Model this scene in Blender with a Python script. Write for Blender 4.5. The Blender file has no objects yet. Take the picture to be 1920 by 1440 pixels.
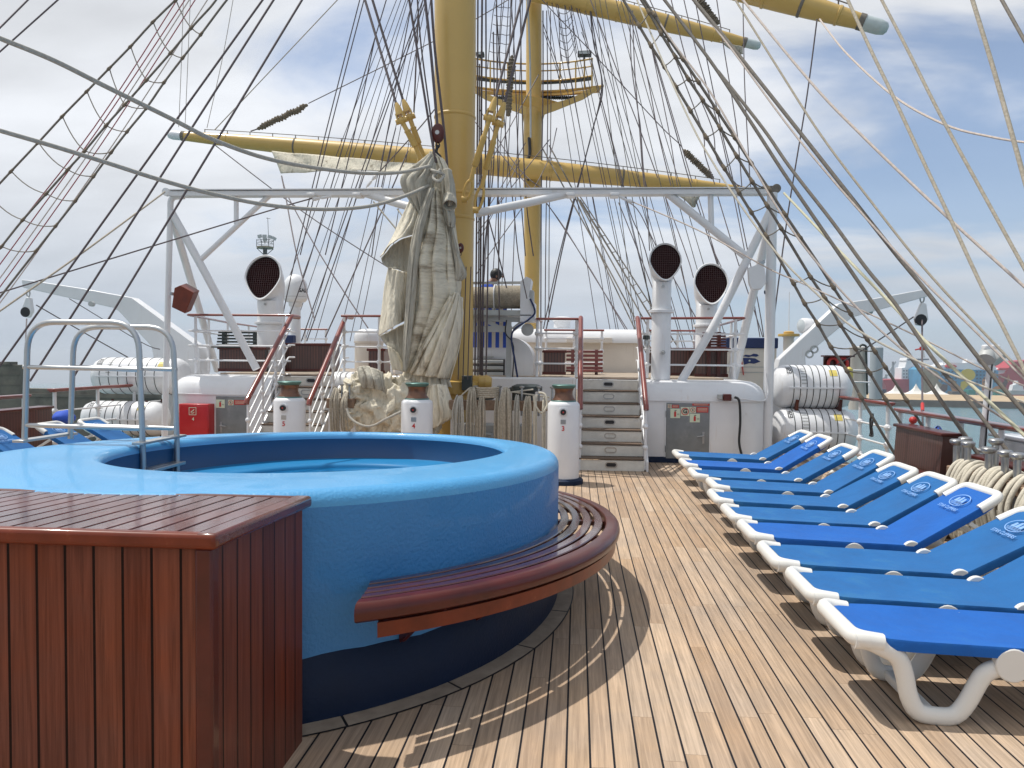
import bpy, bmesh, math, random
from mathutils import Vector as V, Matrix, noise
rng = random.Random(7)
C = bpy.context.scene.collection
PI = math.pi
# ------------------------------------------------------------------ camera
EYE = 1.6
FPX = 1440.0
F_ = V((123, 48, -1440)).normalized()
R_ = V((1, -.0122, (123 - .0122 * 48) / 1440)).normalized()
U_ = R_.cross(F_)
M3 = Matrix((R_, F_, U_))          # world = M3 @ camera space
CAM = V((0, 0, EYE))
def ray(px, py): return M3 @ V((px - 960, 720 - py, -FPX))
def P(px, py, Y):
    r = ray(px, py); return CAM + r * (Y / r.y)
def PZ(px, py, z):
    r = ray(px, py); return CAM + r * ((z - EYE) / r.z)
def PX(px, py, X):
    r = ray(px, py); return CAM + r * (X / r.x)
SEA0 = -5.4; TILT = .039           # the ship is trimmed a little by the stern: true level falls away forward
def PS(px, py, h=0):               # point on the sea plane (+h)
    r = ray(px, py); t = (SEA0 + h - EYE) / (r.z + TILT * r.y); return CAM + r * t
def seaz(Y): return SEA0 - TILT * Y
cd = bpy.data.cameras.new('camera'); cam = bpy.data.objects.new('camera', cd); C.objects.link(cam)
cd.sensor_width = 36; cd.lens = 27; cd.clip_start = .05; cd.clip_end = 20000
cam.matrix_world = Matrix.Translation(CAM) @ M3.to_4x4()
bpy.context.scene.camera = cam
# ------------------------------------------------------------------ materials
def nt(name):
    m = bpy.data.materials.new(name); m.use_nodes = True
    n = m.node_tree; b = n.nodes['Principled BSDF']; return m, n, b
def lk(n, a, b): n.links.new(a, b)
def nd(n, typ, **kw):
    x = n.nodes.new(typ)
    for k, v in kw.items():
        if k.startswith('i_'):
            key = k[2:]; key = int(key) if key.isdigit() else key.replace('_', ' ')
            x.inputs[key].default_value = v
        else: setattr(x, k, v)
    return x
def c4(c): return (c[0], c[1], c[2], 1)
def mat(name, col, rough=.5, metal=0, var=.12, vs=6.0, dirt=None, dirt_s=2.0, dirt_lo=.55, bump=0, bs=60, coat=0, stretch=(1, 1, 1), spec=.5, streak=None, bdist=.01):
    """painted / plain surface: base colour varied by noise, optional dirt patches, bump and clear coat"""
    m, n, b = nt(name)
    tc = nd(n, 'ShaderNodeTexCoord'); mp = nd(n, 'ShaderNodeMapping'); mp.inputs['Scale'].default_value = stretch
    lk(n, tc.outputs['Object'], mp.inputs['Vector'])
    nz = nd(n, 'ShaderNodeTexNoise', i_Scale=vs, i_Detail=5.0, i_Roughness=.6); lk(n, mp.outputs[0], nz.inputs['Vector'])
    mr = nd(n, 'ShaderNodeMapRange'); mr.inputs[1].default_value = .3; mr.inputs[2].default_value = .7
    mr.inputs[3].default_value = 1 - var; mr.inputs[4].default_value = 1 + var * .6
    lk(n, nz.outputs[0], mr.inputs[0])
    hs = nd(n, 'ShaderNodeHueSaturation'); hs.inputs['Color'].default_value = c4(col); lk(n, mr.outputs[0], hs.inputs['Value'])
    out = hs.outputs[0]
    if dirt:
        n2 = nd(n, 'ShaderNodeTexNoise', i_Scale=dirt_s, i_Detail=8.0, i_Roughness=.65); lk(n, mp.outputs[0], n2.inputs['Vector'])
        r2 = nd(n, 'ShaderNodeMapRange'); r2.inputs[1].default_value = dirt_lo; r2.inputs[2].default_value = dirt_lo + .14
        lk(n, n2.outputs[0], r2.inputs[0])
        mx = nd(n, 'ShaderNodeMix', data_type='RGBA'); lk(n, r2.outputs[0], mx.inputs[0]); lk(n, out, mx.inputs[6]); mx.inputs[7].default_value = c4(dirt)
        out = mx.outputs[2]
    if streak:      # runs of rust and grime down the sheet
        m4 = nd(n, 'ShaderNodeMapping'); m4.inputs['Scale'].default_value = (9, 9, .55); lk(n, tc.outputs['Object'], m4.inputs['Vector'])
        n4 = nd(n, 'ShaderNodeTexNoise', i_Scale=2.2, i_Detail=7.0, i_Roughness=.7); lk(n, m4.outputs[0], n4.inputs['Vector'])
        r4 = nd(n, 'ShaderNodeMapRange'); r4.inputs[1].default_value = .60; r4.inputs[2].default_value = .78; r4.inputs[4].default_value = .55; lk(n, n4.outputs[0], r4.inputs[0])
        x4 = nd(n, 'ShaderNodeMix', data_type='RGBA'); lk(n, r4.outputs[0], x4.inputs[0]); lk(n, out, x4.inputs[6]); x4.inputs[7].default_value = c4(streak); out = x4.outputs[2]
    lk(n, out, b.inputs['Base Color'])
    b.inputs['Roughness'].default_value = rough; b.inputs['Metallic'].default_value = metal
    b.inputs['Specular IOR Level'].default_value = spec
    if coat: b.inputs['Coat Weight'].default_value = coat; b.inputs['Coat Roughness'].default_value = .08
    r3 = nd(n, 'ShaderNodeMapRange'); r3.inputs[3].default_value = max(.02, rough - .08); r3.inputs[4].default_value = min(1, rough + .1)
    lk(n, nz.outputs[0], r3.inputs[0]); lk(n, r3.outputs[0], b.inputs['Roughness'])
    if bump:
        n3 = nd(n, 'ShaderNodeTexNoise', i_Scale=bs, i_Detail=4.0); lk(n, mp.outputs[0], n3.inputs['Vector'])
        bp = nd(n, 'ShaderNodeBump', i_Strength=bump, i_Distance=bdist); lk(n, n3.outputs[0], bp.inputs['Height']); lk(n, bp.outputs[0], b.inputs['Normal'])
    return m
def mth(n, op, a, b=None, c=None):
    x = nd(n, 'ShaderNodeMath', operation=op)
    for i, v in enumerate((a, b, c)):
        if v is None: continue
        if isinstance(v, (int, float)): x.inputs[i].default_value = v
        else: lk(n, v, x.inputs[i])
    return x.outputs[0]
def plank_mat(name, cols, w, L, seam, seamcol, ax=0, ay=1, rough=.55, butt=.0022, grain=.35, coat=0, bump=.15, off=0.0, gscale=1.0, spec=.5):
    """boards of width w and length L: caulked seams, butt joints, a tone per board and streaky grain"""
    m, n, b = nt(name)
    tc = nd(n, 'ShaderNodeTexCoord'); sp = nd(n, 'ShaderNodeSeparateXYZ'); lk(n, tc.outputs['Object'], sp.inputs[0])
    X = sp.outputs[ax]; Y = sp.outputs[ay]
    px = mth(n, 'DIVIDE', mth(n, 'ADD', X, off), w); i = mth(n, 'FLOOR', px); fx = mth(n, 'FRACT', px)
    wn = nd(n, 'ShaderNodeTexWhiteNoise', noise_dimensions='1D'); lk(n, i, wn.inputs['W'])
    py = mth(n, 'ADD', mth(n, 'DIVIDE', Y, L), mth(n, 'MULTIPLY', wn.outputs[0], 7.3)); j = mth(n, 'FLOOR', py); fy = mth(n, 'FRACT', py)
    cb = nd(n, 'ShaderNodeCombineXYZ'); lk(n, i, cb.inputs[0]); lk(n, j, cb.inputs[1])
    w2 = nd(n, 'ShaderNodeTexWhiteNoise', noise_dimensions='3D'); lk(n, cb.outputs[0], w2.inputs['Vector'])
    cr = nd(n, 'ShaderNodeValToRGB'); el = cr.color_ramp.elements
    el[0].color = c4(cols[0]); el[1].color = c4(cols[-1])
    for k, c in enumerate(cols[1:-1]): e = el.new((k + 1) / (len(cols) - 1)); e.color = c4(c)
    lk(n, w2.outputs[0], cr.inputs[0])
    # grain stretched along the board, shifted per board
    c2 = nd(n, 'ShaderNodeCombineXYZ')
    lk(n, mth(n, 'MULTIPLY', X, 75 * gscale), c2.inputs[0]); lk(n, mth(n, 'MULTIPLY', Y, 2.2 * gscale), c2.inputs[1]); lk(n, mth(n, 'MULTIPLY', w2.outputs[0], 90), c2.inputs[2])
    g = nd(n, 'ShaderNodeTexNoise', i_Scale=1.0, i_Detail=6.0, i_Roughness=.6, i_Distortion=.6); lk(n, c2.outputs[0], g.inputs['Vector'])
    gr = nd(n, 'ShaderNodeMapRange'); gr.inputs[1].default_value = .3; gr.inputs[2].default_value = .72; gr.inputs[3].default_value = 1 - grain; gr.inputs[4].default_value = 1 + grain * .45
    lk(n, g.outputs[0], gr.inputs[0])
    n2 = nd(n, 'ShaderNodeTexNoise', i_Scale=1.3, i_Detail=4.0, i_Roughness=.65); lk(n, tc.outputs['Object'], n2.inputs['Vector'])
    g2 = nd(n, 'ShaderNodeMapRange'); g2.inputs[1].default_value = .3; g2.inputs[2].default_value = .7; g2.inputs[3].default_value = .84; g2.inputs[4].default_value = 1.1
    lk(n, n2.outputs[0], g2.inputs[0])
    hs = nd(n, 'ShaderNodeHueSaturation'); lk(n, cr.outputs[0], hs.inputs['Color']); lk(n, mth(n, 'MULTIPLY', gr.outputs[0], g2.outputs[0]), hs.inputs['Value'])
    sat = nd(n, 'ShaderNodeMapRange'); sat.inputs[3].default_value = .62; sat.inputs[4].default_value = 1.08; lk(n, w2.outputs[1], sat.inputs[0]) if False else lk(n, n2.outputs[0], sat.inputs[0])
    lk(n, sat.outputs[0], hs.inputs['Saturation'])
    s1 = mth(n, 'LESS_THAN', fx, seam / w)
    s2 = mth(n, 'LESS_THAN', fy, butt / L)
    mx = nd(n, 'ShaderNodeMix', data_type='RGBA'); lk(n, mth(n, 'MULTIPLY', s2, .75), mx.inputs[0]); lk(n, hs.outputs[0], mx.inputs[6]); mx.inputs[7].default_value = c4([c * .22 for c in cols[0]])
    m2 = nd(n, 'ShaderNodeMix', data_type='RGBA'); lk(n, s1, m2.inputs[0]); lk(n, mx.outputs[2], m2.inputs[6]); m2.inputs[7].default_value = c4(seamcol)
    lk(n, m2.outputs[2], b.inputs['Base Color'])
    b.inputs['Roughness'].default_value = rough; b.inputs['Specular IOR Level'].default_value = spec
    if coat: b.inputs['Coat Weight'].default_value = coat; b.inputs['Coat Roughness'].default_value = .07
    ht = mth(n, 'SUBTRACT', mth(n, 'MULTIPLY', g.outputs[0], .25), mth(n, 'MULTIPLY', s1, 1.0))
    bp = nd(n, 'ShaderNodeBump', i_Strength=bump, i_Distance=.004); lk(n, ht, bp.inputs['Height']); lk(n, bp.outputs[0], b.inputs['Normal'])
    return m
m_deck = plank_mat('teak_deck', [(.40, .255, .145), (.455, .305, .185), (.43, .285, .17), (.52, .37, .24), (.44, .285, .16), (.47, .33, .215)], .0952, 1.55, .0090, (.008, .008, .011), rough=.68, off=.03, spec=.25)
m_margin = mat('teak_margin', (.36, .29, .22), .65, var=.25, vs=9, bump=.2, bs=90)
m_box_v = plank_mat('varnished_boards', [(.125, .019, .003), (.20, .038, .006), (.155, .027, .004), (.24, .050, .008)], .095, 30, .009, (.012, .004, .003), ax=0, ay=2, rough=.45, butt=0, grain=.4, coat=.03, bump=.6, off=.04, spec=.10)
m_box_s = plank_mat('varnished_boards_side', [(.115, .017, .004), (.17, .030, .007), (.14, .022, .005)], .105, 30, .009, (.010, .004, .003), ax=1, ay=2, rough=.38, butt=0, grain=.4, coat=.05, bump=.6, spec=.15)
m_varn = mat('varnished_wood', (.082, .011, .006), .32, var=.3, vs=5, stretch=(1, 1, 1), coat=.3, spec=.3, bump=.03, bs=20)
m_varn2 = mat('varnished_wood_worn', (.155, .026, .008), .38, var=.35, vs=7, coat=.2, spec=.25, bump=.05, bs=25, dirt=(.26, .11, .045), dirt_s=7, dirt_lo=.62)
m_top = mat('varnished_top', (.115, .022, .012), .26, var=.4, vs=3, coat=.6, bump=.03, bs=15)
m_bench = mat('varnished_bench_slats', (.070, .009, .005), .2, var=.3, vs=4, coat=.9, bump=.05, bs=14)
m_rail = mat('red_brown_handrail', (.20, .032, .018), .3, var=.2, vs=8, coat=.6)
m_pool = mat('pool_blue_paint', (.070, .32, .60), .42, var=.07, vs=2.5, bump=.35, bs=75, coat=.25, dirt=(.10, .36, .63), dirt_s=5, dirt_lo=.6)
m_poolwall = mat('pool_blue_wall_shaded', (.038, .215, .49), .55, var=.08, vs=2, bump=.55, bs=55, coat=.15)  # rim blue made deeper, so the wall's shading sits in its colour
m_poolin = mat('pool_inside_shaded_blue', (.005, .060, .16), .35, var=.06, vs=3)  # shade inside the opening is put into this darkened blue
m_navy = mat('navy_paint', (.003, .013, .042), .55, spec=.25, var=.15, vs=4, bump=.3, bs=60)
m_white = mat('white_paint', (.72, .725, .735), .36, var=.06, vs=2.2, coat=.1, dirt=(.52, .47, .39), dirt_s=3.5, dirt_lo=.66, streak=(.42, .30, .19), bump=.08, bs=18)
m_cream = mat('cream_paint', (.66, .61, .54), .42, var=.06, vs=2, streak=(.42, .32, .22))
m_stair = mat('weathered_riser_paint', (.70, .68, .62), .5, var=.12, vs=8, dirt=(.30, .24, .18), dirt_s=14, dirt_lo=.68)
m_tread = mat('worn_tread', (.13, .085, .055), .6, var=.3, vs=20)
m_plastic = mat('white_plastic', (.72, .71, .665), .36, var=.03, vs=4, coat=.1, dirt=(.66, .60, .48), dirt_s=6, dirt_lo=.63)
m_sling = mat('blue_sling_fabric', (.003, .100, .40), .85, var=.16, vs=3, bump=.5, bs=7, bdist=.03, dirt=(.012, .115, .37), dirt_s=3, dirt_lo=.56)
m_sling2 = mat('blue_sling_faded', (.008, .112, .325), .88, var=.18, vs=2.6, bump=.5, bs=6, bdist=.03, dirt=(.022, .135, .31), dirt_s=2.5, dirt_lo=.54)
m_emblem = mat('pale_blue_print', (.20, .36, .66), .7, var=.1, vs=60)
m_mast = mat('ochre_mast_paint', (.56, .365, .10), .38, var=.06, vs=1.5, dirt=(.40, .25, .07), dirt_s=2.2, dirt_lo=.63, coat=.15)
m_cap = mat('pale_cap_paint', (.50, .56, .55), .4)
m_rope = mat('beige_rope', (.42, .37, .29), .9, var=.3, vs=40, bump=.7, bs=140)
m_rope2 = mat('grey_beige_hawser', (.44, .415, .36), .9, var=.2, vs=30, bump=.7, bs=120)
m_ropey = mat('pale_yellow_rope', (.52, .50, .36), .9, var=.2, vs=30)
m_ropew = mat('pale_pink_rope', (.52, .45, .40), .9, var=.25, vs=30)
m_ropewh = mat('white_new_rope', (.58, .53, .43), .85, var=.15, vs=25, bump=.6, bs=120)
m_red_rope = mat('red_rope', (.33, .07, .09), .9, var=.2, vs=30)
m_cable = mat('dark_stay_cable', (.10, .078, .082), .6, var=.2, vs=20)
m_tar = mat('tarred_shroud', (.165, .145, .12), .75, var=.3, vs=22, bump=.4, bs=80)
m_seize = mat('rope_seizing', (.19, .15, .105), .9, var=.4, vs=70, bump=.6, bs=160)
m_canvas = mat('old_sail_canvas', (.70, .64, .51), .85, var=.22, vs=7, dirt=(.25, .20, .135), dirt_s=3.0, dirt_lo=.56, bump=.8, bs=14, stretch=(2.2, 2.2, .5), bdist=.03)
m_canvas2 = mat('weathered_shaded_canvas', (.46, .43, .355), .88, var=.3, vs=9, dirt=(.20, .17, .125), dirt_s=4.5, dirt_lo=.55, bump=.8, bs=14, stretch=(2.6, 2.6, .45), bdist=.03)  # weathered grey cloth; on the sail's undersides its tone is painted shade
m_steel = mat('tarnished_steel', (.42, .42, .41), .3, metal=.85, var=.15, vs=12)
m_tube = mat('stainless_tube', (.50, .51, .51), .36, metal=.9, var=.06, vs=8)
m_grey = mat('grey_door_paint', (.20, .21, .21), .35, var=.2, vs=5, coat=.2, dirt=(.28, .285, .28), dirt_s=3, dirt_lo=.55)
m_lgrey = mat('light_grey_paint', (.42, .43, .42), .45, var=.12, vs=6)
m_black = mat('black_rubber', (.015, .015, .017), .5, var=.1)
m_red = mat('signal_red_paint', (.48, .012, .016), .32, var=.08, vs=4, coat=.3)
m_bronze = mat('bronze_drum', (.20, .105, .07), .32, metal=.7, var=.3, vs=10)
m_green = mat('green_bronze_cap', (.09, .19, .17), .4, metal=.3, var=.3, vs=10)
m_dgreen = mat('dark_bottle_green', (.035, .045, .042), .45, var=.2)
m_vent = mat('dark_maroon_inside', (.022, .0015, .002), .9, spec=.05, var=.2)
m_mesh = mat('dark_vent_mesh', (.05, .02, .02), .5, metal=.3)
m_yel = mat('yellow_plastic', (.62, .50, .12), .5)
m_wire = mat('white_wire', (.6, .6, .6), .5)
m_skin = mat('skin', (.22, .11, .07), .5)
m_shirt = mat('royal_blue_shirt', (.03, .09, .48), .8, var=.1)
m_hair = mat('black_hair', (.008, .008, .009), .5)
m_blueflag = mat('navy_print', (.01, .025, .12), .5)
m_bluecanvas = mat('navy_canvas', (.012, .028, .10), .7)
m_lens = mat('lamp_glass', (.55, .6, .62), .1, var=.05)
m_paper = mat('photoluminescent_sign', (.62, .68, .52), .5, var=.03)
m_signred = mat('sign_red', (.50, .03, .025), .45, var=.03)
m_wood_raw = mat('weathered_teak_rail', (.26, .17, .11), .7, var=.3, vs=14)
m_slat = plank_mat('varnished_slat_box', [(.085, .022, .012), (.12, .035, .018), (.10, .028, .015)], .055, 30, .010, (.015, .006, .004), ax=0, ay=2, rough=.4, butt=0, grain=.3, coat=.3, bump=.5)
# ------------------------------------------------------------------ mesh builder
class MB:
    def __init__(s): s.v = []; s.f = []
    def add(s, vs, fs):
        o = len(s.v); s.v += [tuple(v) for v in vs]; s.f += [[i + o for i in f] for f in fs]; return s
    def hexa(s, p):  # p: 4 bottom (ccw from above), 4 top
        return s.add(p, [[3, 2, 1, 0], [4, 5, 6, 7], [0, 1, 5, 4], [1, 2, 6, 5], [2, 3, 7, 6], [3, 0, 4, 7]])
    def box(s, c, d, rot=None):
        x, y, z = [k / 2 for k in d]
        p = [V(q) for q in ((-x, -y, -z), (x, -y, -z), (x, y, -z), (-x, y, -z), (-x, -y, z), (x, -y, z), (x, y, z), (-x, y, z))]
        if rot is not None: p = [rot @ q for q in p]
        return s.hexa([q + V(c) for q in p])
    def bbox(s, a, b):
        return s.box([(a[i] + b[i]) / 2 for i in range(3)], [abs(b[i] - a[i]) for i in range(3)])
    def frame(s, d, up=None):
        d = V(d).normalized(); u = V(up) if up is not None else (V((0, 0, 1)) if abs(d.z) < .9 else V((0, 1, 0)))
        x = d.cross(u).normalized(); y = x.cross(d).normalized(); return d, x, y
    def bar(s, a, b, w, h, up=None):
        a = V(a); b = V(b); d, x, y = s.frame(b - a, up)
        q = [(-1, -1), (1, -1), (1, 1), (-1, 1)]
        return s.hexa([a + x * (i * w / 2) + y * (j * h / 2) for i, j in q] + [b + x * (i * w / 2) + y * (j * h / 2) for i, j in q])
    def tube(s, pts, r, n=8, caps=True, closed=False, up=None, sy=1.0):
        pts = [V(p) for p in pts]; N = len(pts); rr = r if isinstance(r, (list, tuple)) else [r] * N
        vs = []; px = None
        for i, p in enumerate(pts):
            if closed: d = pts[(i + 1) % N] - pts[i - 1]
            else: d = pts[min(i + 1, N - 1)] - pts[max(i - 1, 0)]
            d.normalize()
            if px is None: _, x, y = s.frame(d, up)
            else:
                x = px - d * px.dot(d)
                if x.length < 1e-6: _, x, y = s.frame(d, up)
                x.normalize(); y = x.cross(d).normalized()
            px = x
            for k in range(n):
                a = 2 * PI * k / n; vs.append(p + x * (math.cos(a) * rr[i]) + y * (math.sin(a) * rr[i] * sy))
        fs = []
        for i in range(N if closed else N - 1):
            for k in range(n):
                a = i * n + k; b = i * n + (k + 1) % n; j = (i + 1) % N
                fs.append([a, j * n + k, j * n + (k + 1) % n, b])
        if caps and not closed: fs.append(list(range(n))); fs.append([(N - 1) * n + k for k in range(n)][::-1])
        return s.add(vs, fs)
    def lathe(s, prof, c=(0, 0, 0), axis=(0, 0, 1), n=24, sx=1, sy=1, closed=False):
        d, x, y = s.frame(axis); c = V(c); vs = []
        for r, z in prof:
            for k in range(n):
                a = 2 * PI * k / n; vs.append(c + d * z + x * (math.cos(a) * r * sx) + y * (math.sin(a) * r * sy))
        fs = []
        for i in range(len(prof) - 1):
            for k in range(n):
                a = i * n + k; b = i * n + (k + 1) % n; fs.append([a, b, b + n, a + n])
        fs.append(list(range(n))[::-1]); fs.append([(len(prof) - 1) * n + k for k in range(n)])
        return s.add(vs, fs)
    def cyl(s, a, b, r, n=16, r2=None):
        a = V(a); b = V(b); L = (b - a).length; return s.lathe([(r, 0), (r if r2 is None else r2, L)], a, b - a, n)
    def ball(s, c, r, n=12, m=8, sc=(1, 1, 1)):
        c = V(c); vs = [c + V((0, 0, -r * sc[2]))]; fs = []
        for i in range(1, m):
            t = PI * i / m - PI / 2
            for k in range(n):
                a = 2 * PI * k / n; vs.append(c + V((math.cos(a) * math.cos(t) * r * sc[0], math.sin(a) * math.cos(t) * r * sc[1], math.sin(t) * r * sc[2])))
        vs.append(c + V((0, 0, r * sc[2])))
        for k in range(n):
            fs.append([0, 1 + (k + 1) % n, 1 + k]); fs.append([len(vs) - 1, 1 + (m - 2) * n + k, 1 + (m - 2) * n + (k + 1) % n])
        for i in range(m - 2):
            for k in range(n):
                a = 1 + i * n + k; b = 1 + i * n + (k + 1) % n; fs.append([a, b, b + n, a + n])
        return s.add(vs, fs)
    def prism(s, poly, o, x, y, t):
        """outline poly (2D) on the plane o + x*u + y*v, thickness t along x cross y"""
        o = V(o); x = V(x); y = V(y); z = x.cross(y).normalized() * t; n = len(poly)
        a = [o + x * p[0] + y * p[1] for p in poly]; b = [q + z for q in a]
        return s.add(a + b, [list(range(n))[::-1], list(range(n, 2 * n))] + [[i, (i + 1) % n, n + (i + 1) % n, n + i] for i in range(n)])
    def loops(s, L, closed=True, cap0=False, cap1=False):
        n = len(L[0]); vs = [p for l in L for p in l]; fs = []
        for i in range(len(L) - 1):
            for k in range(n if closed else n - 1):
                a = i * n + k; b = i * n + (k + 1) % n; fs.append([a, b, b + n, a + n])
        if cap0: fs.append(list(range(n))[::-1])
        if cap1: fs.append([(len(L) - 1) * n + k for k in range(n)])
        return s.add(vs, fs)
    def obj(s, name, m, parent=None, smooth=35, bevel=0, org=None):
        me = bpy.data.meshes.new(name)
        vs = s.v
        if org is not None: vs = [(v[0] - org[0], v[1] - org[1], v[2] - org[2]) for v in vs]
        me.from_pydata(vs, [], s.f); me.validate(); me.update()
        bm = bmesh.new(); bm.from_mesh(me); bmesh.ops.recalc_face_normals(bm, faces=bm.faces); bm.to_mesh(me); bm.free()
        for p in me.polygons: p.use_smooth = bool(smooth)
        if smooth: me.set_sharp_from_angle(angle=math.radians(smooth))
        o = bpy.data.objects.new(name, me); C.objects.link(o); me.materials.append(m)
        if org is not None: o.location = org
        if parent is not None: o.parent = parent
        if bevel:
            b = o.modifiers.new('bevel', 'BEVEL'); b.width = bevel; b.segments = 2; b.limit_method = 'ANGLE'; b.angle_limit = math.radians(50)
        return o
def tag(o, label, cat, group=None):
    o['label'] = label; o['category'] = cat
    if group: o['group'] = group
    return o
def thing(name, label, cat, loc=(0, 0, 0), group=None):
    o = bpy.data.objects.new(name, None); o.location = loc; C.objects.link(o); o.empty_display_size = .1
    return tag(o, label, cat, group)
def setp(o, parent):      # parent keeping world position (geometry given in world coordinates)
    o.parent = parent; o.location = V(o.location) - V(parent.location); return o
def part(mb, name, m, parent, smooth=35, bevel=0, label=None):
    """mesh given in WORLD coordinates becomes a child of thing `parent` (or of a part)"""
    base = V((0, 0, 0)); p = parent
    while p is not None: base = base + V(p.location); p = p.parent
    mb.v = [(v[0] - base.x, v[1] - base.y, v[2] - base.z) for v in mb.v]
    o = mb.obj(name, m, parent, smooth, bevel)
    if label: o['label'] = label
    return o
def struct(o): o['kind'] = 'structure'; return o
def copytree(o, parent=None):
    c = o.copy(); C.objects.link(c); c.parent = parent
    for ch in list(o.children): copytree(ch, c)
    return c
FONT = None
def text_mb(txt, size, o, x, y, t=.002, align='CENTER', bold=0, stretch=1):
    """solid lettering on the plane o, x (reading direction), y (up)"""
    cu = bpy.data.curves.new('txt', 'FONT'); cu.body = txt; cu.size = size; cu.align_x = align; cu.align_y = 'CENTER'; cu.extrude = 0; cu.offset = bold; cu.resolution_u = 3
    ob = bpy.data.objects.new('txt', cu); C.objects.link(ob)
    dg = bpy.context.evaluated_depsgraph_get(); me = bpy.data.meshes.new_from_object(ob.evaluated_get(dg))
    x = V(x).normalized(); y = V(y).normalized(); z = x.cross(y).normalized(); o = V(o)
    mb = MB(); mb.add([o + x * (v.co.x * stretch) + y * v.co.y + z * t for v in me.vertices], [list(p.vertices) for p in me.polygons])
    bpy.data.objects.remove(ob); bpy.data.curves.remove(cu); bpy.data.meshes.remove(me)
    return mb
def arc(c, x, y, r, a0, a1, n):
    c = V(c); x = V(x); y = V(y)
    return [c + x * (math.cos(a0 + (a1 - a0) * i / n) * r) + y * (math.sin(a0 + (a1 - a0) * i / n) * r) for i in range(n + 1)]
def rounded(pts, r, n=6):
    """polyline with its corners rounded by radius r"""
    pts = [V(p) for p in pts]; out = [pts[0]]
    for i in range(1, len(pts) - 1):
        a, b, c = pts[i - 1], pts[i], pts[i + 1]
        ra = min(r, (a - b).length * .49, (c - b).length * .49)
        p = b + (a - b).normalized() * ra; q = b + (c - b).normalized() * ra
        for k in range(n + 1):
            t = k / n; out.append(p * (1 - t) ** 2 + b * 2 * t * (1 - t) + q * t * t)
    out.append(pts[-1]); return out
def smoothline(pts, n=6):
    """Catmull-Rom through the points"""
    pts = [V(p) for p in pts]; out = []
    for i in range(len(pts) - 1):
        p0 = pts[max(i - 1, 0)]; p1 = pts[i]; p2 = pts[i + 1]; p3 = pts[min(i + 2, len(pts) - 1)]
        for k in range(n):
            t = k / n
            out.append(.5 * ((2 * p1) + (p2 - p0) * t + (2 * p0 - 5 * p1 + 4 * p2 - p3) * t * t + (3 * p1 - p0 - 3 * p2 + p3) * t ** 3))
    out.append(pts[-1]); return out
# ------------------------------------------------------------------ light and sky
sc = bpy.context.scene
sc.view_settings.view_transform = 'Standard'; sc.view_settings.look = 'None'; sc.view_settings.exposure = 0; sc.view_settings.gamma = 1
sc.cycles.max_bounces = 8; sc.cycles.transparent_max_bounces = 12
SUNDIR = V((-.40, .12, 1)).normalized()       # towards the sun
sl = bpy.data.lights.new('sun', 'SUN'); sl.energy = 4.0; sl.angle = math.radians(.8); sl.color = (1, .965, .90)
so = bpy.data.objects.new('sun', sl); C.objects.link(so); so.rotation_euler = SUNDIR.to_track_quat('Z', 'Y').to_euler(); so.location = (0, 0, 30)
W = bpy.data.worlds.new('World'); sc.world = W; W.use_nodes = True
n = W.node_tree; bg = n.nodes['Background']
tc = nd(n, 'ShaderNodeTexCoord'); mp = nd(n, 'ShaderNodeMapping'); mp.inputs['Rotation'].default_value = (math.atan(TILT), 0, 0)
lk(n, tc.outputs['Generated'], mp.inputs['Vector'])
sky = nd(n, 'ShaderNodeTexSky', sky_type='NISHITA', sun_disc=False, sun_elevation=math.asin(SUNDIR.z), sun_rotation=math.atan2(SUNDIR.x, SUNDIR.y), air_density=1.0, dust_density=.4, ozone_density=3.0)
lk(n, mp.outputs[0], sky.inputs['Vector'])
sp = nd(n, 'ShaderNodeSeparateXYZ'); lk(n, mp.outputs[0], sp.inputs[0])
# cloud sheet seen in perspective: direction / height, so bands flatten towards the horizon
zz = mth(n, 'ADD', mth(n, 'MAXIMUM', sp.outputs[2], 0.0), .22)
cb = nd(n, 'ShaderNodeCombineXYZ'); lk(n, mth(n, 'DIVIDE', sp.outputs[0], zz), cb.inputs[0]); lk(n, mth(n, 'DIVIDE', sp.outputs[1], zz), cb.inputs[1])
m2 = nd(n, 'ShaderNodeMapping'); m2.inputs['Rotation'].default_value = (0, 0, math.radians(-28)); m2.inputs['Scale'].default_value = (1.0, 1.9, 1); m2.inputs['Location'].default_value = (3.35, 1.1, 0)
lk(n, cb.outputs[0], m2.inputs['Vector'])
nz = nd(n, 'ShaderNodeTexNoise', i_Scale=.95, i_Detail=9.0, i_Roughness=.54, i_Distortion=.5); lk(n, m2.outputs[0], nz.inputs['Vector'])
# thick veil over most of the sky, thinning towards starboard
th = mth(n, 'ADD', nz.outputs[0], mth(n, 'MULTIPLY', sp.outputs[0], -.15))
cr = nd(n, 'ShaderNodeMapRange', interpolation_type='SMOOTHSTEP'); cr.inputs[1].default_value = .33; cr.inputs[2].default_value = .55; cr.inputs[3].default_value = .18; cr.inputs[4].default_value = 1.0
lk(n, th, cr.inputs[0])
n3 = nd(n, 'ShaderNodeTexNoise', i_Scale=1.3, i_Detail=6.0, i_Roughness=.5); lk(n, m2.outputs[0], n3.inputs['Vector'])
cc = nd(n, 'ShaderNodeMapRange'); cc.inputs[1].default_value = .3; cc.inputs[2].default_value = .7; cc.inputs[3].default_value = .76; cc.inputs[4].default_value = 1.10; lk(n, n3.outputs[0], cc.inputs[0])
cv = nd(n, 'ShaderNodeVectorMath', operation='SCALE'); cv.inputs[0].default_value = (8.7, 9.0, 9.5); lk(n, cc.outputs[0], cv.inputs['Scale'])
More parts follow.
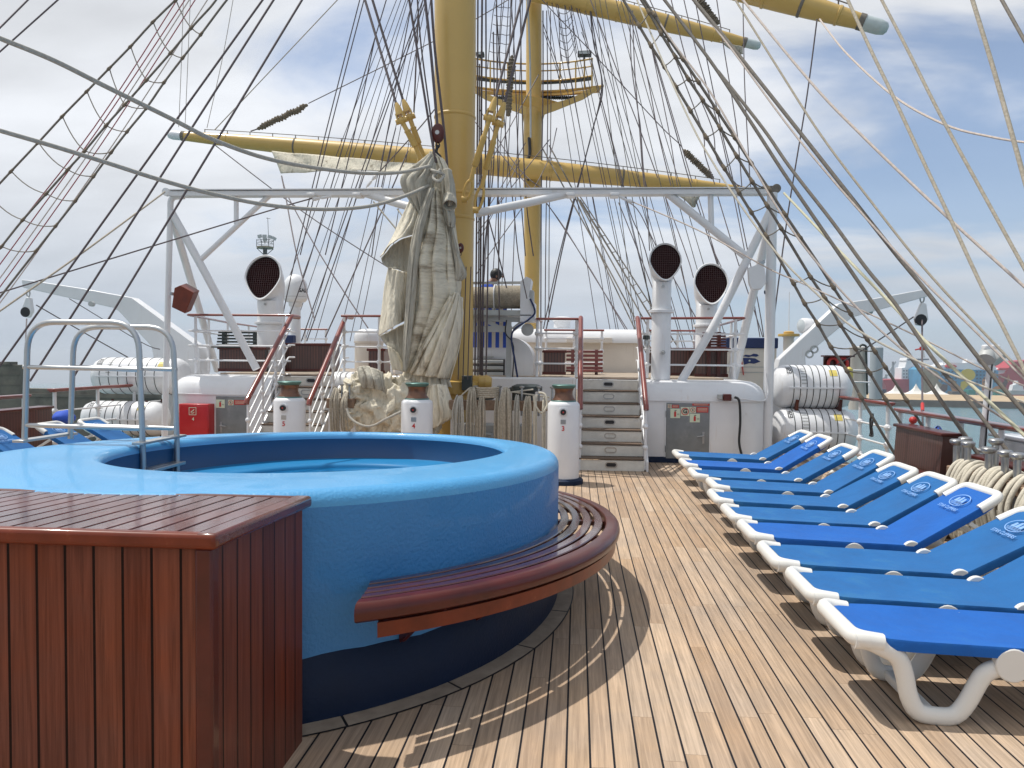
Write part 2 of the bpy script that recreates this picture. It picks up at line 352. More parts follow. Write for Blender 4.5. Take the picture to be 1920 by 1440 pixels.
mx = nd(n, 'ShaderNodeMix', data_type='RGBA'); lk(n, cr.outputs[0], mx.inputs[0]); sv = nd(n, 'ShaderNodeVectorMath', operation='SCALE'); sv.inputs['Scale'].default_value = 1.35; lk(n, sky.outputs[0], sv.inputs[0]); lk(n, sv.outputs[0], mx.inputs[6]); lk(n, cv.outputs[0], mx.inputs[7])
# grey-blue sea haze low down
hz = nd(n, 'ShaderNodeMapRange', interpolation_type='SMOOTHSTEP'); hz.inputs[1].default_value = .30; hz.inputs[2].default_value = -.02; hz.inputs[3].default_value = 0; hz.inputs[4].default_value = .92
lk(n, sp.outputs[2], hz.inputs[0])
mh = nd(n, 'ShaderNodeMix', data_type='RGBA'); lk(n, hz.outputs[0], mh.inputs[0]); lk(n, mx.outputs[2], mh.inputs[6]); mh.inputs[7].default_value = (4.5, 5.25, 6.25, 1)
lk(n, mh.outputs[2], bg.inputs['Color']); bg.inputs['Strength'].default_value = .1
# ------------------------------------------------------------------ sea
m_sea, n, b = nt('harbour_water')
tc = nd(n, 'ShaderNodeTexCoord'); mp = nd(n, 'ShaderNodeMapping'); mp.inputs['Scale'].default_value = (.5, 1.1, 1); lk(n, tc.outputs['Object'], mp.inputs[0])
nz = nd(n, 'ShaderNodeTexNoise', i_Scale=.55, i_Detail=8.0, i_Roughness=.62); lk(n, mp.outputs[0], nz.inputs[0])
cr = nd(n, 'ShaderNodeValToRGB'); cr.color_ramp.elements[0].color = (.045, .125, .14, 1); cr.color_ramp.elements[1].color = (.085, .185, .195, 1); cr.color_ramp.elements[0].position = .35; cr.color_ramp.elements[1].position = .65
lk(n, nz.outputs[0], cr.inputs[0]); lk(n, cr.outputs[0], b.inputs['Base Color']); b.inputs['Roughness'].default_value = .18
bp = nd(n, 'ShaderNodeBump', i_Strength=.9, i_Distance=.35); lk(n, nz.outputs[0], bp.inputs['Height']); lk(n, bp.outputs[0], b.inputs['Normal'])
mb = MB(); S = 9000
mb.add([(-S, -60, SEA0 + TILT * 60), (S, -60, SEA0 + TILT * 60), (S, S, SEA0 - TILT * S), (-S, S, SEA0 - TILT * S)], [[0, 1, 2, 3]])
struct(mb.obj('sea', m_sea, smooth=0))
# ------------------------------------------------------------------ ship hull and deck
CX = -1.95; HB = 6.05                       # centreline and half beam at the rail
def hull_side(s):
    L = []
    for y, hw in ((-8, 5.6), (0, 6.15), (8, 6.25), (16, 6.1), (26, 5.4), (36, 3.6), (43, .6)):
        L.append([V((CX + s * hw, y, .02)), V((CX + s * (hw + .02), y, -.5)), V((CX + s * hw * .99, y, -4)), V((CX + s * hw * .93, y, -9))])
    return L
mb = MB(); mb.loops(hull_side(1), closed=False); mb.loops(hull_side(-1), closed=False)
struct(mb.obj('ship_hull', m_white))
mb = MB()
ys = [-8, 0, 8, 16, 26, 36, 43]; hw = [5.6, 6.15, 6.25, 6.1, 5.4, 3.6, .6]
vs = [(CX + h, y, 0) for y, h in zip(ys, hw)] + [(CX - h, y, 0) for y, h in zip(ys[::-1], hw[::-1])]
mb.add(vs, [list(range(len(vs)))])
struct(mb.obj('deck', m_deck, smooth=0))
# ------------------------------------------------------------------ pool
PC = V((-1.97, 5.22, 0)); PA, PB = 1.85, 2.25
IC = V((-1.87, 5.58, 0)); IR = 1.33; IRY = 1.76
def rimz(y): return 1.145 - .039 * y
def oell(t, d=0, z=None, dz=0):
    x = PC.x + (PA + d) * math.cos(t); y = PC.y + (PB + d) * math.sin(t)
    return V((x, y, (rimz(y) + dz) if z is None else z))
def iell(t, d=0, dz=0):
    x = IC.x + (IR + d) * math.cos(t); y = IC.y + (IRY + d) * math.sin(t); return V((x, y, rimz(y) + dz))
N = 128; T = [2 * PI * k / N for k in range(N)]
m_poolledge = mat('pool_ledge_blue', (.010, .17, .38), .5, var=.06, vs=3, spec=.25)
pool = thing('pool', 'raised oval pool painted pale blue with a rounded rim, beside the slatted wooden bench', 'pool', (PC.x, PC.y, 0))
mb = MB()
mb.loops([[oell(t, 0, z=.0) for t in T], [oell(t, 0, z=.3) for t in T], [oell(t, 0, z=.6) for t in T], [oell(t, 0, dz=-.075) for t in T]])
part(mb, 'outer_wall', m_poolwall, pool, 60)
mb = MB(); L = [[oell(t, 0, dz=-.075) for t in T]]
for k in range(1, 7):
    a = PI / 2 * k / 6; L.append([oell(t, -.075 * (1 - math.cos(a)), dz=-.075 + .075 * math.sin(a)) for t in T])
L.append([oell(t, -.075, dz=0) * .5 + iell(t, .06, 0) * .5 for t in T])
for k in range(0, 6):
    a = PI / 2 * k / 5; L.append([iell(t, .06 * (1 - math.sin(a)), -.06 * (1 - math.cos(a))) for t in T])
mb.loops(L); part(mb, 'rim', m_pool, pool, 60)
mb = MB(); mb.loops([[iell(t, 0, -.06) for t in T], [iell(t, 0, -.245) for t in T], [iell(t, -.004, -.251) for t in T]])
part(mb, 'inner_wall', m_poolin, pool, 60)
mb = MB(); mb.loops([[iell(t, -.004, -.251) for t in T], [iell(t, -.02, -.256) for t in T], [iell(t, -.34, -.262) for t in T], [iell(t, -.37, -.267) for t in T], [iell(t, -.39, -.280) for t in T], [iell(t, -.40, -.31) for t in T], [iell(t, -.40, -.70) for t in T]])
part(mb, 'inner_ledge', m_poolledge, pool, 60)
m_pw, n, b = nt('pool_water')
b.inputs['Base Color'].default_value = (.006, .13, .31, 1); b.inputs['Roughness'].default_value = .06
tc = nd(n, 'ShaderNodeTexCoord'); nz = nd(n, 'ShaderNodeTexNoise', i_Scale=6.0, i_Detail=3.0); lk(n, tc.outputs['Object'], nz.inputs[0])
bp = nd(n, 'ShaderNodeBump', i_Strength=.25, i_Distance=.01); lk(n, nz.outputs[0], bp.inputs['Height']); lk(n, bp.outputs[0], b.inputs['Normal'])
mb = MB(); mb.add([iell(t, -.396, -.300) for t in T], [list(range(N))]); part(mb, 'water_surface', m_pw, pool, 0)
mb = MB()
def navz(t): return .29 + .006 * math.sin(17 * t) + .004 * math.sin(41 * t + 1)
mb.loops([[oell(t, .004, z=0) for t in T], [oell(t, .004, z=navz(t)) for t in T], [oell(t, -.001, z=navz(t) + .003) for t in T]])
part(mb, 'navy_base_band', m_navy, pool, 60)
# margin planks bent round the pool (part of the deck)
mb = MB()
seg = 22
for s_ in range(seg):
    t0 = 2 * PI * s_ / seg + .11; t1 = t0 + 2 * PI / seg - .006
    a = [oell(t0 + (t1 - t0) * k / 8, .002, z=.005) for k in range(9)]; b_ = [oell(t0 + (t1 - t0) * k / 8, .105, z=.005) for k in range(9)]
    o = len(mb.v); mb.v += [tuple(p) for p in a + b_]; mb.f += [[o + k, o + 9 + k, o + 10 + k, o + k + 1] for k in range(8)]
struct(mb.obj('deck_margin', m_margin, smooth=0))
mb = MB(); mb.loops([[oell(t, .0, z=.0028) for t in T], [oell(t, .113, z=.0028) for t in T]]); struct(mb.obj('deck_margin_caulking', m_black, smooth=0))
# ------------------------------------------------------------------ curved bench
bench = thing('curved_bench', 'glossy red-brown slatted bench curving round the side of the blue pool', 'bench', (PC.x + 2, PC.y, 0))
def bz(y): return .745 - .045 * y
def bpt(t, d, dz=0):
    p = PC + V(((PA + d) * math.cos(t), (PB + .8 * d) * math.sin(t), 0)); return V((p.x, p.y, bz(p.y) + dz))
TB0, TB1 = math.radians(-57.5), math.radians(64); NB = 56
def tt(k, d):       # the ends are cut on the slant
    a = math.radians(-55.4 - 5.6 * d / .41); return a + (TB1 - a) * k / NB
def slat(d0, d1, h, name, round_=False):
    mb = MB(); L = []
    for k_ in range(NB + 1):
        if round_: prof = [(d0, -h), (d0, -.006), (d0 + .006, 0), (d1 - .045, 0), (d1 - .02, -.006), (d1 - .004, -.022), (d1, -.045), (d1 - .006, -.072), (d1 - .03, -h), ]
        else: prof = [(d0, -h), (d0, -.005), (d0 + .005, 0), (d1 - .005, 0), (d1, -.005), (d1, -h)]
        L.append([bpt(tt(k_, d), d, z) for d, z in prof])
    mb.loops(L, closed=True, cap0=True, cap1=True); return part(mb, name, m_bench if not round_ else m_varn, bench, 40)
for k in range(4): slat(.018 + k * .076, .018 + k * .076 + .054, .018, 'slat')
slat(.322, .416, .084, 'front_nosing', True)
mb = MB(); L = []
for k_ in range(1, NB + 1):
    L.append([bpt(tt(k_, d), d, z) for d, z in ((.345, -.092), (.392, -.092), (.388, -.155), (.345, -.155))])
mb.loops(L, cap0=True, cap1=True); part(mb, 'lower_apron', m_varn2, bench, 40)
for k in range(9):
    mb = MB()
    t = TB0 + (TB1 - TB0) * (k + .5) / 9; a = bpt(t, .0, -.05); b_ = bpt(t, .40, -.05)
    mb.bar(a, bpt(t, .33, -.05), .05, .03); mb.bar(bpt(t, .362, -.07), bpt(t, .362, -.11), .04, .02); mb.bar(bpt(t, 0, -.30), bpt(t, .33, -.06), .03, .03)
    part(mb, 'bracket', m_varn, bench)
# ------------------------------------------------------------------ foreground box counter
X1 = -1.09; Y0, Y1 = 2.235, 3.085; X0 = -4.2
box = thing('wooden_counter', 'large varnished mahogany box counter with vertical boards in the left foreground', 'counter', (X1, Y0, 0))
def tz(y): return rimz(y) - .004
mb = MB(); mb.hexa([(X0, Y0 + .035, 0), (X1 - .035, Y0 + .035, 0), (X1 - .035, Y1 - .03, 0), (X0, Y1 - .03, 0), (X0, Y0 + .035, tz(Y0) - .05), (X1 - .035, Y0 + .035, tz(Y0) - .05), (X1 - .035, Y1 - .03, tz(Y1) - .05), (X0, Y1 - .03, tz(Y1) - .05)])
part(mb, 'front_boards', m_box_v, box, 0)
mb = MB(); mb.hexa([(X1 - .036, Y0 + .075, 0), (X1 - .031, Y0 + .075, 0), (X1 - .031, Y1 - .03, 0), (X1 - .036, Y1 - .03, 0), (X1 - .036, Y0 + .075, tz(Y0) - .055), (X1 - .031, Y0 + .075, tz(Y0) - .055), (X1 - .031, Y1 - .03, tz(Y1) - .055), (X1 - .036, Y1 - .03, tz(Y1) - .055)])
part(mb, 'side_boards', m_box_s, box, 0)
mb = MB(); mb.bbox((X1 - .085, Y0 + .030, 0), (X1 - .028, Y0 + .08, tz(Y0) - .052)); part(mb, 'corner_post', m_varn, box, 35, .008)
# framed top: border and boards
def topq(xa, xb, ya, yb, th, dz=0): return [(xa, ya, tz(ya) - th + dz), (xb, ya, tz(ya) - th + dz), (xb, yb, tz(yb) - th + dz), (xa, yb, tz(yb) - th + dz), (xa, ya, tz(ya) + dz), (xb, ya, tz(ya) + dz), (xb, yb, tz(yb) + dz), (xa, yb, tz(yb) + dz)]
mb = MB(); mb.hexa(topq(X0, X1, Y0, Y0 + .05, .05)); part(mb, 'front_edge', m_varn2, box, 35, .014)
mb = MB(); mb.hexa(topq(X0, X1 - .05, Y1 - .04, Y1, .045, -.001)); part(mb, 'back_edge', m_varn, box, 35, .008)
mb = MB(); mb.hexa(topq(X1 - .075, X1 + .002, Y0 + .002, Y1 + .001, .048, .0015)); part(mb, 'side_edge', m_top, box, 35, .014)
mb = MB(); mb.hexa(topq(X0, X1 - .07, Y0 + .045, Y1 - .035, .03, -.009)); part(mb, 'top_seams', m_black, box, 0)
mb = MB(); x = X1 - .078
while x > X0:
    mb.hexa(topq(x - .068, x, Y0 + .053, Y1 - .042, .012, -.0035 - .0006 * rng.random())); x -= .079
part(mb, 'top_boards', m_top, box, 30, .0025)
# ------------------------------------------------------------------ ladder hoops over the rim
def hoop(px0, px1, ptop, pbot0, pbot1, Y, nm='rail'):
    a = P(px0, pbot0, Y); b_ = P(px1, pbot1, Y); t0 = P(px0, ptop, Y); t1 = P(px1, ptop + 4, Y)
    return a, b_, t0, t1
lad = thing('pool_ladder', 'stainless steel tube hoops of the ladder stepping over the pool rim', 'ladder', (-3.6, 5.5, rimz(5.5)))
mb = MB(); mid = MB(); foot = MB()
HP = {}
for (x0, x1, top, yb0, yb1, inner) in ((46, 268, 604, 838, 842, 5.37), (132, 332, 613, 826, 830, 5.82)):
    a = P(x0, yb0, inner); b_ = P(x1, yb1, inner); zt = P(x0 + 60, top, inner).z
    a2 = V((a.x + .04, inner, zt)); b2 = V((b_.x - .03, inner, zt)); a.z = rimz(inner)
    b3 = V((b_.x, inner, rimz(inner) - .42))
    HP[inner] = (a, b_)
    mb.tube(rounded([a, a2, b2, b_, b3], .21, 8), .021, 12)
    for zp in (688, 797):
        z = P(x0, zp, inner).z; mid.tube([V((a.x, inner, z)), V((b_.x, inner, z - .012))], .017, 10)
part(mb, 'hoop', m_tube, lad, 50); part(mid, 'crossbar', m_tube, lad, 50)
for k in (0, 1):
    foot = MB(); p = HP[5.37][k]; q = HP[5.82][k]; foot.bbox((p.x - .045, 5.30, rimz(5.3) + .004), (p.x + .045, 5.92, rimz(5.3) + .022))
    part(foot, 'foot_plate', m_tube, lad, 35, .003)
mb = MB(); xb = HP[5.37][1].x; mb.bbox((xb - .06, 5.36, rimz(5.5) - .20), (xb + .08, 5.84, rimz(5.5) - .175)); part(mb, 'step', m_tube, lad, 35, .004)
# ------------------------------------------------------------------ sun loungers
LW = .52
def make_lounger(label):
    """origin: far foot corner on deck; runs along +X, width towards -Y"""
    t = thing('sun_lounger', label, 'sun lounger')
    dx_ = .035; prof = [(0, .362), (.06, .358), (.115, .335), (.155, .29), (.185, .21), (.205, .12), (.245, .052), (.32, .036), (.40, .042), (.45, .10), (.49, .18), (.525, .235), (.59, .262), (.72, .265), (1.0, .268), (1.35, .262), (1.42, .22), (1.46, .12), (1.50, .055), (1.56, .036), (1.63, .042), (1.68, .11), (1.72, .20), (1.78, .262), (1.86, .27)]
    for y in (-.035, -LW + .035):
        mb = MB(); pts = smoothline([V((x + (dx_ if x > .12 else 0), y, z)) for x, z in prof], 3)
        mb.tube(pts, .041, 12, up=(0, 1, 0), sy=.72); mb.obj('side_frame', m_plastic, t, 60)
    # end bar and cross members
    mb = MB(); mb.tube(rounded([V((.12, -.03, .355)), V((.0, -.03, .372)), V((0, -LW + .03, .372)), V((.12, -LW + .03, .355))], .055, 5), .036, 10, sy=1.1); mb.obj('foot_bar', m_plastic, t, 60)
    for x, z in ((.33, .04), (1.57, .04), (.95, .29)):
        mb = MB(); mb.box((x, -LW / 2, z), (.06, LW - .1, .05)); mb.obj('cross_member', m_plastic, t, 35, .01)
    # seat fabric: a padded band wrapped round the rails
    def band(p0, p1, w0, sag, wrap=.05, nx=10, cham=.07):
        L = []
        for i in range(nx + 1):
            f = i / nx; c = p0 * (1 - f) + p1 * f; w = LW / 2 - .004
            if f < .12: w -= cham * (1 - f / .12)
            row = []
            up = V((p1 - p0)).cross(V((0, 1, 0))).normalized(); up = -up if up.z < 0 else up
            for k in range(13):
                u = -1 + 2 * k / 12; s_ = -sag * (1 - u * u) * math.sin(PI * f) if abs(u) < 1 else 0
                row.append(V((c.x, -LW / 2 + u * w, c.z)) + up * s_)
            row.append(V((c.x, -LW / 2 + w + .004, c.z)) - up * .012); row.append(V((c.x, -LW / 2 + w + .002, c.z)) - up * wrap)
            row.append(V((c.x, -LW / 2 + w - .05, c.z)) - up * (wrap + .004)); row.append(V((c.x, -LW / 2 - w + .05, c.z)) - up * (wrap + .004))
            row.append(V((c.x, -LW / 2 - w - .002, c.z)) - up * wrap); row.append(V((c.x, -LW / 2 - w - .004, c.z)) - up * .012)
            L.append(row)
        m = MB(); m.loops(L, closed=True, cap0=True, cap1=True); return m
    a, b_, c = V((.045, 0, .382)), V((1.05, 0, .352)), V((1.61, 0, .678))
    band(a, b_, LW, .018).obj('seat_sling', m_sling, t, 50)
    bs = band(c, b_ + V((-.02, 0, -.012)), LW, .014, cham=.09).obj('backrest_sling', m_sling, t, 50)
    d = (c - b_).normalized(); up = V((-d.z, 0, d.x))
    # print on the backrest: oval with a ship and a line of lettering
    o = b_ + d * .50 + up * .009 + V((0, -LW / 2, 0)); yx = V((0, -1, 0))
    m = MB(); ring = []; r2 = []
    for k in range(40):
        q = 2 * PI * k / 40; ring.append(o + yx * (.105 * math.cos(q)) + d * (.066 * math.sin(q))); r2.append(o + yx * (.097 * math.cos(q)) + d * (.059 * math.sin(q)))
    m.loops([ring, r2])
    for sx in (-.04, 0, .042):
        m.add([o + yx * (sx - .018) + d * -.018, o + yx * (sx + .020) + d * -.018, o + yx * (sx + .012) + d * (.038 - abs(sx) * .3), o + yx * (sx - .010) + d * (.038 - abs(sx) * .3)], [[0, 1, 2, 3]])
    for dz in (-.028, -.038, -.047):
        w = .085 * math.sqrt(max(.05, 1 - (dz / .06) ** 2)); m.add([o + yx * -w + d * dz, o + yx * w + d * dz, o + yx * w + d * (dz + .004), o + yx * -w + d * (dz + .004)], [[0, 1, 2, 3]])
    tx = text_mb('STAR CLIPPERS', .040, o - d * .098, yx, d, .001, bold=.0006, stretch=.95); m.add(tx.v, tx.f)
    m.obj('emblem', m_emblem, bs, 0)
    # white head bar with wrapped corners
    h = c + d * .022 - up * .014
    m = MB(); m.tube(rounded([h - d * .17 + V((0, -.018, 0)), h + V((0, -.03, 0)), h + V((0, -LW + .03, 0)), h - d * .17 + V((0, -LW + .018, 0))], .07, 5), .033, 10); m.obj('head_bar', m_plastic, t, 60)
    for y in (-.02, -LW + .02):
        m = MB(); yy = y * .0 + (-.075 if y > -.3 else -LW + .075); m.bar(b_ + V((-.02, yy, -.06)), c + V((0, yy, -.055)), .03, .035); m.obj('backrest_rail', m_plastic, t, 35, .008)
        m = MB(); m.cyl((1.045, y - .018 if y < -.3 else y - .012, .318), (1.045, y + .012 if y < -.3 else y + .018, .318), .062, 24); m.obj('hinge_disc', m_plastic, t, 40, .006)
        m = MB(); m.cyl((.66, y - .022, .285), (.66, y + .022, .285), .075, 24); m.obj('side_disc', m_plastic, t, 40, .006)
        m = MB(); m.bar(b_ + d * .42 + V((0, y, -.05)), V((1.80, y, .27)), .022, .03); m.obj('support_strut', m_plastic, t, 35, .005)
    return t
feet = [(1537, 1131), (1477, 1070), (1424, 1021), (1386, 980), (1355, 950), (1330, 922), (1327, 900), (1293, 881), (1276, 863), (1263, 847)]
llab = ['nearest of the blue loungers, its white curved leg standing free on the deck',
        'blue lounger second from the front, pushed in behind the nearest one',
        'faded blue lounger third from the front, printed headrest touching the right edge',
        'bright blue lounger fourth from the front, with its headrest just clear of the right edge',
        'faded blue lounger fifth from the front in the row',
        'faded blue lounger sixth from the front in the row',
        'faded blue lounger seventh from the front, foot end set back from its neighbours',
        'faded blue lounger eighth from the front, third from the white deckhouse',
        'bright blue lounger second from the white deckhouse',
        'blue lounger farthest along the row, right in front of the white deckhouse']
fad = [0, 1, 1, 0, 1, 1, 1, 1, 0, 1]
G = 'blue sun loungers lined up on the teak deck'
L0 = make_lounger(llab[0])
ln = []
for i, (px, py) in enumerate(feet):
    t = L0 if i == 0 else copytree(L0)
    q = PZ(px, py, .37); t.location = (q.x, q.y, 0); t['label'] = llab[i]; t['group'] = G; t.rotation_euler = (0, 0, math.radians(rng.uniform(-1.2, 1.0))); ln.append(t)
    if i > 1:
        # headrests sit at slightly different reach
        t.location.x += 0.0
def swing(t, deg):      # every backrest sits at its own angle about the hinge
    h = V((1.03, 0, .345)); Rm = Matrix.Translation(h) @ Matrix.Rotation(math.radians(deg), 4, 'Y') @ Matrix.Translation(-h)
    for ch in t.children:
        if ch.name.split('.')[0] in ('backrest_sling', 'head_bar', 'backrest_rail'): ch.matrix_basis = Rm
def refade(t):
    for ch in t.children:
        if 'sling' in ch.name:
            ch.data = ch.data.copy(); ch.data.materials[0] = m_sling2
for i, t in enumerate(ln):
    if fad[i]: refade(t)
    swing(t, rng.uniform(-2.2, 2.0) if i not in (0,) else 0)
for i, (y, lab) in enumerate(((8.35, 'blue lounger on the port side nearest the left edge of the photo'), (9.25, 'blue lounger on the port side seen between the two ladder hoops'), (9.95, 'blue lounger on the port side just left of the lower raft canisters'))):
    t = copytree(L0); t.location = (-5.35 + .1 * i, y, 0); t.rotation_euler = (0, 0, math.radians(180 + 2)); t['label'] = lab; t['group'] = 'blue loungers beyond the pool on the port side'; refade(t)
# ------------------------------------------------------------------ capstans
def capstan(px, num, lab, first=None):
    Y = 9.85; X = P(px, 755, Y).x
    t = thing('capstan', lab, 'capstan', (X, Y, 0), 'white rope capstans by the mast')
    m = MB(); m.lathe([(.205, .06), (.205, 1.0), (.20, 1.02), (.175, 1.045), (.15, 1.05)], n=32); m.obj('housing', m_white, t, 40)
    m = MB(); m.lathe([(.26, 0), (.26, .05), (.235, .07), (.205, .075)], n=32); m.obj('base_flange', m_navy, t, 40)
    m = MB(); m.lathe([(.158, 1.046), (.15, 1.07), (.125, 1.10), (.112, 1.14), (.114, 1.18), (.128, 1.215)], n=28); m.obj('drum', m_bronze, t, 50)
    m = MB(); m.lathe([(.128, 1.215), (.148, 1.235), (.155, 1.255), (.145, 1.265), (.05, 1.268)], n=28); m.obj('drum_cap', m_green, t, 50)
    m = MB(); m.lathe([(.162, 1.046), (.158, 1.06), (.14, 1.075)], n=28); m.obj('drum_foot', m_green, t, 50)
    m = MB(); m.cyl((0, -.19, .925), (0, -.222, .925), .055, 20); s_ = m.obj('switch_plate', m_white, t, 40)
    m = MB(); m.cyl((0, -.215, .925), (0, -.250, .925), .037, 12); m.obj('switch_knob', m_black, t, 40); 
    m = MB(); m.cyl((0, -.250, .925), (0, -.253, .925), .010, 10); m.obj('switch_light', m_signred, t, 40)
    m = MB(); m.box((0, -.2055, .80), (.065, .006, .055)); m.obj('maker_plate', m_steel, t, 0)
    m = text_mb(num, .085, (0, -.2075, .715), (1, 0, 0), (0, 0, 1), .001, bold=.002); m.obj('number', m_signred, t, 0)
    return t
capstan(543, '5', 'white capstan with the red number 5, between the left stair rails')
capstan(782, '4', 'white capstan with the red number 4, in front of the heaped sail')
capstan(1057, '3', 'white capstan with the red number 3, left of the steps with vent plates')
# ------------------------------------------------------------------ deckhouses and raised deck
UZ = 1.29
def house(name, xa, xb, Yf, corner_at, label, rr=.5, ydeep=19.5):
    t = thing(name, label, 'deckhouse', ((xa + xb) / 2, Yf, 0))
    # plan outline, going from the inboard end round the outboard corner and aft
    def plan(off):
        if corner_at > 0:
            c = V((xb - rr, Yf + rr, 0)); a = [V((xa, Yf - off, 0))] + arc(c, (1, 0, 0), (0, 1, 0), rr + off, -PI / 2, 0, 10) + [V((xb + off, ydeep, 0)), V((xa, ydeep, 0))]
        else:
            c = V((xa + rr, Yf + rr, 0)); a = [V((xb, Yf - off, 0))] + [V((2 * c.x - q.x, q.y, 0)) for q in arc(c, (1, 0, 0), (0, 1, 0), rr + off, -PI / 2, 0, 10)] + [V((xa - off, ydeep, 0)), V((xb, ydeep, 0))]
        return a
    def ring(off, z): return [q + V((0, 0, z)) for q in plan(off)]
    m = MB(); m.loops([ring(0, .085), ring(0, .955)]); part(m, 'wall', m_white, t, 40)
    m = MB(); L = [ring(0, .955), ring(.025, .955), ring(.025, .972)]
    for k in range(7):
        a = PI / 2 * k / 6; L.append(ring(.02 - .30 * (1 - math.cos(a)), .975 + .29 * math.sin(a)))
    m.loops(L, cap1=True); part(m, 'rounded_roof_edge', m_white, t, 50)
    m = MB(); m.loops([ring(.012, 0), ring(.012, .09), ring(0, .092)]); part(m, 'blue_base_strip', m_navy, t, 40)
    return t
RH = house('deckhouse', .995, 2.95, 12.0, 1, 'low white deckhouse with rounded end and grey hatch door, right of the steps')
LH = house('deckhouse', -6.75, -4.92, 12.0, -1, 'low white deckhouse on the port side, behind the red hose box')
# centre block carrying the raised deck
cb_ = thing('raised_deck_front', 'white front wall of the raised deck behind the coiled ropes and the mast', 'deckhouse', (CX, 12.4, 0))
m = MB(); m.bbox((-3.88, 12.62, 0), (-.02, 19.0, UZ - .01)); part(m, 'wall', m_white, cb_, 30, .03)
m = MB(); m.bbox((-6.2, 12.9, UZ - .03), (2.4, 19.0, UZ + .004)); struct(m.obj('raised_deck', m_margin, smooth=0))
for xa in (-4.92, .0):
    m = MB(); m.bbox((xa, 12.66, 0), (xa + 1.0, 12.95, UZ - .04)); part(m, 'stair_head_wall', m_white, cb_, 0)
# doors
def door(house_t, x0, x1, z0, z1, Y, hinge):
    m = MB(); m.bbox((x0, Y - .014, z0), (x1, Y + .01, z1)); d = part(m, 'door', m_grey, house_t, 35, .004)
    m = MB(); m.bbox((x0 - .025, Y - .010, z0 - .01), (x0 - .002, Y + .01, z1 + .02)); part(m, 'door_frame', m_white, d, 35, .003)
    m = MB(); m.bbox((x1 + .002, Y - .010, z0 - .01), (x1 + .025, Y + .01, z1 + .02)); part(m, 'door_frame', m_white, d, 35, .003)
    hx = x1 - .09 if hinge < 0 else x0 + .09; s_ = -1 if hinge < 0 else 1
    m = MB(); m.bbox((hx - .016, Y - .022, z0 + .24), (hx + .016, Y - .013, z0 + .42)); m.tube([V((hx, Y - .02, z0 + .36)), V((hx, Y - .06, z0 + .36)), V((hx + s_ * .10, Y - .06, z0 + .345))], .011, 8); part(m, 'handle', m_steel, d)
    for z in (z0 + .15, z1 - .17):
        m = MB(); q = x0 if hinge < 0 else x1; m.cyl((q, Y - .02, z - .05), (q, Y - .02, z + .05), .012, 8); part(m, 'hinge', m_grey, d)
    return d
dR = door(RH, P(1249, 800, 11.99).x, P(1330, 800, 11.99).x, P(1290, 860, 12).z, P(1290, 756, 12).z, 12.0, -1)
dL = door(LH, P(405, 780, 11.99).x, P(463, 780, 11.99).x, .10, .93, 12.0, 1)
def sign(px0, py0, px1, py1, Y, draw, parent, name='sign', m=m_paper):
    a = P(px0, py0, Y); b_ = P(px1, py1, Y); y = Y
    mb = MB(); mb.bbox((a.x, y - .004, b_.z), (b_.x, y, a.z)); s_ = part(mb, name, m, parent, 0)
    w = b_.x - a.x; h = a.z - b_.z; ctr = V(((a.x + b_.x) / 2, y - .006, (a.z + b_.z) / 2)); draw(s_, ctr, w, h); return s_
def ring2d(c, r0, r1, n=24):
    m = MB(); m.loops([[c + V((r1 * math.cos(2 * PI * k / n), 0, r1 * math.sin(2 * PI * k / n))) for k in range(n)], [c + V((r0 * math.cos(2 * PI * k / n), 0, r0 * math.sin(2 * PI * k / n))) for k in range(n)]]); return m
def d_ext(s_, c, w, h):
    m = MB(); q = lambda x, z: c + V((x * w, 0, z * h)); m.add([q(-.12, -.36), q(.1, -.36), q(.1, .12), q(.04, .22), q(-.06, .22), q(-.12, .12)], [[0, 1, 2, 3, 4, 5]]); part(m, 'extinguisher_symbol', m_signred, s_, 0)
    m = MB(); m.bar(q(-.08, .26), q(.14, .32), .002, h * .06, up=(0, 0, 1)); m.bar(q(.2, -.05), q(.42, -.05), .002, h * .025, up=(0, 0, 1)); m.bar(q(.2, -.13), q(.42, -.13), .002, h * .025, up=(0, 0, 1)); part(m, 'symbol_detail', m_black, s_, 0)
def d_no(s_, c, w, h):
    r = min(w, h) * .42; m = ring2d(c, r * .78, r); m.bar(c + V((-r * .55, 0, r * .55)), c + V((r * .55, 0, -r * .55)), .002, r * .16, up=(0, 1, 0)); part(m, 'prohibition_ring', m_signred, s_, 0)
    m = MB(); m.box(c, (r * .35, .001, r * .9)); part(m, 'symbol_detail', m_black, s_, 0)
def d_g(s_, c, w, h):
    r = min(w, h) * .44; part(ring2d(c, r * .76, r), 'red_ring', m_signred, s_, 0)
    part(text_mb('G', r * 1.5, c, (1, 0, 0), (0, 0, 1), .001, bold=.004), 'letter', m_black, s_, 0)
def d_lines(s_, c, w, h):
    m = MB()
    for k in (-.22, .02, .26): m.box(c + V((0, 0, k * h)), (w * .82, .001, h * .07))
    part(m, 'lines_of_print', m_paper, s_, 0)
YD = 11.984
sign(1252, 758, 1259, 765, YD, d_no, dR); sign(1260, 759, 1273, 765, YD, d_lines, dR, m=m_signred)
sign(1257, 766, 1275, 784, YD, d_ext, dR); sign(1276.5, 763, 1292.5, 780, YD, d_g, dR); sign(1293.5, 763, 1304.5, 774.5, YD, d_no, dR)
sign(1306, 763, 1328, 773.5, YD, d_lines, dR, m=m_signred); sign(1298, 756.5, 1330, 761, YD, d_lines, dR, m=m_signred); sign(1293.5, 775.5, 1312, 792, YD, d_ext, dR)
sign(405, 749, 421.5, 765, YD, d_ext, dL); sign(428, 749.5, 438, 760, YD, d_no, dL); sign(439, 750, 461, 759, YD, d_lines, dL, m=m_signred)
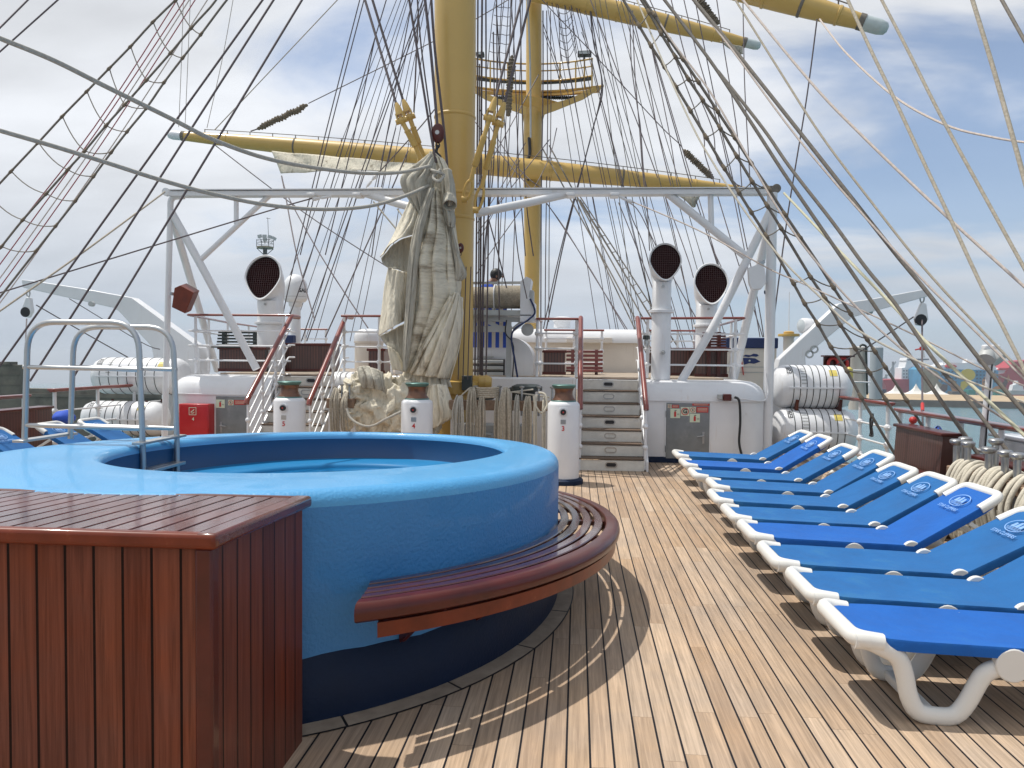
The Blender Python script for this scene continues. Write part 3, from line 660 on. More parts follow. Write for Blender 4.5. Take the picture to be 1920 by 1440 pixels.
# red fire hose box
a = P(335, 757, 11.8); b_ = P(391, 830, 11.8)
hb = thing('fire_hose_box', 'red fire hose box with white symbol and number 4, left of a grey door', 'hose box', ((a.x + b_.x) / 2, 11.8, .2))
m = MB(); m.bbox((a.x, 11.8, .22), (b_.x, 12.03, a.z)); part(m, 'case', m_red, hb, 35, .012)
m = MB(); m.bbox((a.x + .02, 11.793, .25), (b_.x - .02, 11.799, a.z - .03)); dd = part(m, 'door', m_red, hb, 35, .002)
c = P(361, 771, 11.79); r = .062
m = MB(); m.loops([[c + V((x * r, 0, z * r)) for x, z in ((-1, -1), (1, -1), (1, 1), (-1, 1))], [c + V((x * r * .86, 0, z * r * .86)) for x, z in ((-1, -1), (1, -1), (1, 1), (-1, 1))]])
m.tube([c + V((x * r, -.001, z * r)) for x, z in ((.45, .45), (.1, .1), (-.35, -.1), (-.35, -.45), (.1, -.5), (.5, -.2))], .007, 6); part(m, 'hose_symbol', m_paper, dd, 0)
part(text_mb('4', .075, P(362, 786, 11.79), (1, 0, 0), (0, 0, 1), .001, bold=.0015), 'number', m_paper, dd, 0)
# junction box, pipes and black hose on the starboard deckhouse
t = thing('alarm_junction_box', 'small dark red alarm box with cables below the rounded roof edge', 'junction box', P(1362, 745, 11.95))
m = MB(); m.box(P(1363, 745, 11.93), (.12, .12, .10)); part(m, 'box', m_varn, t, 35, .01)
m = MB(); m.box(P(1350, 744, 11.93), (.07, .08, .08)); part(m, 'cover', m_lgrey, t, 35, .01)
m = MB(); m.tube(smoothline([P(1370, 742, 11.92), P(1376, 750, 11.9), P(1392, 748, 11.93), P(1430, 752, 12.1), P(1440, 735, 12.3), P(1437, 700, 12.3)], 5), .009, 6); part(m, 'cable', m_white, t, 60)
m = MB(); m.tube(smoothline([P(1378, 745, 11.93), P(1386, 752, 11.88), P(1388, 790, 11.9), P(1386, 830, 11.9), P(1392, 857, 11.9)], 6), .019, 8)
tag(m.obj('black_hose', m_black), 'black rubber hose running down the white wall beside the grey hatch door', 'hose')
# ------------------------------------------------------------------ stairs
def stairs(x0, x1, label, rails):
    t = thing('deck_stairs', label, 'stairs', ((x0 + x1) / 2, 11, 0))
    n_ = 7; r = UZ / n_; run = .232
    for k in range(n_):
        y = 11.0 + k * run
        m = MB(); m.bbox((x0 + .03, y, k * r + .001), (x1 - .03, y + .02, (k + 1) * r - .034)); part(m, 'riser', m_stair, t, 0)
        m = MB(); m.bbox((x0 + .03, y - .018, (k + 1) * r - .022), (x1 - .03, y + run, (k + 1) * r - .006)); part(m, 'tread', m_tread, t, 35, .004)
        m = MB(); c = V(((x0 + x1) / 2, y - .003, (k + .47) * r)); w, h = .088, .044
        ov = lambda s_, dy: [c + V((math.copysign(w - h, math.cos(q)) * (abs(math.cos(q)) > .02) + h * s_ * math.cos(q), dy, h * s_ * math.sin(q))) for q in [2 * PI * (j + .5) / 20 for j in range(20)]]
        m.loops([ov(1, .003), ov(1, -.006), ov(.62, -.006)]); v = part(m, 'vent_plate', m_steel, t, 30)
        m = MB(); m.add(ov(.62, .001), [list(range(20))]); part(m, 'vent_hole', m_black if k % 3 == 0 else m_stair, v, 0)
    for x in (x0, x1):
        m = MB(); s_ = .03; xa, xb = (x, x + s_) if x == x0 else (x - s_, x)
        m.prism([(10.97, 0), (11.10, 0), (12.66, UZ - .20), (12.66, UZ + .01), (12.52, UZ + .01), (10.97, .14)], (xb, 0, 0), (0, 1, 0), (0, 0, 1), -(xb - xa) if False else (xb - xa)); part(m, 'stringer', m_white, t, 30)
    for x in rails:
        top = V((x, 12.75, UZ + .98)); bot = V((x, 10.98, .93))
        m = MB(); m.tube(rounded([top + V((0, .35, .005)), top, bot, bot + V((0, -.02, -.05))], .05, 3), .040, 12); part(m, 'handrail', m_rail, t, 60)
        for f, zf in ((0, 0), (.33, 0), (.66, 0)):
            y = 11.02 + f * 1.6; zb = f * 1.6 / run * r * .95 if f else .02
            m = MB(); zt = bot.z + (top.z - bot.z) * (y - bot.y) / (top.y - bot.y) - .03; m.tube([V((x, y, zb)), V((x, y, zt))], .022, 8)
            for q in (.35, .68): m.ball((x, y, zb + (zt - zb) * q), .042, 10, 8)
            part(m, 'baluster', m_white, t, 60)
        for q in (.30, .52, .76):
            m = MB(); m.tube(rounded([V((x, 11.02, .03 + .88 * q)), V((x, 12.62, UZ + .95 * q)), V((x, 12.9, UZ + .95 * q))], .05, 3), .014, 8); part(m, 'lower_rail', m_white, t, 60)
    return t
stairs(.0, .99, 'steps with seven worn risers and oval vent plates, right of the capstan numbered 3', (.045, .975))
stairs(-4.9, -3.89, 'narrow steps with red handrails behind the capstan numbered 5', (-4.87, -3.92))
# ------------------------------------------------------------------ rails of the raised deck
def fence(name, label, pts, z0, htop, bars, npost, rtop=.030, cat='railing', ball=True, group=None, rp=.024, rb=.014, mt=None):
    pts = [V(p) for p in pts]; t = thing(name, label, cat, (pts[0].x, pts[0].y, z0), group)
    m = MB(); m.tube(rounded([V((p.x, p.y, z0 + htop)) for p in pts], .06, 3), rtop, 10, sy=.7); part(m, 'cap_rail', mt or m_rail, t, 60)
    for b in bars:
        m = MB(); m.tube(rounded([V((p.x, p.y, z0 + b)) for p in pts], .06, 3), rb, 8); part(m, 'lower_rail', m_white, t, 60)
    L = [(pts[i + 1] - pts[i]).length for i in range(len(pts) - 1)]; T_ = sum(L)
    for k in range(npost):
        s_ = T_ * (k + .08) / max(1, npost - 1 + .16); i = 0
        while i < len(L) - 1 and s_ > L[i]: s_ -= L[i]; i += 1
        p = pts[i] + (pts[i + 1] - pts[i]).normalized() * min(s_, L[i] - .01)
        m = MB(); m.tube([V((p.x, p.y, z0)), V((p.x, p.y, z0 + htop - .02))], rp, 8)
        if ball:
            for b in bars: m.ball((p.x, p.y, z0 + b), rp * 1.9, 8, 6)
        part(m, 'post', m_white, t, 60)
    return t
FB = (.22, .47, .72)
fence('deck_railing', 'raised deck rail over the port deckhouse, pointed at its outer corner', [P(545, 590, 12.5), P(352, 588, 12.5), P(430, 603, 15.5), P(503, 614, 18.5)], UZ, .985, FB, 6)
fence('deck_railing', 'short raised deck rail left of the hanging sail', [P(640, 592, 12.6), P(735, 592, 12.6), P(735, 605, 13.6)], UZ, .985, FB, 4)
fence('deck_railing', 'raised deck rail from the starboard steps left to the winch', [P(1088, 596, 12.75), P(1007, 596, 12.75), P(1015, 600, 13.6)], UZ, .96, FB[:3], 3)
fence('deck_railing', 'raised deck rail over the starboard deckhouse, behind the nearer tall vent', [P(1202, 595, 12.75), P(1396, 595, 12.5), P(1340, 612, 15.8), P(1300, 618, 18)], UZ, .975, FB, 6)
fence('deck_railing', 'far red topped rail between the two sets of steps on the raised deck, near the cream deckhouse', [P(1020, 619, 16.2), P(1133, 619, 16.2)], UZ, .90, FB, 3, ball=True)['label'] = 'farther short rail in front of the long cream deckhouse'
fence('deck_railing', 'far rail behind', [P(530, 617, 18.0), P(614, 617, 18.0)], UZ, .95, FB, 3)['label'] = 'farther short rail beneath the white satellite dome'
fence('deck_railing', 'x', [P(1212, 618, 17.5), P(1330, 618, 17.5)], UZ, .95, FB[1:], 3)['label'] = 'farther rail seen behind the tall starboard vents'
# ------------------------------------------------------------------ lockers and seats on the raised deck
def locker(px0, py0, px1, py1, Y, dep, label, name='wooden_locker', m=None, z0=None, cat='locker'):
    a = P(px0, py0, Y); b_ = P(px1, py1, Y); z0 = UZ if z0 is None else z0
    t = thing(name, label, cat, ((a.x + b_.x) / 2, Y, z0))
    mb = MB(); mb.bbox((a.x + .03, Y, z0), (b_.x - .03, Y + dep, a.z - .05)); part(mb, 'body', m or m_slat, t, 0)
    mb = MB(); mb.bbox((a.x, Y - .03, a.z - .05), (b_.x, Y + dep + .02, a.z)); part(mb, 'lid', m_varn, t, 35, .01)
    mb = MB(); mb.bbox((a.x + .01, Y - .012, z0), (b_.x - .01, Y + .02, z0 + .06)); part(mb, 'plinth', m_varn, t, 0)
    return t
locker(408, 650, 500, 690, 14.0, .6, 'dark red-brown locker behind the port deckhouse rail, under stacked slatted seats')
locker(531, 643, 622, 690, 14.6, .6, 'wide dark red-brown locker at the head of the port steps')
locker(688, 653, 723, 690, 13.6, .5, 'small dark red locker left of the hanging sail')
locker(1016, 656, 1062, 705, 14.2, .5, 'dark brown locker between the winch and the starboard steps')
locker(1248, 652, 1302, 708, 14.6, .5, 'red-brown locker just behind the nearer tall starboard vent')
locker(1302, 654, 1366, 708, 13.9, .55, 'very dark cabinet beside the diagonal gantry leg, starboard')
def slat_seat(px0, py0, px1, py1, Y, label, n_=5, m=None):
    a = P(px0, py0, Y); b_ = P(px1, py1, Y); t = thing('slatted_bench', label, 'bench', ((a.x + b_.x) / 2, Y, UZ))
    h = (a.z - b_.z) / n_
    for k in range(n_):
        mb = MB(); z = b_.z + h * (k + .5); y = Y + .02 * k; mb.box(((a.x + b_.x) / 2, y, z), (b_.x - a.x, .03, h * .62)); part(mb, 'slat', m or m_rail, t, 35, .006)
    for x in (a.x + .12, b_.x - .12):
        mb = MB(); mb.bbox((x - .03, Y + .03, UZ), (x + .03, Y + .14, a.z)); part(mb, 'leg', m or m_rail, t, 0)
    mb = MB(); mb.bbox((a.x, Y - .42, b_.z - .03), (b_.x, Y - .02, b_.z + .01)); part(mb, 'seat', m or m_rail, t, 35, .01)
    return t
slat_seat(406, 620, 487, 650, 14.3, 'dark grey slatted seat stacked above the port locker', 5, m_dgreen)
slat_seat(1062, 655, 1130, 694, 14.8, 'red slatted bench behind the starboard step rail', 5)
slat_seat(1318, 622, 1362, 654, 13.8, 'folded slatted deck chairs leaning on the starboard cabinet', 6, m_varn)
t = thing('red_brown_gate', 'dark red wood panel at the back of the starboard raised deck', 'panel', P(1215, 700, 17.7))
mb = MB(); a = P(1212, 655, 17.7); b_ = P(1262, 708, 17.7); mb.bbox((a.x, 17.7, UZ), (b_.x + 1.4, 17.78, a.z)); part(mb, 'boards', m_slat, t, 0)
mb = MB(); mb.bbox((a.x, 17.66, a.z), (b_.x + 1.4, 17.82, a.z + .04)); part(mb, 'cap', m_rail, t, 35, .01)
# white tank left of the sail
q = P(692, 650, 14.4); t = thing('white_tank', 'upright white tank with a domed top left of the hanging sail', 'tank', (q.x, 14.4, UZ))
m = MB(); m.lathe([(.27, 0), (.27, .56), (.285, .565), (.285, .60)], n=28); m.obj('shell', m_cream, t)
m = MB(); m.lathe([(.285, .60), (.285, .70), (.25, .78), (.15, .83), (.02, .84)], n=28); m.obj('lid', m_white, t, 50)
# long cream deckhouse in the middle
a = P(997, 616, 17.2); b_ = P(1200, 640, 17.2)
t = thing('cream_deckhouse', 'long cream deckhouse with a thick white rounded roof, behind the red step rails', 'deckhouse', ((a.x + b_.x) / 2, 17.2, UZ))
m = MB(); m.bbox((P(960, 640, 17.2).x, 17.24, UZ), (b_.x + .02, 24, a.z - .2)); part(m, 'wall', m_cream, t, 0)
m = MB(); x0, x1 = P(955, 640, 17.2).x, b_.x + .05; L = []
for k in range(7):
    q = PI / 2 * k / 6; L.append([V((x0, 17.14 + .28 * (1 - math.cos(q)), a.z - .29 + .29 * math.sin(q))), V((x1, 17.14 + .28 * (1 - math.cos(q)), a.z - .29 + .29 * math.sin(q)))])
L = [[V((x0, 17.14, a.z - .31)), V((x1, 17.14, a.z - .31))]] + L + [[V((x0, 24, a.z)), V((x1, 24, a.z))], [V((x0, 24, a.z - .31)), V((x1, 24, a.z - .31))], [V((x0, 17.14, a.z - .31)), V((x1, 17.14, a.z - .31))]]
m.loops([list(l) for l in zip(*L)], closed=False, cap0=True, cap1=True); part(m, 'rounded_roof', m_white, t, 50)
m = MB(); m.box(P(1105, 638, 17.08), (1.0, .16, .12)); part(m, 'light_box', m_cream, t, 35, .01)
q = P(1054, 603, 18.5); m = MB(); m.lathe([(.20, -.15), (.20, .0), (.23, .02), (.23, .09), (.1, .12)], (q.x, 18.5, q.z), n=20)
tag(m.obj('roof_vent', m_white, org=(q.x, 18.5, q.z)), 'small white round vent on top of the long cream deckhouse roof', 'vent')
# starboard cream house with navy roof and pennant logo
a = P(1363, 633, 16.0); b_ = P(1455, 708, 16.0)
t = thing('beige_deckhouse', 'beige deckhouse with a navy roof and two navy pennants painted on it', 'deckhouse', ((a.x + b_.x) / 2, 16, UZ))
m = MB(); m.bbox((a.x, 16.0, .3), (b_.x, 19, P(1400, 653, 16).z)); part(m, 'wall', m_cream, t, 0)
m = MB(); m.bbox((a.x - .03, 15.95, P(1400, 653, 16).z + .001), (b_.x + .02, 19.05, a.z)); part(m, 'roof', m_bluecanvas, t, 35, .02)
for k in (688, 698): 
    m = MB(); q = P(1400, k, 15.985); m.bbox((a.x, 15.992, q.z - .008), (b_.x, 15.999, q.z + .008)); part(m, 'groove', m_lgrey, t, 0)
def flat(parent, name, m, pts, Y):
    mb = MB(); q = [P(x, y, Y) for x, y in pts]; n_ = len(q); mb.add(q + [p + V((0, .003, 0)) for p in q], [list(range(n_)), list(range(n_, 2 * n_))[::-1]] + [[i, (i + 1) % n_, n_ + (i + 1) % n_, n_ + i] for i in range(n_)]); return part(mb, name, m, parent, 0)
flat(t, 'pennant', m_blueflag, [(1393, 668), (1398, 665), (1407, 666), (1413, 663), (1420, 664), (1423, 667), (1418, 669), (1410, 668), (1404, 669.5)], 15.99)
pn = flat(t, 'pennant', m_blueflag, [(1393, 671), (1405, 671), (1416, 672), (1426, 678), (1414, 682), (1405, 681), (1395, 684)], 15.99)
st = []
c = P(1405.5, 676.3, 15.985)
m = MB(); m.add([c + V((math.sin(PI * k / 5) * (.028 if k % 2 == 0 else .011), 0, math.cos(PI * k / 5) * (.028 if k % 2 == 0 else .011))) for k in range(10)], [list(range(10))]); part(m, 'star', m_paper, pn, 0)
m = MB(); m.bar(P(1390.5, 677, 15.985), P(1394, 703, 15.985), .012, .05, up=(0, 1, 0)); part(m, 'red_staff', m_signred, t, 0)
# cabin behind the mast with a louvred door
a = P(870, 638, 13.3); b_ = P(1003, 720, 13.3)
t = thing('engine_casing', 'white casing with a rounded shoulder and a louvred door, right of the big mast', 'deckhouse', ((a.x + b_.x) / 2, 13.3, UZ - .3))
xr = P(1000, 680, 13.3).x; xl = P(740, 680, 13.3).x; zt = a.z
prof = [V((xl, 0, .9)), V((xr, 0, .9)), V((xr, 0, zt - .36))] + arc((xr - .42, 0, zt - .36), (1, 0, 0), (0, 0, 1), .42, 0, PI / 2, 8)[1:] + [V((xl, 0, zt + .06))]
m = MB(); m.loops([[p + V((0, 13.3, 0)) for p in prof], [p + V((0, 14.2, 0)) for p in prof]], cap0=True, cap1=True); part(m, 'body', m_white, t, 40)
a = P(886, 673, 13.28); b_ = P(946, 724, 13.28)
m = MB(); m.bbox((a.x, 13.24, b_.z - .1), (b_.x, 13.296, a.z)); lv = part(m, 'louvre_recess', m_black, t, 0)
for k in range(5):
    z = b_.z - .06 + (a.z - b_.z + .06) * (k + .5) / 5; m = MB(); m.box(((a.x + b_.x) / 2, 13.22, z), (b_.x - a.x - .04, .07, .058), Matrix.Rotation(math.radians(-25), 3, 'X')); part(m, 'louvre_blade', m_lgrey, lv, 0)
m = MB(); q = P(911, 669, 13.28); m.box(q, (.28, .02, .02)); part(m, 'name_plate', m_lgrey, t, 0)
# ------------------------------------------------------------------ cowl vents
def vent(pxc, pyc, w, h, Y, pxs0, pxs1, z0, zcol, label):
    """egg shaped mesh mouth facing aft on a round trunk"""
    c = P(pxc, pyc, Y - .18); hw = w / 2 * Y / FPX; hh = h / 2 * Y / FPX; a = P(pxs0, pyc, Y); b_ = P(pxs1, pyc, Y); xs = (a.x + b_.x) / 2; rs = (b_.x - a.x) / 2
    t = thing('cowl_vent', label, 'vent', (xs, Y, z0))
    nn = 36
    def egg(s_, dy, dz=0, lean=.32):
        o = []
        for k in range(nn):
            q = 2 * PI * k / nn; z = math.sin(q); x = math.cos(q) * (1 - .30 * max(0, -z) ** 1.1 * (1 if z < 0 else 0)) * (1 + .03 * z)
            o.append(V((c.x + x * hw * s_, c.y + dy - z * hh * lean * -1, c.z + z * hh * s_ + dz)))
        return o
    def circ(yc, z, r, n_=nn):   # horizontal ring of the trunk matched to the egg's parameter
        return [V((xs + r * math.cos(2 * PI * k / n_), yc - r * math.sin(-2 * PI * k / n_), z)) for k in range(n_)]
    zneck = c.z - hh * 1.02
    m = MB(); m.loops([egg(.93, -.012), egg(1.0, -.03), egg(1.03, .0), egg(1.0, .05)]); part(m, 'mouth_ring', m_white, t, 50)
    def lerp(A, B, f): return [p * (1 - f) + q * f for p, q in zip(A, B)]
    E0 = egg(1.0, .03); T0 = circ(Y, zneck, rs)
    mids = [E0]
    for f in (.25, .5, .75):
        ring = lerp(E0, T0, f); bulge = math.sin(PI * f) * .12
        mids.append([p + V((0, bulge * (1 if p.z > zneck else 0), bulge * .35 * ((p.z - zneck) / max(.01, hh)))) for p in ring])
    m = MB(); m.loops(mids + [T0, circ(Y, zcol, rs), circ(Y, zcol, rs)]); part(m, 'cowl', m_white, t, 60)
    m = MB(); m.lathe([(rs + .004, z0 - c.z * 0 - z0), (rs + .004, zcol - z0), (rs, zcol - z0 + .01)], (xs, Y, z0), n=32); part(m, 'trunk', m_white, t, 50)
    m = MB(); m.lathe([(rs + .006, -.03), (rs + .05, -.02), (rs + .05, .02), (rs + .006, .03)], (xs, Y, zcol), n=32); part(m, 'collar', m_white, t, 50)
    m = MB(); m.add(egg(.95, .05), [list(range(nn))]); mm = part(m, 'maroon_inside', m_vent, t, 0)
    m = MB(); e = egg(.93, .0); nx = 17
    def inside(x, z):
        zz = (z - c.z) / (hh * .94)
        if abs(zz) >= 1: return 0
        q = math.asin(max(-1, min(1, zz))); return hw * .94 * math.cos(q) * (1 - (.30 * max(0, -zz) ** 1.1)) * (1 + .03 * zz)
    step = 2 * hw / nx; z = c.z - hh + step
    while z < c.z + hh - step * .5:
        L_ = inside(0, z)
        if L_ > .02: y = c.y + .02 + (z - c.z) * .32; m.bar((c.x - L_, y, z), (c.x + L_, y, z), .006, .006)
        z += step
    for i in range(1, nx):
        x = c.x - hw + i * step; zs = [c.z + hh * (-1 + 2 * k / 60) for k in range(61)]; ok = [z for z in zs if inside(0, z) > abs(x - c.x)]
        if len(ok) > 1: m.bar((x, c.y + .02 + (ok[0] - c.z) * .32, ok[0]), (x, c.y + .02 + (ok[-1] - c.z) * .32, ok[-1]), .006, .006)
    part(m, 'wire_mesh', m_mesh, mm, 0)
    q = V((xs, Y - rs - .005, zneck - .07)); m = MB(); m.cyl(q + V((0, .03, 0)), q + V((0, -.02, 0)), .022, 10); part(m, 'bolt', m_steel, t)
    return t
vent(493, 520, 71, 87, 14.4, 484, 530, UZ, P(507, 606, 14.4).z, 'white cowl vent with dark maroon mesh mouth on the port side')
v = vent(1247.5, 491, 58, 70, 12.5, 1224, 1259.5, UZ - .02, P(1240, 584, 12.5).z, 'tall narrow white cowl vent with maroon mouth on the starboard deckhouse edge')
m = MB(); q = P(1243, 661, 12.5 - .22); m.cyl(q + V((0, .06, 0)), q + V((0, -.04, 0)), .035, 14); m.ball(q + V((0, -.05, 0)), .02); part(m, 'drain_valve', m_steel, v, 50)
vent(1333.5, 532, 61, 76, 14.6, 1306, 1346, UZ, P(1326, 611, 14.6).z, 'white cowl vent with maroon mouth behind the diagonal starboard gantry leg')
# ------------------------------------------------------------------ satellite dome
q = P(554, 560, 16.5); k_ = 16.5 / FPX; t = thing('satellite_dome', 'white domed satellite antenna on a white column, right of the port cowl vent', 'satellite dome', (q.x, 16.5, UZ))
R1 = 22.5 * k_; zb = P(554, 562, 16.5).z - UZ; zt = P(554, 514, 16.5).z - UZ
m = MB(); pr = [(R1 * .8, zb - .05), (R1 * .97, zb), (R1, zb + .02), (R1, zb + .26)]
for k in range(1, 9):
    a_ = PI / 2 * k / 8; pr.append((R1 * math.cos(a_) + .001, zb + .26 + (zt - zb - .26) * math.sin(a_)))
m.lathe(pr, n=40); dm = m.obj('dome', m_white, t, 60)
m = MB(); m.lathe([(R1 * .99, zb + .052), (R1 * 1.004, zb + .055), (R1 * 1.004, zb + .065), (R1 * .99, zb + .068)], n=40); m.obj('seam_ring', m_lgrey, t, 60)
m = MB(); m.lathe([(.115, -.0), (.11, zb - .16), (.14, zb - .14), (.15, zb - .05)], n=24); m.obj('column', m_white, t, 50)
tx = text_mb('SAILOR', .12, (0, 0, 0), (1, 0, 0), (0, 0, 1), 0, align='LEFT', bold=.003)
m = MB(); vs = []
for x, y, z in tx.v:
    a_ = math.radians(-38) + x / R1 - .0; vs.append((math.sin(a_ + math.radians(74)) * (R1 + .004), -math.cos(a_ + math.radians(74)) * (R1 + .004), z + zb + .19))
m.add(vs, tx.f); m.obj('lettering', m_black, dm, 0)
m = MB(); a = P(531, 628, 16); b_ = P(549, 643, 16); m.bbox((a.x, 16, b_.z - .3), (b_.x, 16.2, a.z)); tag(m.obj('blue_canvas_cover', m_bluecanvas, bevel=.02), 'small navy canvas cover beside the satellite dome column', 'cover')
# ------------------------------------------------------------------ gantry
GY = 12.4; t = thing('gantry', 'white steel gantry with a long beam spanning the deck before the masts', 'gantry', (CX, GY, 0))
m = MB(); a = P(313, 362, GY); b_ = P(1440, 358, GY); w = .10
m.bar(P(322, 365, GY), P(1440, 361, GY), .20, .075); m.bar(P(322, 358.5, GY), P(1440, 354.5, GY), .26, .016); part(m, 'beam', m_white, t, 30)
m = MB(); m.bar(P(630, 356.3, GY), P(1130, 355.2, GY), .10, .010); part(m, 'rust_streak', mat('rust', (.15, .045, .025), .8, var=.4, vs=20), t, 0)
for px in (313, 1447):
    m = MB(); c = P(px if px < 900 else 1455, 360 if px < 900 else 354, GY); m.cyl(c + V((0, -.04, 0)), c + V((0, .04, 0)), .07, 16); m.bar(c + V((0, 0, 0)), c + V((.16 if px < 900 else -.24, 0, -.01)), .07, .09); part(m, 'end_sheave', m_white if px < 900 else m_tar, t, 40, .004)
def tubes(name, pts, r, m=m_white, rd=.25): mb = MB(); mb.tube(rounded(pts, rd, 6), r, 14); return part(mb, name, m, t, 60)
k_ = GY / FPX
tubes('post', [P(345, 368, GY), P(320, 369, GY), P(315, 560, GY), V((P(308, 840, GY).x, GY, 0))], 5.8 * k_)
tubes('post', [P(1448, 362, GY), P(1444, 600, GY), V((P(1437, 860, GY).x, GY, 0))], 9.2 * k_)
tubes('leg', [P(321, 397, GY), P(373, 490, GY), P(481, 692, GY)], 7.5 * k_)
q = P(407, 692, 15.2); tubes('leg', [P(321, 400, GY), V((q.x, 15.2, UZ))], 7.5 * k_)
tubes('brace', [P(373, 490, GY), P(507, 365, GY)], 5.2 * k_)
tubes('hanger', [P(443, 368, GY), P(443, 420, GY)], 4.6 * k_)
tubes('leg', [P(1450, 385, GY), P(1405, 478, GY), P(1345, 600, GY), P(1277, 715, GY)], 7.6 * k_)
q = P(1376, 708, 13.6); tubes('leg', [P(1447, 400, GY), P(1410, 560, 13.0), V((q.x, 13.6, UZ))], 8.2 * k_)
tubes('brace', [P(1251, 362, GY), P(1400, 482, GY)], 7.2 * k_)
tubes('hanger', [P(1332, 362, GY), P(1334, 428, GY)], 5.2 * k_)
tubes('mast_brace', [P(684, 362, GY), P(765, 388, 12.2), P(845, 400, 11.95)], 7.5 * k_)
tubes('mast_brace', [P(1066, 363, GY), P(1000, 378, 12.2), P(893, 400, 11.9)], 7.5 * k_)
for x0, x1, y in ((685, 717, 352),): 
    m = MB(); m.hexa([P(x0, y + 4, GY - .05), P(x1, y + 4, GY - .05), P(x1, y + 4, GY + .05), P(x0, y + 4, GY + .05), P(x0 + 2, y - 1, GY - .03), P(x1 - 1, y - 1, GY - .03), P(x1 - 1, y - 1, GY + .03), P(x0 + 2, y - 1, GY + .03)]); part(m, 'fairlead', m_white, t, 30)
for px in (587, 672, 1070, 1152): m = MB(); m.box(P(px, 367, GY - .03), (.14, .24, .05)); part(m, 'pad_eye', m_white, t, 35, .01)
# speakers on the gantry
def speaker(name, label, poly, Y, dep, m_, off, brk):
    t = thing(name, label, 'loudspeaker', P(poly[0][0], poly[0][1], Y)); pts = [P(x, y, Y) for x, y in poly]; n_ = len(pts); d = V(off)
    mb = MB(); mb.add(pts + [p + d for p in pts], [list(range(n_)), list(range(n_, 2 * n_))[::-1]] + [[i, (i + 1) % n_, n_ + (i + 1) % n_, n_ + i] for i in range(n_)]); part(mb, 'case', m_, t, 30, .006)
    mb = MB(); a, b_ = brk; mb.bar(P(*a, Y + .05), P(*b_, Y + .1), .05, .05); part(mb, 'bracket', m_steel, t, 0)
    return t
speaker('wooden_loudspeaker', 'varnished wooden loudspeaker box tilted on the port gantry post', [(327, 540), (338, 535), (363, 549), (347, 588), (322, 576)], 12.1, .2, m_varn2, (-.03, .26, .06), ((318, 550), (328, 552)))
speaker('white_loudspeaker', 'white loudspeaker hanging from the starboard gantry leg', [(1403, 502), (1423, 495), (1434, 503), (1437, 530), (1428, 541), (1411, 543), (1405, 530)], 12.2, .2, m_white, (.03, .22, 0), ((1424, 495), (1432, 490)))
# caged deck lamp by the steps
q = P(1212, 640, 12.6); t = thing('caged_deck_lamp', 'small green deck lamp in a wire cage beside the starboard handrail', 'lamp', q)
m = MB(); m.lathe([(.03, .10), (.055, .09), (.06, .04), (.05, .03)], q, n=16); part(m, 'cap', m_dgreen, t); m = MB(); m.ball(q + V((0, 0, -.02)), .042, 12, 8, (1, 1, 1.5)); part(m, 'glass', m_lens, t, 60)
for k in range(6):
    a_ = PI / 3 * k; d = V((math.cos(a_), math.sin(a_), 0)) * .055; m = MB(); m.tube([q + d + V((0, 0, .04)), q + d + V((0, 0, -.06)), q + d * .5 + V((0, 0, -.10)), q + V((0, 0, -.105))], .004, 5); part(m, 'cage_wire', m_steel, t)
# ------------------------------------------------------------------ mooring winch on its stand
WY = 12.9; t = thing('rope_winch', 'grey winch stand carrying a wide drum wound with beige rope, right of the mast', 'winch', P(945, 600, WY))
m = MB(); a = P(868, 558, WY); b_ = P(982, 558, WY); r0 = 22.5 * WY / FPX
m.cyl(a, b_, r0 * .88, 40); part(m, 'drum_core', m_rope, t, 50)
def winding(px0, px1, r, nt_):
    a = P(px0, 557, WY); b_ = P(px1, 557, WY); rr = (b_.x - a.x) / nt_ / 2; pts = []
    for k in range(nt_ * 18 + 1):
        q = 2 * PI * k / 18; pts.append(V((a.x + (b_.x - a.x) * k / (nt_ * 18), WY + r * math.cos(q), a.z + r * math.sin(q))))
    m = MB(); m.tube(pts, rr * 1.02, 5); part(m, 'rope_winding', m_rope, t, 60)
winding(930, 979, r0 * .93, 21); winding(870, 925, r0 * .80, 23)
for px, rr in ((928, 1.1), (981, 1.05), (868, 1.1)):
    m = MB(); a = P(px - 1, 558, WY); b_ = P(px + 1, 558, WY); m.cyl(a, b_, r0 * rr, 36); part(m, 'flange', m_white, t, 40)
m = MB(); m.prism([(-.12, -.36), (.12, -.36), (.12, -.05), (.02, .05), (.06, .34), (-.02, .38), (-.12, .30)], P(989, 562, WY - .25), (1, 0, 0), (0, 0, 1), -.5); part(m, 'end_plate', m_white, t, 30)
m = MB(); m.box(P(994, 562, WY - .1), (.13, .25, .30)); part(m, 'gear_box', m_lgrey, t, 35, .02)
m = MB(); m.bar(P(862, 531, WY), P(981, 530, WY), .05, .04); part(m, 'top_bar', m_lgrey, t, 0)
for (x0, y0, x1, y1, w) in ((862, 586, 994, 588, .10), (862, 597, 994, 600, .08), (862, 617, 960, 617, .10), (954, 600, 954, 742, .085), (962, 618, 992, 594, .07), (905, 597, 942, 618, .07), (880, 618, 895, 597, .06)):
    m = MB(); m.bar(P(x0, y0, WY - .12), P(x1, y1, WY - .12), w, w, up=(0, 1, 0)); part(m, 'stand_beam', m_lgrey, t, 0)
m = MB(); m.bbox(tuple(P(862, 594, WY + .2)), tuple(P(996, 590, WY - .25))); part(m, 'stand_plate', m_lgrey, t, 0)
m = MB(); m.tube(smoothline([P(994, 560, WY - .3), P(1003, 585, WY - .3), P(990, 600, WY - .3), P(960, 625, WY - .25), P(966, 680, WY - .25), P(975, 735, WY - .2)], 5), .016, 6); part(m, 'blue_cable', m_bluecanvas, t, 60)
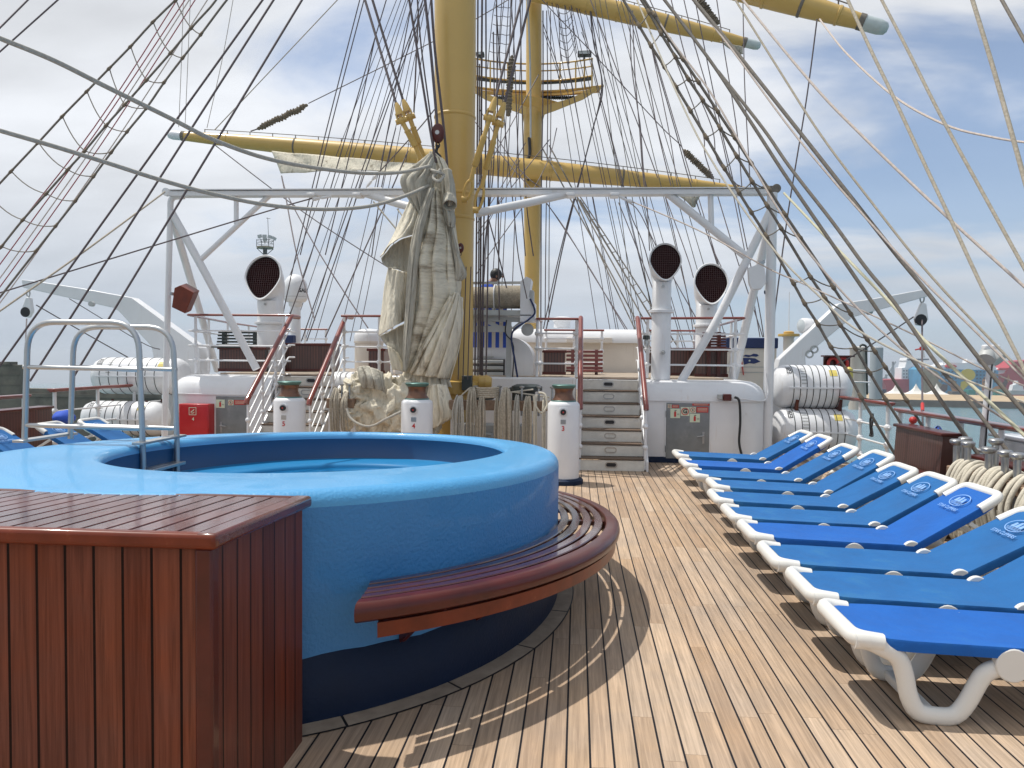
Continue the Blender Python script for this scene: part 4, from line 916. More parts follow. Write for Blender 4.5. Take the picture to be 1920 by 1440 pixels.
m = MB(); m.tube(smoothline([P(950, 600, WY - .2), P(948, 625, WY - .2), P(963, 650, WY - .2), P(960, 720, WY - .2)], 5), .010, 6); part(m, 'black_cable', m_black, t, 60)
m = MB(); m.cyl(P(989, 618, WY - .1), P(989, 618, WY - .14), .105, 24); part(m, 'round_cover', m_lgrey, t, 40)
# blue and white striped screen behind the winch
t = thing('striped_screen', 'blue and white striped canvas screen behind the winch stand', 'screen', P(915, 620, 13.25))
a = P(888, 578, 13.22); b_ = P(950, 652, 13.22); w = (b_.x - a.x) / 9
for k in range(9):
    m = MB(); m.bbox((a.x + k * w, 13.2, a.z), (a.x + (k + 1) * w - .001, 13.22, b_.z)); part(m, 'stripe', m_cream if k % 2 else m_shirt, t, 0)
# ------------------------------------------------------------------ crew member
def person():
    q = P(916, 700, 13.75); X, Y = q.x, 13.75; t = thing('person', 'crew member in a royal blue shirt bending forward behind the rope winch', 'person', (X, Y, UZ))
    h = P(932, 517, 13.6) - V((X, Y, UZ))   # head centre
    def skin(name, verts, edges, rad, m, sub=2):
        me = bpy.data.meshes.new(name); me.from_pydata([tuple(v) for v in verts], edges, []); o = bpy.data.objects.new(name, me); C.objects.link(o); me.materials.append(m)
        md = o.modifiers.new('skin', 'SKIN'); md.use_smooth_shade = True
        for i, r in enumerate(rad): me.skin_vertices[0].data[i].radius = (r, r) if not isinstance(r, tuple) else r
        me.skin_vertices[0].data[0].use_root = True
        s_ = o.modifiers.new('sub', 'SUBSURF'); s_.levels = sub; s_.render_levels = sub
        o.parent = t; return o
    if True:
        sh = h + V((-.16, .02, -.17)); pv = V((-.10, .05, .92))
        vv = [pv, pv + V((.0, 0, .25)), sh + V((-.03, 0, -.10)), sh, h + V((-.07, 0, -.10)), h, h + V((.015, 0, .07)),
              sh + V((.02, -.19, -.03)), sh + V((.18, -.25, -.22)), sh + V((.36, -.17, -.20)), sh + V((.42, -.15, -.19)),
              sh + V((.02, .19, -.03)), sh + V((.18, .25, -.22)), sh + V((.36, .17, -.20)), sh + V((.42, .15, -.19)),
              pv + V((0, -.10, -.06)), V((.02, -.12, .48)), V((-.06, -.13, .08)), V((.08, -.14, .03)),
              pv + V((0, .10, -.06)), V((.02, .12, .48)), V((-.06, .13, .08)), V((.08, .14, .03))]
        ee = [(0, 1), (1, 2), (2, 3), (3, 4), (4, 5), (5, 6), (3, 7), (7, 8), (8, 9), (9, 10), (3, 11), (11, 12), (12, 13), (13, 14), (0, 15), (15, 16), (16, 17), (17, 18), (0, 19), (19, 20), (20, 21), (21, 22)]
        rr = [.12, .12, .13, .10, .055, .085, .07, .055, .043, .032, .025, .055, .043, .032, .025, .085, .058, .042, .035, .085, .058, .042, .035]
        skin('body', vv, ee, rr, m_skin)
        skin('shirt', [pv + V((0, 0, .05)), pv + V((0, 0, .25)), sh + V((-.03, 0, -.10)), sh + V((-.01, 0, 0)), sh + V((.02, -.19, -.03)), sh + V((.13, -.23, -.16)), sh + V((.02, .19, -.03)), sh + V((.13, .23, -.16))], [(0, 1), (1, 2), (2, 3), (3, 4), (4, 5), (3, 6), (6, 7)], [.14, .14, .15, .115, .075, .06, .075, .06], m_shirt)
        skin('trousers', [pv, pv + V((0, -.10, -.08)), V((.02, -.12, .48)), V((-.06, -.13, .12)), pv + V((0, .10, -.08)), V((.02, .12, .48)), V((-.06, .13, .12))], [(0, 1), (1, 2), (2, 3), (0, 4), (4, 5), (5, 6)], [.135, .10, .072, .058, .10, .072, .058], m_bluecanvas)
        m = MB(); m.ball(h + V((-.018, 0, .022)), .108, 20, 14, (1, .88, 1.02)); m.obj('hair', m_hair, t, 60)
        m = MB()
        for s_ in (-1, 1): m.ball(h + V((.0, .085 * s_, -.02)), .022, 8, 6, (.7, .4, 1.2))
        m.ball(h + V((.098, 0, -.02)), .016, 8, 6, (1, .8, 1.3)); m.obj('face_features', m_skin, t, 60)
person()
# ------------------------------------------------------------------ masts and yards
MY = 11.75
t = thing('mast', 'thick ochre yellow mast rising out of the picture behind the hanging sail', 'mast', V((P(852, 720, MY).x, MY, 0)))
k_ = MY / FPX
m = MB(); pts = [(853.5, -60, 38.6), (853.5, 100, 38.5), (853, 222, 38.0), (852.5, 365, 37), (851.5, 480, 36.5), (851, 720, 36), (851, 830, 36)]
m.tube([P(x, y, MY) for x, y, r in pts], [r * k_ for x, y, r in pts], 48); part(m, 'shaft', m_mast, t, 60)
for x, y, r in ((853, 221, 38), (852.5, 366, 37), (852, 411, 37)):
    m = MB(); p = P(x, y, MY); m.lathe([((r - .2) * k_, -.03), ((r + 1.2) * k_, -.012), ((r + 1.2) * k_, .012), ((r - .2) * k_, .03)], p, n=48); part(m, 'weld_band', m_mast, t, 60)
m = MB(); m.lathe([(.40, 0), (.40, .18), (.31, .20)], (P(851, 720, MY).x, MY, 1.05), n=36); part(m, 'foot_collar', m_mast, t, 40)
def lug(mb, x, y, Yl): p = P(x, y, Yl); mb.cyl(p + V((-.04, -.05, 0)), p + V((.04, -.05, 0)), .05, 12)
m = MB(); lug(m, 872, 375, 11.35); part(m, 'lug', m_mast, t, 40)
m = MB(); lug(m, 893, 395, 11.4); part(m, 'lug', m_mast, t, 40)
# turnbuckles
def turnbuckle(a, j, b_, c_, Y0, Y1, label):
    t = thing('turnbuckle', label, 'turnbuckle', P(a[0], a[1], Y0), 'ochre turnbuckles holding the paired stays')
    A, J, B, Cc = P(a[0], a[1], Y0), P(j[0], j[1], Y0), P(b_[0], b_[1], (Y0 + Y1) / 2), P(c_[0], c_[1], Y1)
    d = (J - A); m = MB(); m.tube([A, A + d * .25, A + d * .7], [.022, .045, .062], 12); part(m, 'socket', m_mast, t, 50)
    m = MB(); dd, x, y = m.frame(J - A)
    for s_ in (-1, 1): m.bar(A + d * .6 + x * .05 * s_, J + dd * .02 + x * .05 * s_, .022, .09)
    part(m, 'fork', m_mast, t, 30)
    m = MB(); m.cyl(J - x * .085, J + x * .085, .042, 14); m.ball(J, .058, 12, 8); part(m, 'pin', m_mast, t, 40)
    e = B - J; m = MB(); m.tube([J, J + e * .35, J + e * .4, J + e * .45, J + e * .98, B], [.036, .034, .050, .042, .050, .036], 12); part(m, 'screw_body', m_mast, t, 50)
    e = Cc - B; m = MB(); m.tube([B, B + e * .45], [.032, .030], 10); part(m, 'lower_screw', m_mast, t, 50)
    m = MB(); dd, x, y = m.frame(e); L = e.length * .32; cc = B + e * .68
    m.tube([cc + dd * (L * .9 * math.cos(q)) + x * (.055 * math.sin(q)) for q in [2 * PI * k / 16 for k in range(16)]], .021, 8, closed=True); part(m, 'shackle', m_mast, t, 50)
turnbuckle((743, 193), (753, 226), (779, 275), (800, 330), 11.1, 11.3, 'ochre turnbuckle left of the big mast, outer one of the left pair')
turnbuckle((756, 187), (768, 220), (785, 270), (812, 330), 11.3, 11.4, 'ochre turnbuckle left of the big mast, inner one of the left pair')
turnbuckle((929, 182), (918, 222), (890, 312), (872, 377), 11.1, 11.3, 'ochre turnbuckle right of the big mast, inner one of the right pair')
turnbuckle((946, 192), (934, 232), (911, 318), (893, 397), 11.3, 11.4, 'ochre turnbuckle right of the big mast, outer one of the right pair')
# block with hook
def block(name, x, y, Y, r, label, m_, cat='pulley block', up=None):
    p = P(x, y, Y); t = thing(name, label, cat, p); m = MB(); m.ball(p, r, 16, 12, (.78, .42, 1.15)); part(m, 'shell', m_, t, 60)
    m = MB(); m.cyl(p + V((0, -r * .46, 0)), p + V((0, -r * .40, 0)), r * .25, 12); part(m, 'pin', m_steel, t)
    m = MB(); m.tube([p + V((r * .2 * math.cos(q), 0, -r * 1.35 + r * .3 * math.sin(q))) for q in [2 * PI * k / 12 for k in range(12)]], r * .09, 6, closed=True); part(m, 'shackle', m_black, t, 60); return t
block('wooden_block', 821, 250, 11.0, .125, 'dark brown wooden block hanging over the top of the bundled sail', m_varn)
block('wooden_block', 863.5, 465, 11.25, .065, 'small red-brown block hanging against the lower mast', m_varn)
m = MB(); m.tube(smoothline([P(822, 272, 11), P(818, 285, 11), P(826, 296, 11), P(818, 308, 11), P(826, 322, 11), P(820, 345, 10.98)], 4), .022, 6)
tag(m.obj('chain', m_black), 'short dark chain between the brown block and the sail head', 'chain')
# mast foot drum
t = thing('yellow_winch_drum', 'yellow painted winch drum with cable grooves at the foot of the big mast', 'winch drum', P(905, 716, 11.7))
m = MB(); a = P(886, 716, 11.75); b_ = P(922, 716, 11.75); m.lathe([(.085, 0), (.10, .03), (.10, (b_ - a).length * .8), (.07, (b_ - a).length)], a, (1, 0, 0), 28); part(m, 'drum', m_mast, t, 50)
for px in (889, 899, 911):
    m = MB(); m.cyl(P(px, 716, 11.75), P(px + 1.2, 716, 11.75), .112, 28); part(m, 'rib', m_mast, t, 40)
m = MB(); m.box(P(876, 718, 11.35), (.15, .12, .22)); part(m, 'bearing', m_dgreen, t, 35, .01)
# far mast
FY = 24.0; k_ = FY / FPX
t = thing('far_mast', 'second ochre mast farther forward carrying the lookout platform', 'mast', V((P(998, 720, FY).x, FY, UZ)))
m = MB(); pts = [(1001, -60, 14.5), (1001, 195, 14.5), (999, 205, 16), (999, 255, 17.5), (998.5, 340, 16.8), (998, 480, 14.6), (997, 640, 13)]
m.tube([P(x, y, FY) for x, y, r in pts], [r * k_ for x, y, r in pts], 32); part(m, 'shaft', m_mast, t, 60)
m = MB(); pts = [(999, 232, 17), (1000, 214, 21), (1001, 204, 32), (1001, 196, 46), (1002, 190, 54)]; m.tube([P(x, y, FY) for x, y, r in pts], [r * k_ for x, y, r in pts], 32, sy=.5); part(m, 'flared_head', m_mast, t, 60)
m = MB(); m.tube(smoothline([P(992, 258, FY - .35), P(993, 290, FY - .4), P(984, 305, FY - .4), P(983, 322, FY - .4), P(992, 338, FY - .4)], 5), .05, 6); part(m, 'black_cable', m_black, t, 60)
# lookout platform
t = thing('lookout_platform', 'ochre railed lookout platform with gratings round the far mast', 'platform', P(1001, 170, FY))
def pf(f, yc, ye, half=112): return P(1001 + half * f, yc + (ye - yc) * f * f, FY - .3 + .9 * math.cos(f * PI / 2))
def pfn(f, yc, ye, half=112): return P(1001 + half * f, yc + (ye - yc) * f * f, FY - .3 - .9 * math.cos(f * PI / 2))
FS = [-1 + 2 * k / 24 for k in range(25)]
for nm, yc, ye, r, mm, hf in (('top_rail', 120, 110, .028, m_mast, 110), ('middle_rail', 133, 124, .022, m_mast, 110), ('lower_rim', 172, 161, .045, m_mast, 130), ('inner_rim', 152, 142, .03, m_mast, 110)):
    m = MB(); m.tube([pf(f, yc, ye, hf) for f in FS], r, 8); part(m, nm, mm, t, 60)
m = MB(); m.loops([[pf(f, 152.5, 143), ] for f in [0]] if False else [[pf(f, 151.5, 143.5, 109) for f in FS], [pf(f, 157.5, 149.5, 109) for f in FS], [pf(f, 157.5, 149.5, 109) + V((0, .05, 0)) for f in FS], [pf(f, 151.5, 143.5, 109) + V((0, .05, 0)) for f in FS], [pf(f, 151.5, 143.5, 109) for f in FS]], closed=False); part(m, 'toe_board', m_dgreen, t, 0)
for f in (-1, -.75, -.45, 0, .45, .72, .87, 1):
    m = MB(); m.tube([pf(f, 119, 110, 109), pf(f, 172, 162, 109)], .024, 6); part(m, 'post', m_mast, t, 60)
m = MB(); 
for k in range(40):
    f = -.72 + 1.44 * k / 39; a = pf(f, 181, 181, 100); m.bar(a, a + V((.10, -.25, -.16)), .035, .05)
for k in range(22):
    f = -.36 + .72 * k / 21; a = pf(f, 193, 193, 100); m.bar(a, a + V((.10, -.25, -.14)), .035, .05)
part(m, 'grating', m_dgreen, t, 0)
def beam(pts, w, h, nm='bracket'):
    m = MB()
    for a, b_ in zip(pts, pts[1:]): m.bar(a, b_, w, h, up=(0, 1, 0))
    part(m, nm, m_mast, t, 30)
for s_ in (-1, 1):
    for dy in (-.5, .3):
        m = MB(); o = P(1001, 170, FY + dy); q = [P(1001 + s_ * x, y, FY + dy) for x, y in ((14, 216), (40, 207), (92, 186), (130, 162), (112, 163), (70, 184), (14, 200))]
        m.add(q + [p + V((0, .05, 0)) for p in q], [list(range(7)), list(range(7, 14))[::-1]] + [[i, (i + 1) % 7, 7 + (i + 1) % 7, 7 + i] for i in range(7)]); part(m, 'bracket', m_mast, t, 0)
beam([pf(-.95, 176, 172, 110), pf(-.5, 178, 174, 110), pf(0, 178, 174), pf(.5, 178, 174, 110), pf(.95, 176, 170, 110)], .06, .06, 'floor_beam')
m = MB(); m.loops([[pf(f, 174, 166, 126) for f in FS], [pf(f, 181, 174, 122) for f in FS], [pf(f, 186, 181, 98) + V((0, -.25, 0)) for f in FS]], closed=False); part(m, 'floor_plate', m_mast, t, 40)
def flood(x0, y0, x1, y1, label):
    t = thing('floodlight', label, 'floodlight', P(x0, y1, FY)); a = P(x0, y0, FY); b_ = P(x1, y1, FY); m = MB(); m.bbox((a.x, FY - .1, b_.z), (b_.x, FY + .12, a.z)); part(m, 'housing', m_dgreen, t, 35, .02)
    m = MB(); m.bbox((a.x + .04, FY - .112, b_.z + .03), (b_.x - .04, FY - .101, a.z - .03)); part(m, 'glass', m_lens, t, 0)
    m = MB(); m.bar(P((x0 + x1) / 2, y1, FY), P((x0 + x1) / 2, y1 + 7, FY), .05, .05); part(m, 'foot', m_dgreen, t, 0)
flood(1083, 97, 1109, 105, 'rectangular floodlight on the right end of the lookout platform rail')
flood(893, 99, 908, 106, 'rectangular floodlight at the left end of the lookout platform, beside the big mast')
def yard(label, a, b_, Ya, Yb, ra, rm, rb, capa, capb, name='yard'):
    """spar between two pixels, radii in px at ends and middle"""
    A = P(a[0], a[1], Ya); B = P(b_[0], b_[1], Yb); t = thing(name, label, 'yard', (A + B) / 2); m = MB(); n_ = 24
    pts = [A + (B - A) * (k / n_) for k in range(n_ + 1)]; rr = []
    for k in range(n_ + 1):
        f = k / n_; e = ra if f < .5 else rb; g = abs(2 * f - 1); rr.append((rm + (e - rm) * g ** 2.2) * (Ya + (Yb - Ya) * f) / FPX)
    m.tube(pts, rr, 24); part(m, 'spar', m_mast, t, 60)
    d = (B - A).normalized()
    for k in (2, 5, 8, 10, 14, 16, 19, 22):
        q = pts[k]; m = MB(); m.lathe([(rr[k] * .99, -.03), (rr[k] + .014, -.02), (rr[k] + .014, .02), (rr[k] * .99, .03)], q, d, 20); part(m, 'gasket_turn', m_tar if k % 2 else m_mast, t, 50)
    for use, p, s_, r in ((capa, A, -1, rr[0]), (capb, B, 1, rr[-1])):
        if use: m = MB(); m.lathe([(r * 1.02, 0), (r * 1.02, r * 2.2), (r * .8, r * 3.1), (r * .4, r * 3.4)], p, d * s_, 20); part(m, 'end_cap', m_white if use == 2 else m_cap, t, 50); m = MB(); m.lathe([(r * 1.12, -.08), (r * 1.12, .02)], p, d * s_, 16); part(m, 'cap_band', m_tar, t, 40)
    # jackstay wire on little stanchions along the top
    m = MB(); U = V((0, 0, 1)); m.tube([pts[k] + U * (rr[k] + .10) for k in range(1, n_)], .012, 5)
    for k in range(1, n_): m.tube([pts[k] + U * (rr[k] * .9), pts[k] + U * (rr[k] + .11)], .014, 5)
    part(m, 'jackstay', m_tar, t, 60); return t
yard('long lower ochre yard crossing the picture behind the masts, white capped at its left end', (342, 255), (1395, 355), FY - .9, FY - .5, 8.5, 19, 5, 2, False)
yard('upper ochre yard running right from the far mast to a pale cap', (700, -90), (1398, 80), FY - .9, FY - .9, 9, 18, 8, False, True)
yard('nearer ochre yard end with pale blue cap at the top right corner', (1100, -104), (1618, 42), 15, 14.2, 16, 23, 13, False, True)
# canvas hanging under the lower yard
def patch(name, rows, m_, parent, amp=.0, freq=6, nu=6, nv=6, thick=.006, seed=0, world=True):
    """cloth through a grid of (px, py, Y) points"""
    R = [smoothline([P(*q) for q in r], nu) for r in rows]; cols = [smoothline([r[i] for r in R], nv) for i in range(len(R[0]))]
    m = MB(); vs = []
    nvv = len(cols[0]); nuu = len(cols)
    for j in range(nvv):
        for i in range(nuu):
            p = cols[i][j]; fu = i / (nuu - 1); w = -amp * 1.3 * (abs(math.sin(PI * (fu * 3.6 + .35 * noise.noise(V((seed, p.z * 1.3, 0))) + seed * .37))) ** .55 - .6) + amp * .35 * noise.noise(V((p.x * freq + seed, p.z * freq * .3, seed * 1.7)))
            vs.append(p + V((w * .25, w, 0)))
    m.add(vs, [[j * nuu + i, j * nuu + i + 1, (j + 1) * nuu + i + 1, (j + 1) * nuu + i] for j in range(nvv - 1) for i in range(nuu - 1)])
    o = part(m, name, m_, parent, 70); s_ = o.modifiers.new('thick', 'SOLIDIFY'); s_.thickness = thick; return o
t = thing('hanging_sail_corner', 'pale canvas corner hanging under the left half of the lower yard', 'sail', P(600, 300, FY - 1.2))
patch('canvas', [[(512, 284, 22.6), (600, 291, 22.6), (700, 300, 22.6), (790, 308, 22.6)], [(520, 305, 22.5), (610, 308, 22.4), (700, 312, 22.5), (790, 315, 22.5)], [(529, 326, 22.4), (620, 320, 22.3), (700, 320, 22.4), (790, 322, 22.4)]], m_canvas, t, .12, 1.2, 8, 5, .02, 4)
t = thing('small_canvas_corner', 'small grey-green canvas corner showing under the starboard half of the gantry beam', 'sail', P(1295, 375, 20))
patch('canvas', [[(1262, 362, 21), (1290, 362, 21), (1318, 362, 21)], [(1282, 374, 21), (1296, 376, 20.9), (1310, 373, 21)], [(1298, 388, 21), (1301, 389, 21), (1304, 388, 21)]], m_canvas2, t, .06, 2, 6, 5, .02, 2)
t = thing('small_canvas_corner', 'small grey canvas corner hanging near the tip of the upper yard', 'sail', P(1380, 92, 22))
patch('canvas', [[(1350, 78, 22.5), (1370, 83, 22.5), (1393, 88, 22.5)], [(1368, 92, 22.5), (1380, 94, 22.5), (1393, 95, 22.5)], [(1388, 100, 22.5), (1391, 101, 22.5), (1393, 102, 22.5)]], m_canvas2, t, .06, 2, 6, 5, .02, 2)
# ------------------------------------------------------------------ bundled sail hanging by the mast
SY = 11.05
t = thing('bundled_sail', 'big dirty cream sail hanging bundled from the block in front of the mast', 'sail', V((P(790, 700, SY).x, SY, 1.2)))
tab = [(288, 806, 818), (300, 802, 832), (320, 800, 842), (345, 798, 851), (375, 796, 853), (400, 794, 850), (425, 788, 852), (450, 784, 855), (480, 778, 860), (510, 772, 862), (540, 766, 862), (565, 764, 858), (590, 762, 852), (615, 760, 848), (640, 758, 844), (662, 757, 840), (680, 758, 838), (695, 758, 838), (712, 750, 842), (725, 745, 846)]
m = MB(); L = []; nr = 140; NZ = 76
for j in range(NZ + 1):
    f = j / NZ * (len(tab) - 1); i = min(int(f), len(tab) - 2); g = f - i; y, l, r = [tab[i][q] * (1 - g) + tab[i + 1][q] * g for q in range(3)]
    a = P(l, y, SY); b_ = P(r, y, SY); cx = (a.x + b_.x) / 2; hw_ = (b_.x - a.x) / 2; ring = []
    for k in range(nr):
        q = 2 * PI * k / nr; h = (1010 - y) / 300
        u = q * 1.0 + .25 * math.sin(h * 2.1) + .05 * math.sin(7 * h)
        pl = .85 * abs(math.sin(u * 6.5 + .7 * h)) ** .5 + .45 * abs(math.sin(u * 14.3 - .9 * h + 1)) ** .55 + .16 * noise.noise(V((math.cos(q) * 2.4, math.sin(q) * 2.4, h * 1.6)))
        pl -= .90
        edge = abs(math.cos(q)); rad = 1 + pl * (.55 * (1 - edge ** 6) + .02)
        dy_ = math.sin(q) * (.10 + .42 * hw_) * rad
        ring.append(V((cx + math.cos(q) * hw_ * (1 + .05 * pl) + .05 * hw_ * math.sin(9 * u + h), SY + dy_, a.z + (b_.z - a.z) * (.5 + .5 * math.cos(q)) + .012 * math.sin(12 * q))))
    L.append(ring)
m.loops(L, cap0=True, cap1=True); part(m, 'main_bundle', m_canvas, t, 80)
# loose flaps lying over the bundle
Yf = SY - .18
m_canvas3 = mat('stained_sail_canvas', (.64, .59, .47), .85, var=.2, vs=5, dirt=(.27, .225, .16), dirt_s=1.5, dirt_lo=.50, bump=.6, bs=12, stretch=(.9, .9, 5.0), bdist=.02)
def SP(rows, Y0=0): return [[(637 + .61 * x, 262 + .61 * y, Yf + Y0 + (d[0] if d else 0)) for x, y, *d in r] for r in rows]
patch('grey_top_flap', SP([[(278, 42, .1), (284, 44), (290, 60), (293, 80)], [(232, 78, 0), (250, 88, -.1), (272, 100, -.12), (292, 110)], [(191, 112, -.02), (220, 124, -.14), (255, 132, -.12), (290, 138)], [(193, 150, 0), (222, 158, -.14), (252, 164, -.14), (284, 158)], [(222, 198, 0), (236, 200, -.10), (254, 202, -.10), (270, 196)], [(250, 240, .02), (252, 240, -.02), (255, 238, -.02), (258, 234)]], -.12), m_canvas2, t, .05, 8, 6, 6, .008, 1)
patch('shoulder_panel', SP([[(222, 172), (236, 178, -.05), (250, 186), (262, 196)], [(196, 232), (214, 238, -.12), (234, 246, -.1), (256, 252)], [(168, 292), (190, 284, -.22), (214, 280, -.18), (244, 276)], [(148, 330, -.05), (170, 312, -.30), (200, 296, -.24), (240, 286)], [(126, 362, -.1), (158, 322, -.36), (196, 300, -.28), (240, 290)]], 0), m_canvas, t, .03, 7, 6, 6, .010, 7)
patch('hood_underside', SP([[(128, 364, -.05), (160, 326, .02), (198, 303, .04), (240, 292, .04)], [(131, 376), (165, 350, .06), (200, 330, .06), (236, 325, .04)], [(140, 388, -.03), (168, 376, .02), (198, 368, .04), (228, 365, .02)], [(152, 396, -.06), (175, 398, -.03), (196, 405), (222, 412)]], 0), m_canvas2, t, .02, 8, 6, 5, .008, 9)  # greyer canvas puts the shade below the hood into the colour
patch('middle_panel', SP([[(150, 392), (170, 398, -.08), (190, 404, -.08), (216, 410)], [(138, 450), (160, 455, -.12), (185, 458, -.1), (212, 460)], [(130, 520), (155, 512, -.18), (180, 505, -.15), (208, 500)], [(123, 575, -.03), (150, 560, -.24), (178, 546, -.2), (206, 534)], [(121, 602, -.05), (150, 584, -.26), (178, 568, -.22), (204, 556)]], 0), m_canvas, t, .02, 5, 6, 6, .008, 12)
patch('hem_underside', SP([[(123, 603, .02), (150, 590, .05), (176, 576, .05), (202, 562, .04)], [(134, 622), (155, 615, .04), (178, 604, .05), (200, 600, .04)], [(150, 640), (165, 642), (180, 645, .02), (198, 650, .02)], [(178, 672), (184, 676, -.02), (190, 682), (197, 690)]], 0), m_canvas2, t, .02, 8, 6, 5, .008, 5)  # shade under the hem painted in by the greyer canvas
patch('lower_left_strip', SP([[(146, 632), (160, 640, -.06), (172, 650, -.04), (184, 662)], [(152, 668), (168, 674, -.08), (184, 682, -.06), (198, 692)], [(160, 706), (176, 708, -.06), (192, 712, -.05), (206, 716)]], 0), m_canvas, t, .03, 8, 6, 5, .008, 3)
patch('centre_sheet', SP([[(284, 148), (294, 146, -.04), (304, 150, -.04), (314, 158)], [(256, 226), (278, 226, -.14), (302, 230, -.14), (328, 238)], [(218, 330), (256, 336, -.22), (302, 342, -.2), (350, 350)], [(210, 430), (252, 436, -.24), (304, 444, -.22), (362, 446)], [(205, 520), (246, 524, -.22), (296, 528, -.2), (350, 505)], [(200, 620), (228, 622, -.16), (262, 618, -.14), (300, 585)], [(197, 708), (205, 712, -.06), (213, 714, -.05), (224, 706)]], -.02), m_canvas3, t, .11, 11, 9, 9, .008, 3)
patch('left_welt', SP([[(276, 150), (284, 149, -.05), (292, 150)], [(238, 250), (250, 250, -.08), (262, 254)], [(216, 345), (232, 345, -.08), (246, 348)], [(208, 440), (222, 440, -.08), (238, 442)], [(202, 540), (214, 540, -.08), (228, 542)], [(197, 640), (206, 640, -.06), (216, 642)], [(196, 712), (201, 713, -.03), (206, 714)]], -.26), m_canvas2, t, .03, 9, 6, 6, .010, 6)
patch('right_tail', SP([[(336, 250), (342, 256, -.03), (346, 262)], [(345, 330), (358, 338, -.06), (366, 346)], [(350, 390), (370, 392, -.06), (390, 412)], [(352, 428), (362, 434, -.04), (374, 434)]], -.04), m_canvas2, t, .03, 8, 6, 6, .008, 2)
patch('bright_front_sheet', SP([[(350, 470), (360, 468, -.06), (368, 474), (375, 486, .05)], [(306, 560), (328, 552, -.2), (354, 556, -.16), (379, 588, .05)], [(258, 645), (292, 640, -.22), (330, 642, -.18), (370, 645, .05)], [(218, 722), (256, 726, -.14), (300, 732, -.12), (345, 740, .02)]], -.06), m_canvas, t, .10, 5, 9, 9, .008, 21)
patch('fan_fold', SP([[(338, 478), (344, 480, -.06), (350, 484)], [(290, 560), (304, 562, -.14), (318, 560)], [(246, 645), (258, 648, -.12), (270, 645)], [(214, 716), (218, 718, -.04), (224, 718)]], -.14), m_canvas, t, .03, 5, 6, 6, .008, 11)
patch('rolled_cuff', SP([[(318, 92), (332, 88, -.1), (344, 96)], [(322, 130), (338, 128, -.14), (352, 140)], [(326, 170), (340, 168, -.16), (356, 176)], [(326, 192), (338, 204, -.14), (352, 198)]], -.02), m_canvas2, t, .02, 8, 6, 6, .012, 5)
c = P(637 + .61 * 338, 262 + .61 * 186, Yf - .16); m = MB(); m.lathe([(.085, -.08), (.10, .0), (.10, .10), (.088, .10), (.078, -.02)], c, (.1, -.55, -.8), 22); part(m, 'rolled_end', m_canvas2, t, 60)
patch('knotted_neck', SP([[(320, 205), (334, 212, -.08), (350, 215)], [(322, 235), (338, 240, -.12), (356, 245)], [(328, 262), (340, 268, -.08), (352, 270)]], -.02), m_canvas2, t, .06, 12, 6, 6, .012, 8)
m = MB(); m.tube(smoothline([P(806, 318, Yf - .2), P(818, 322, Yf - .3), P(832, 328, Yf - .2), P(822, 340, Yf - .32), P(812, 332, Yf - .28), P(826, 318, Yf - .25)], 5), .022, 8); part(m, 'lashing', m_rope2, t, 60)
# heap on deck
hp = thing('sail_heap', 'crumpled dirty canvas heaped on the rope rail, at the foot of the hanging sail', 'sail', V((P(740, 800, 10.7).x, 10.7, 0)))
def lump(x, y, rx, rz, Y, ry, m_, seed, amp=.33, fr=2.6):
    c = P(x, y, Y); k_ = Y / FPX; m = MB(); m.ball((0, 0, 0), 1, 72, 48); vs = []
    for v in m.v:
        p = V(v); q = p * fr + V((seed, seed * .7, 0)); r = 1 + amp * (1 - 2 * abs(noise.noise(q))) - amp * .75 + .16 * (1 - 2 * abs(noise.noise(q * 2.3))) + .05 * noise.noise(q * 6)
        vs.append((c.x + p.x * r * rx * k_, c.y + p.y * r * ry, c.z + p.z * r * rz * k_))
    m.v = vs; part(m, 'canvas_fold', m_, hp, 80)
lump(676, 735, 34, 34, 10.9, .30, m_canvas, 3.1, .30, 1.9); lump(665, 778, 27, 32, 10.8, .26, m_canvas, 8.4, .30, 2.1); lump(700, 722, 26, 26, 11.0, .25, m_canvas2, 5.5, .35, 2.2)
lump(722, 760, 50, 54, 10.9, .32, m_canvas, 1.3, .36, 1.7); lump(770, 745, 45, 42, 11.0, .3, m_canvas, 6.2, .32, 1.6); lump(770, 790, 52, 40, 10.9, .3, m_canvas, 9.9, .32, 1.8)
patch('canvas_flap', [[(806, 722, 10.7), (820, 720, 10.6), (838, 722, 10.65)], [(800, 750, 10.7), (824, 752, 10.5), (848, 750, 10.65)], [(800, 780, 10.65), (828, 782, 10.5), (856, 776, 10.6)], [(800, 806, 10.65), (820, 800, 10.55), (838, 790, 10.6)]], m_canvas, hp, .06, 5, 6, 6, .01, 31)
patch('canvas_flap', [[(672, 690, 10.7), (682, 686, 10.6), (700, 690, 10.6), (720, 698, 10.65)], [(674, 712, 10.7), (690, 706, 10.45), (706, 712, 10.45), (722, 718, 10.6)], [(680, 728, 10.7), (694, 728, 10.5), (708, 730, 10.5), (724, 736, 10.6)]], m_canvas2, hp, .08, 7, 6, 6, .01, 14)
m = MB(); m.tube(smoothline([P(650, 766, 10.3), P(658, 785, 10.25), P(680, 798, 10.2), P(700, 798, 10.2), P(725, 785, 10.2), P(752, 772, 10.3)], 6), .018, 8)
tag(m.obj('lashing_rope', m_rope2), 'slack grey rope looped across the canvas heap', 'rope')
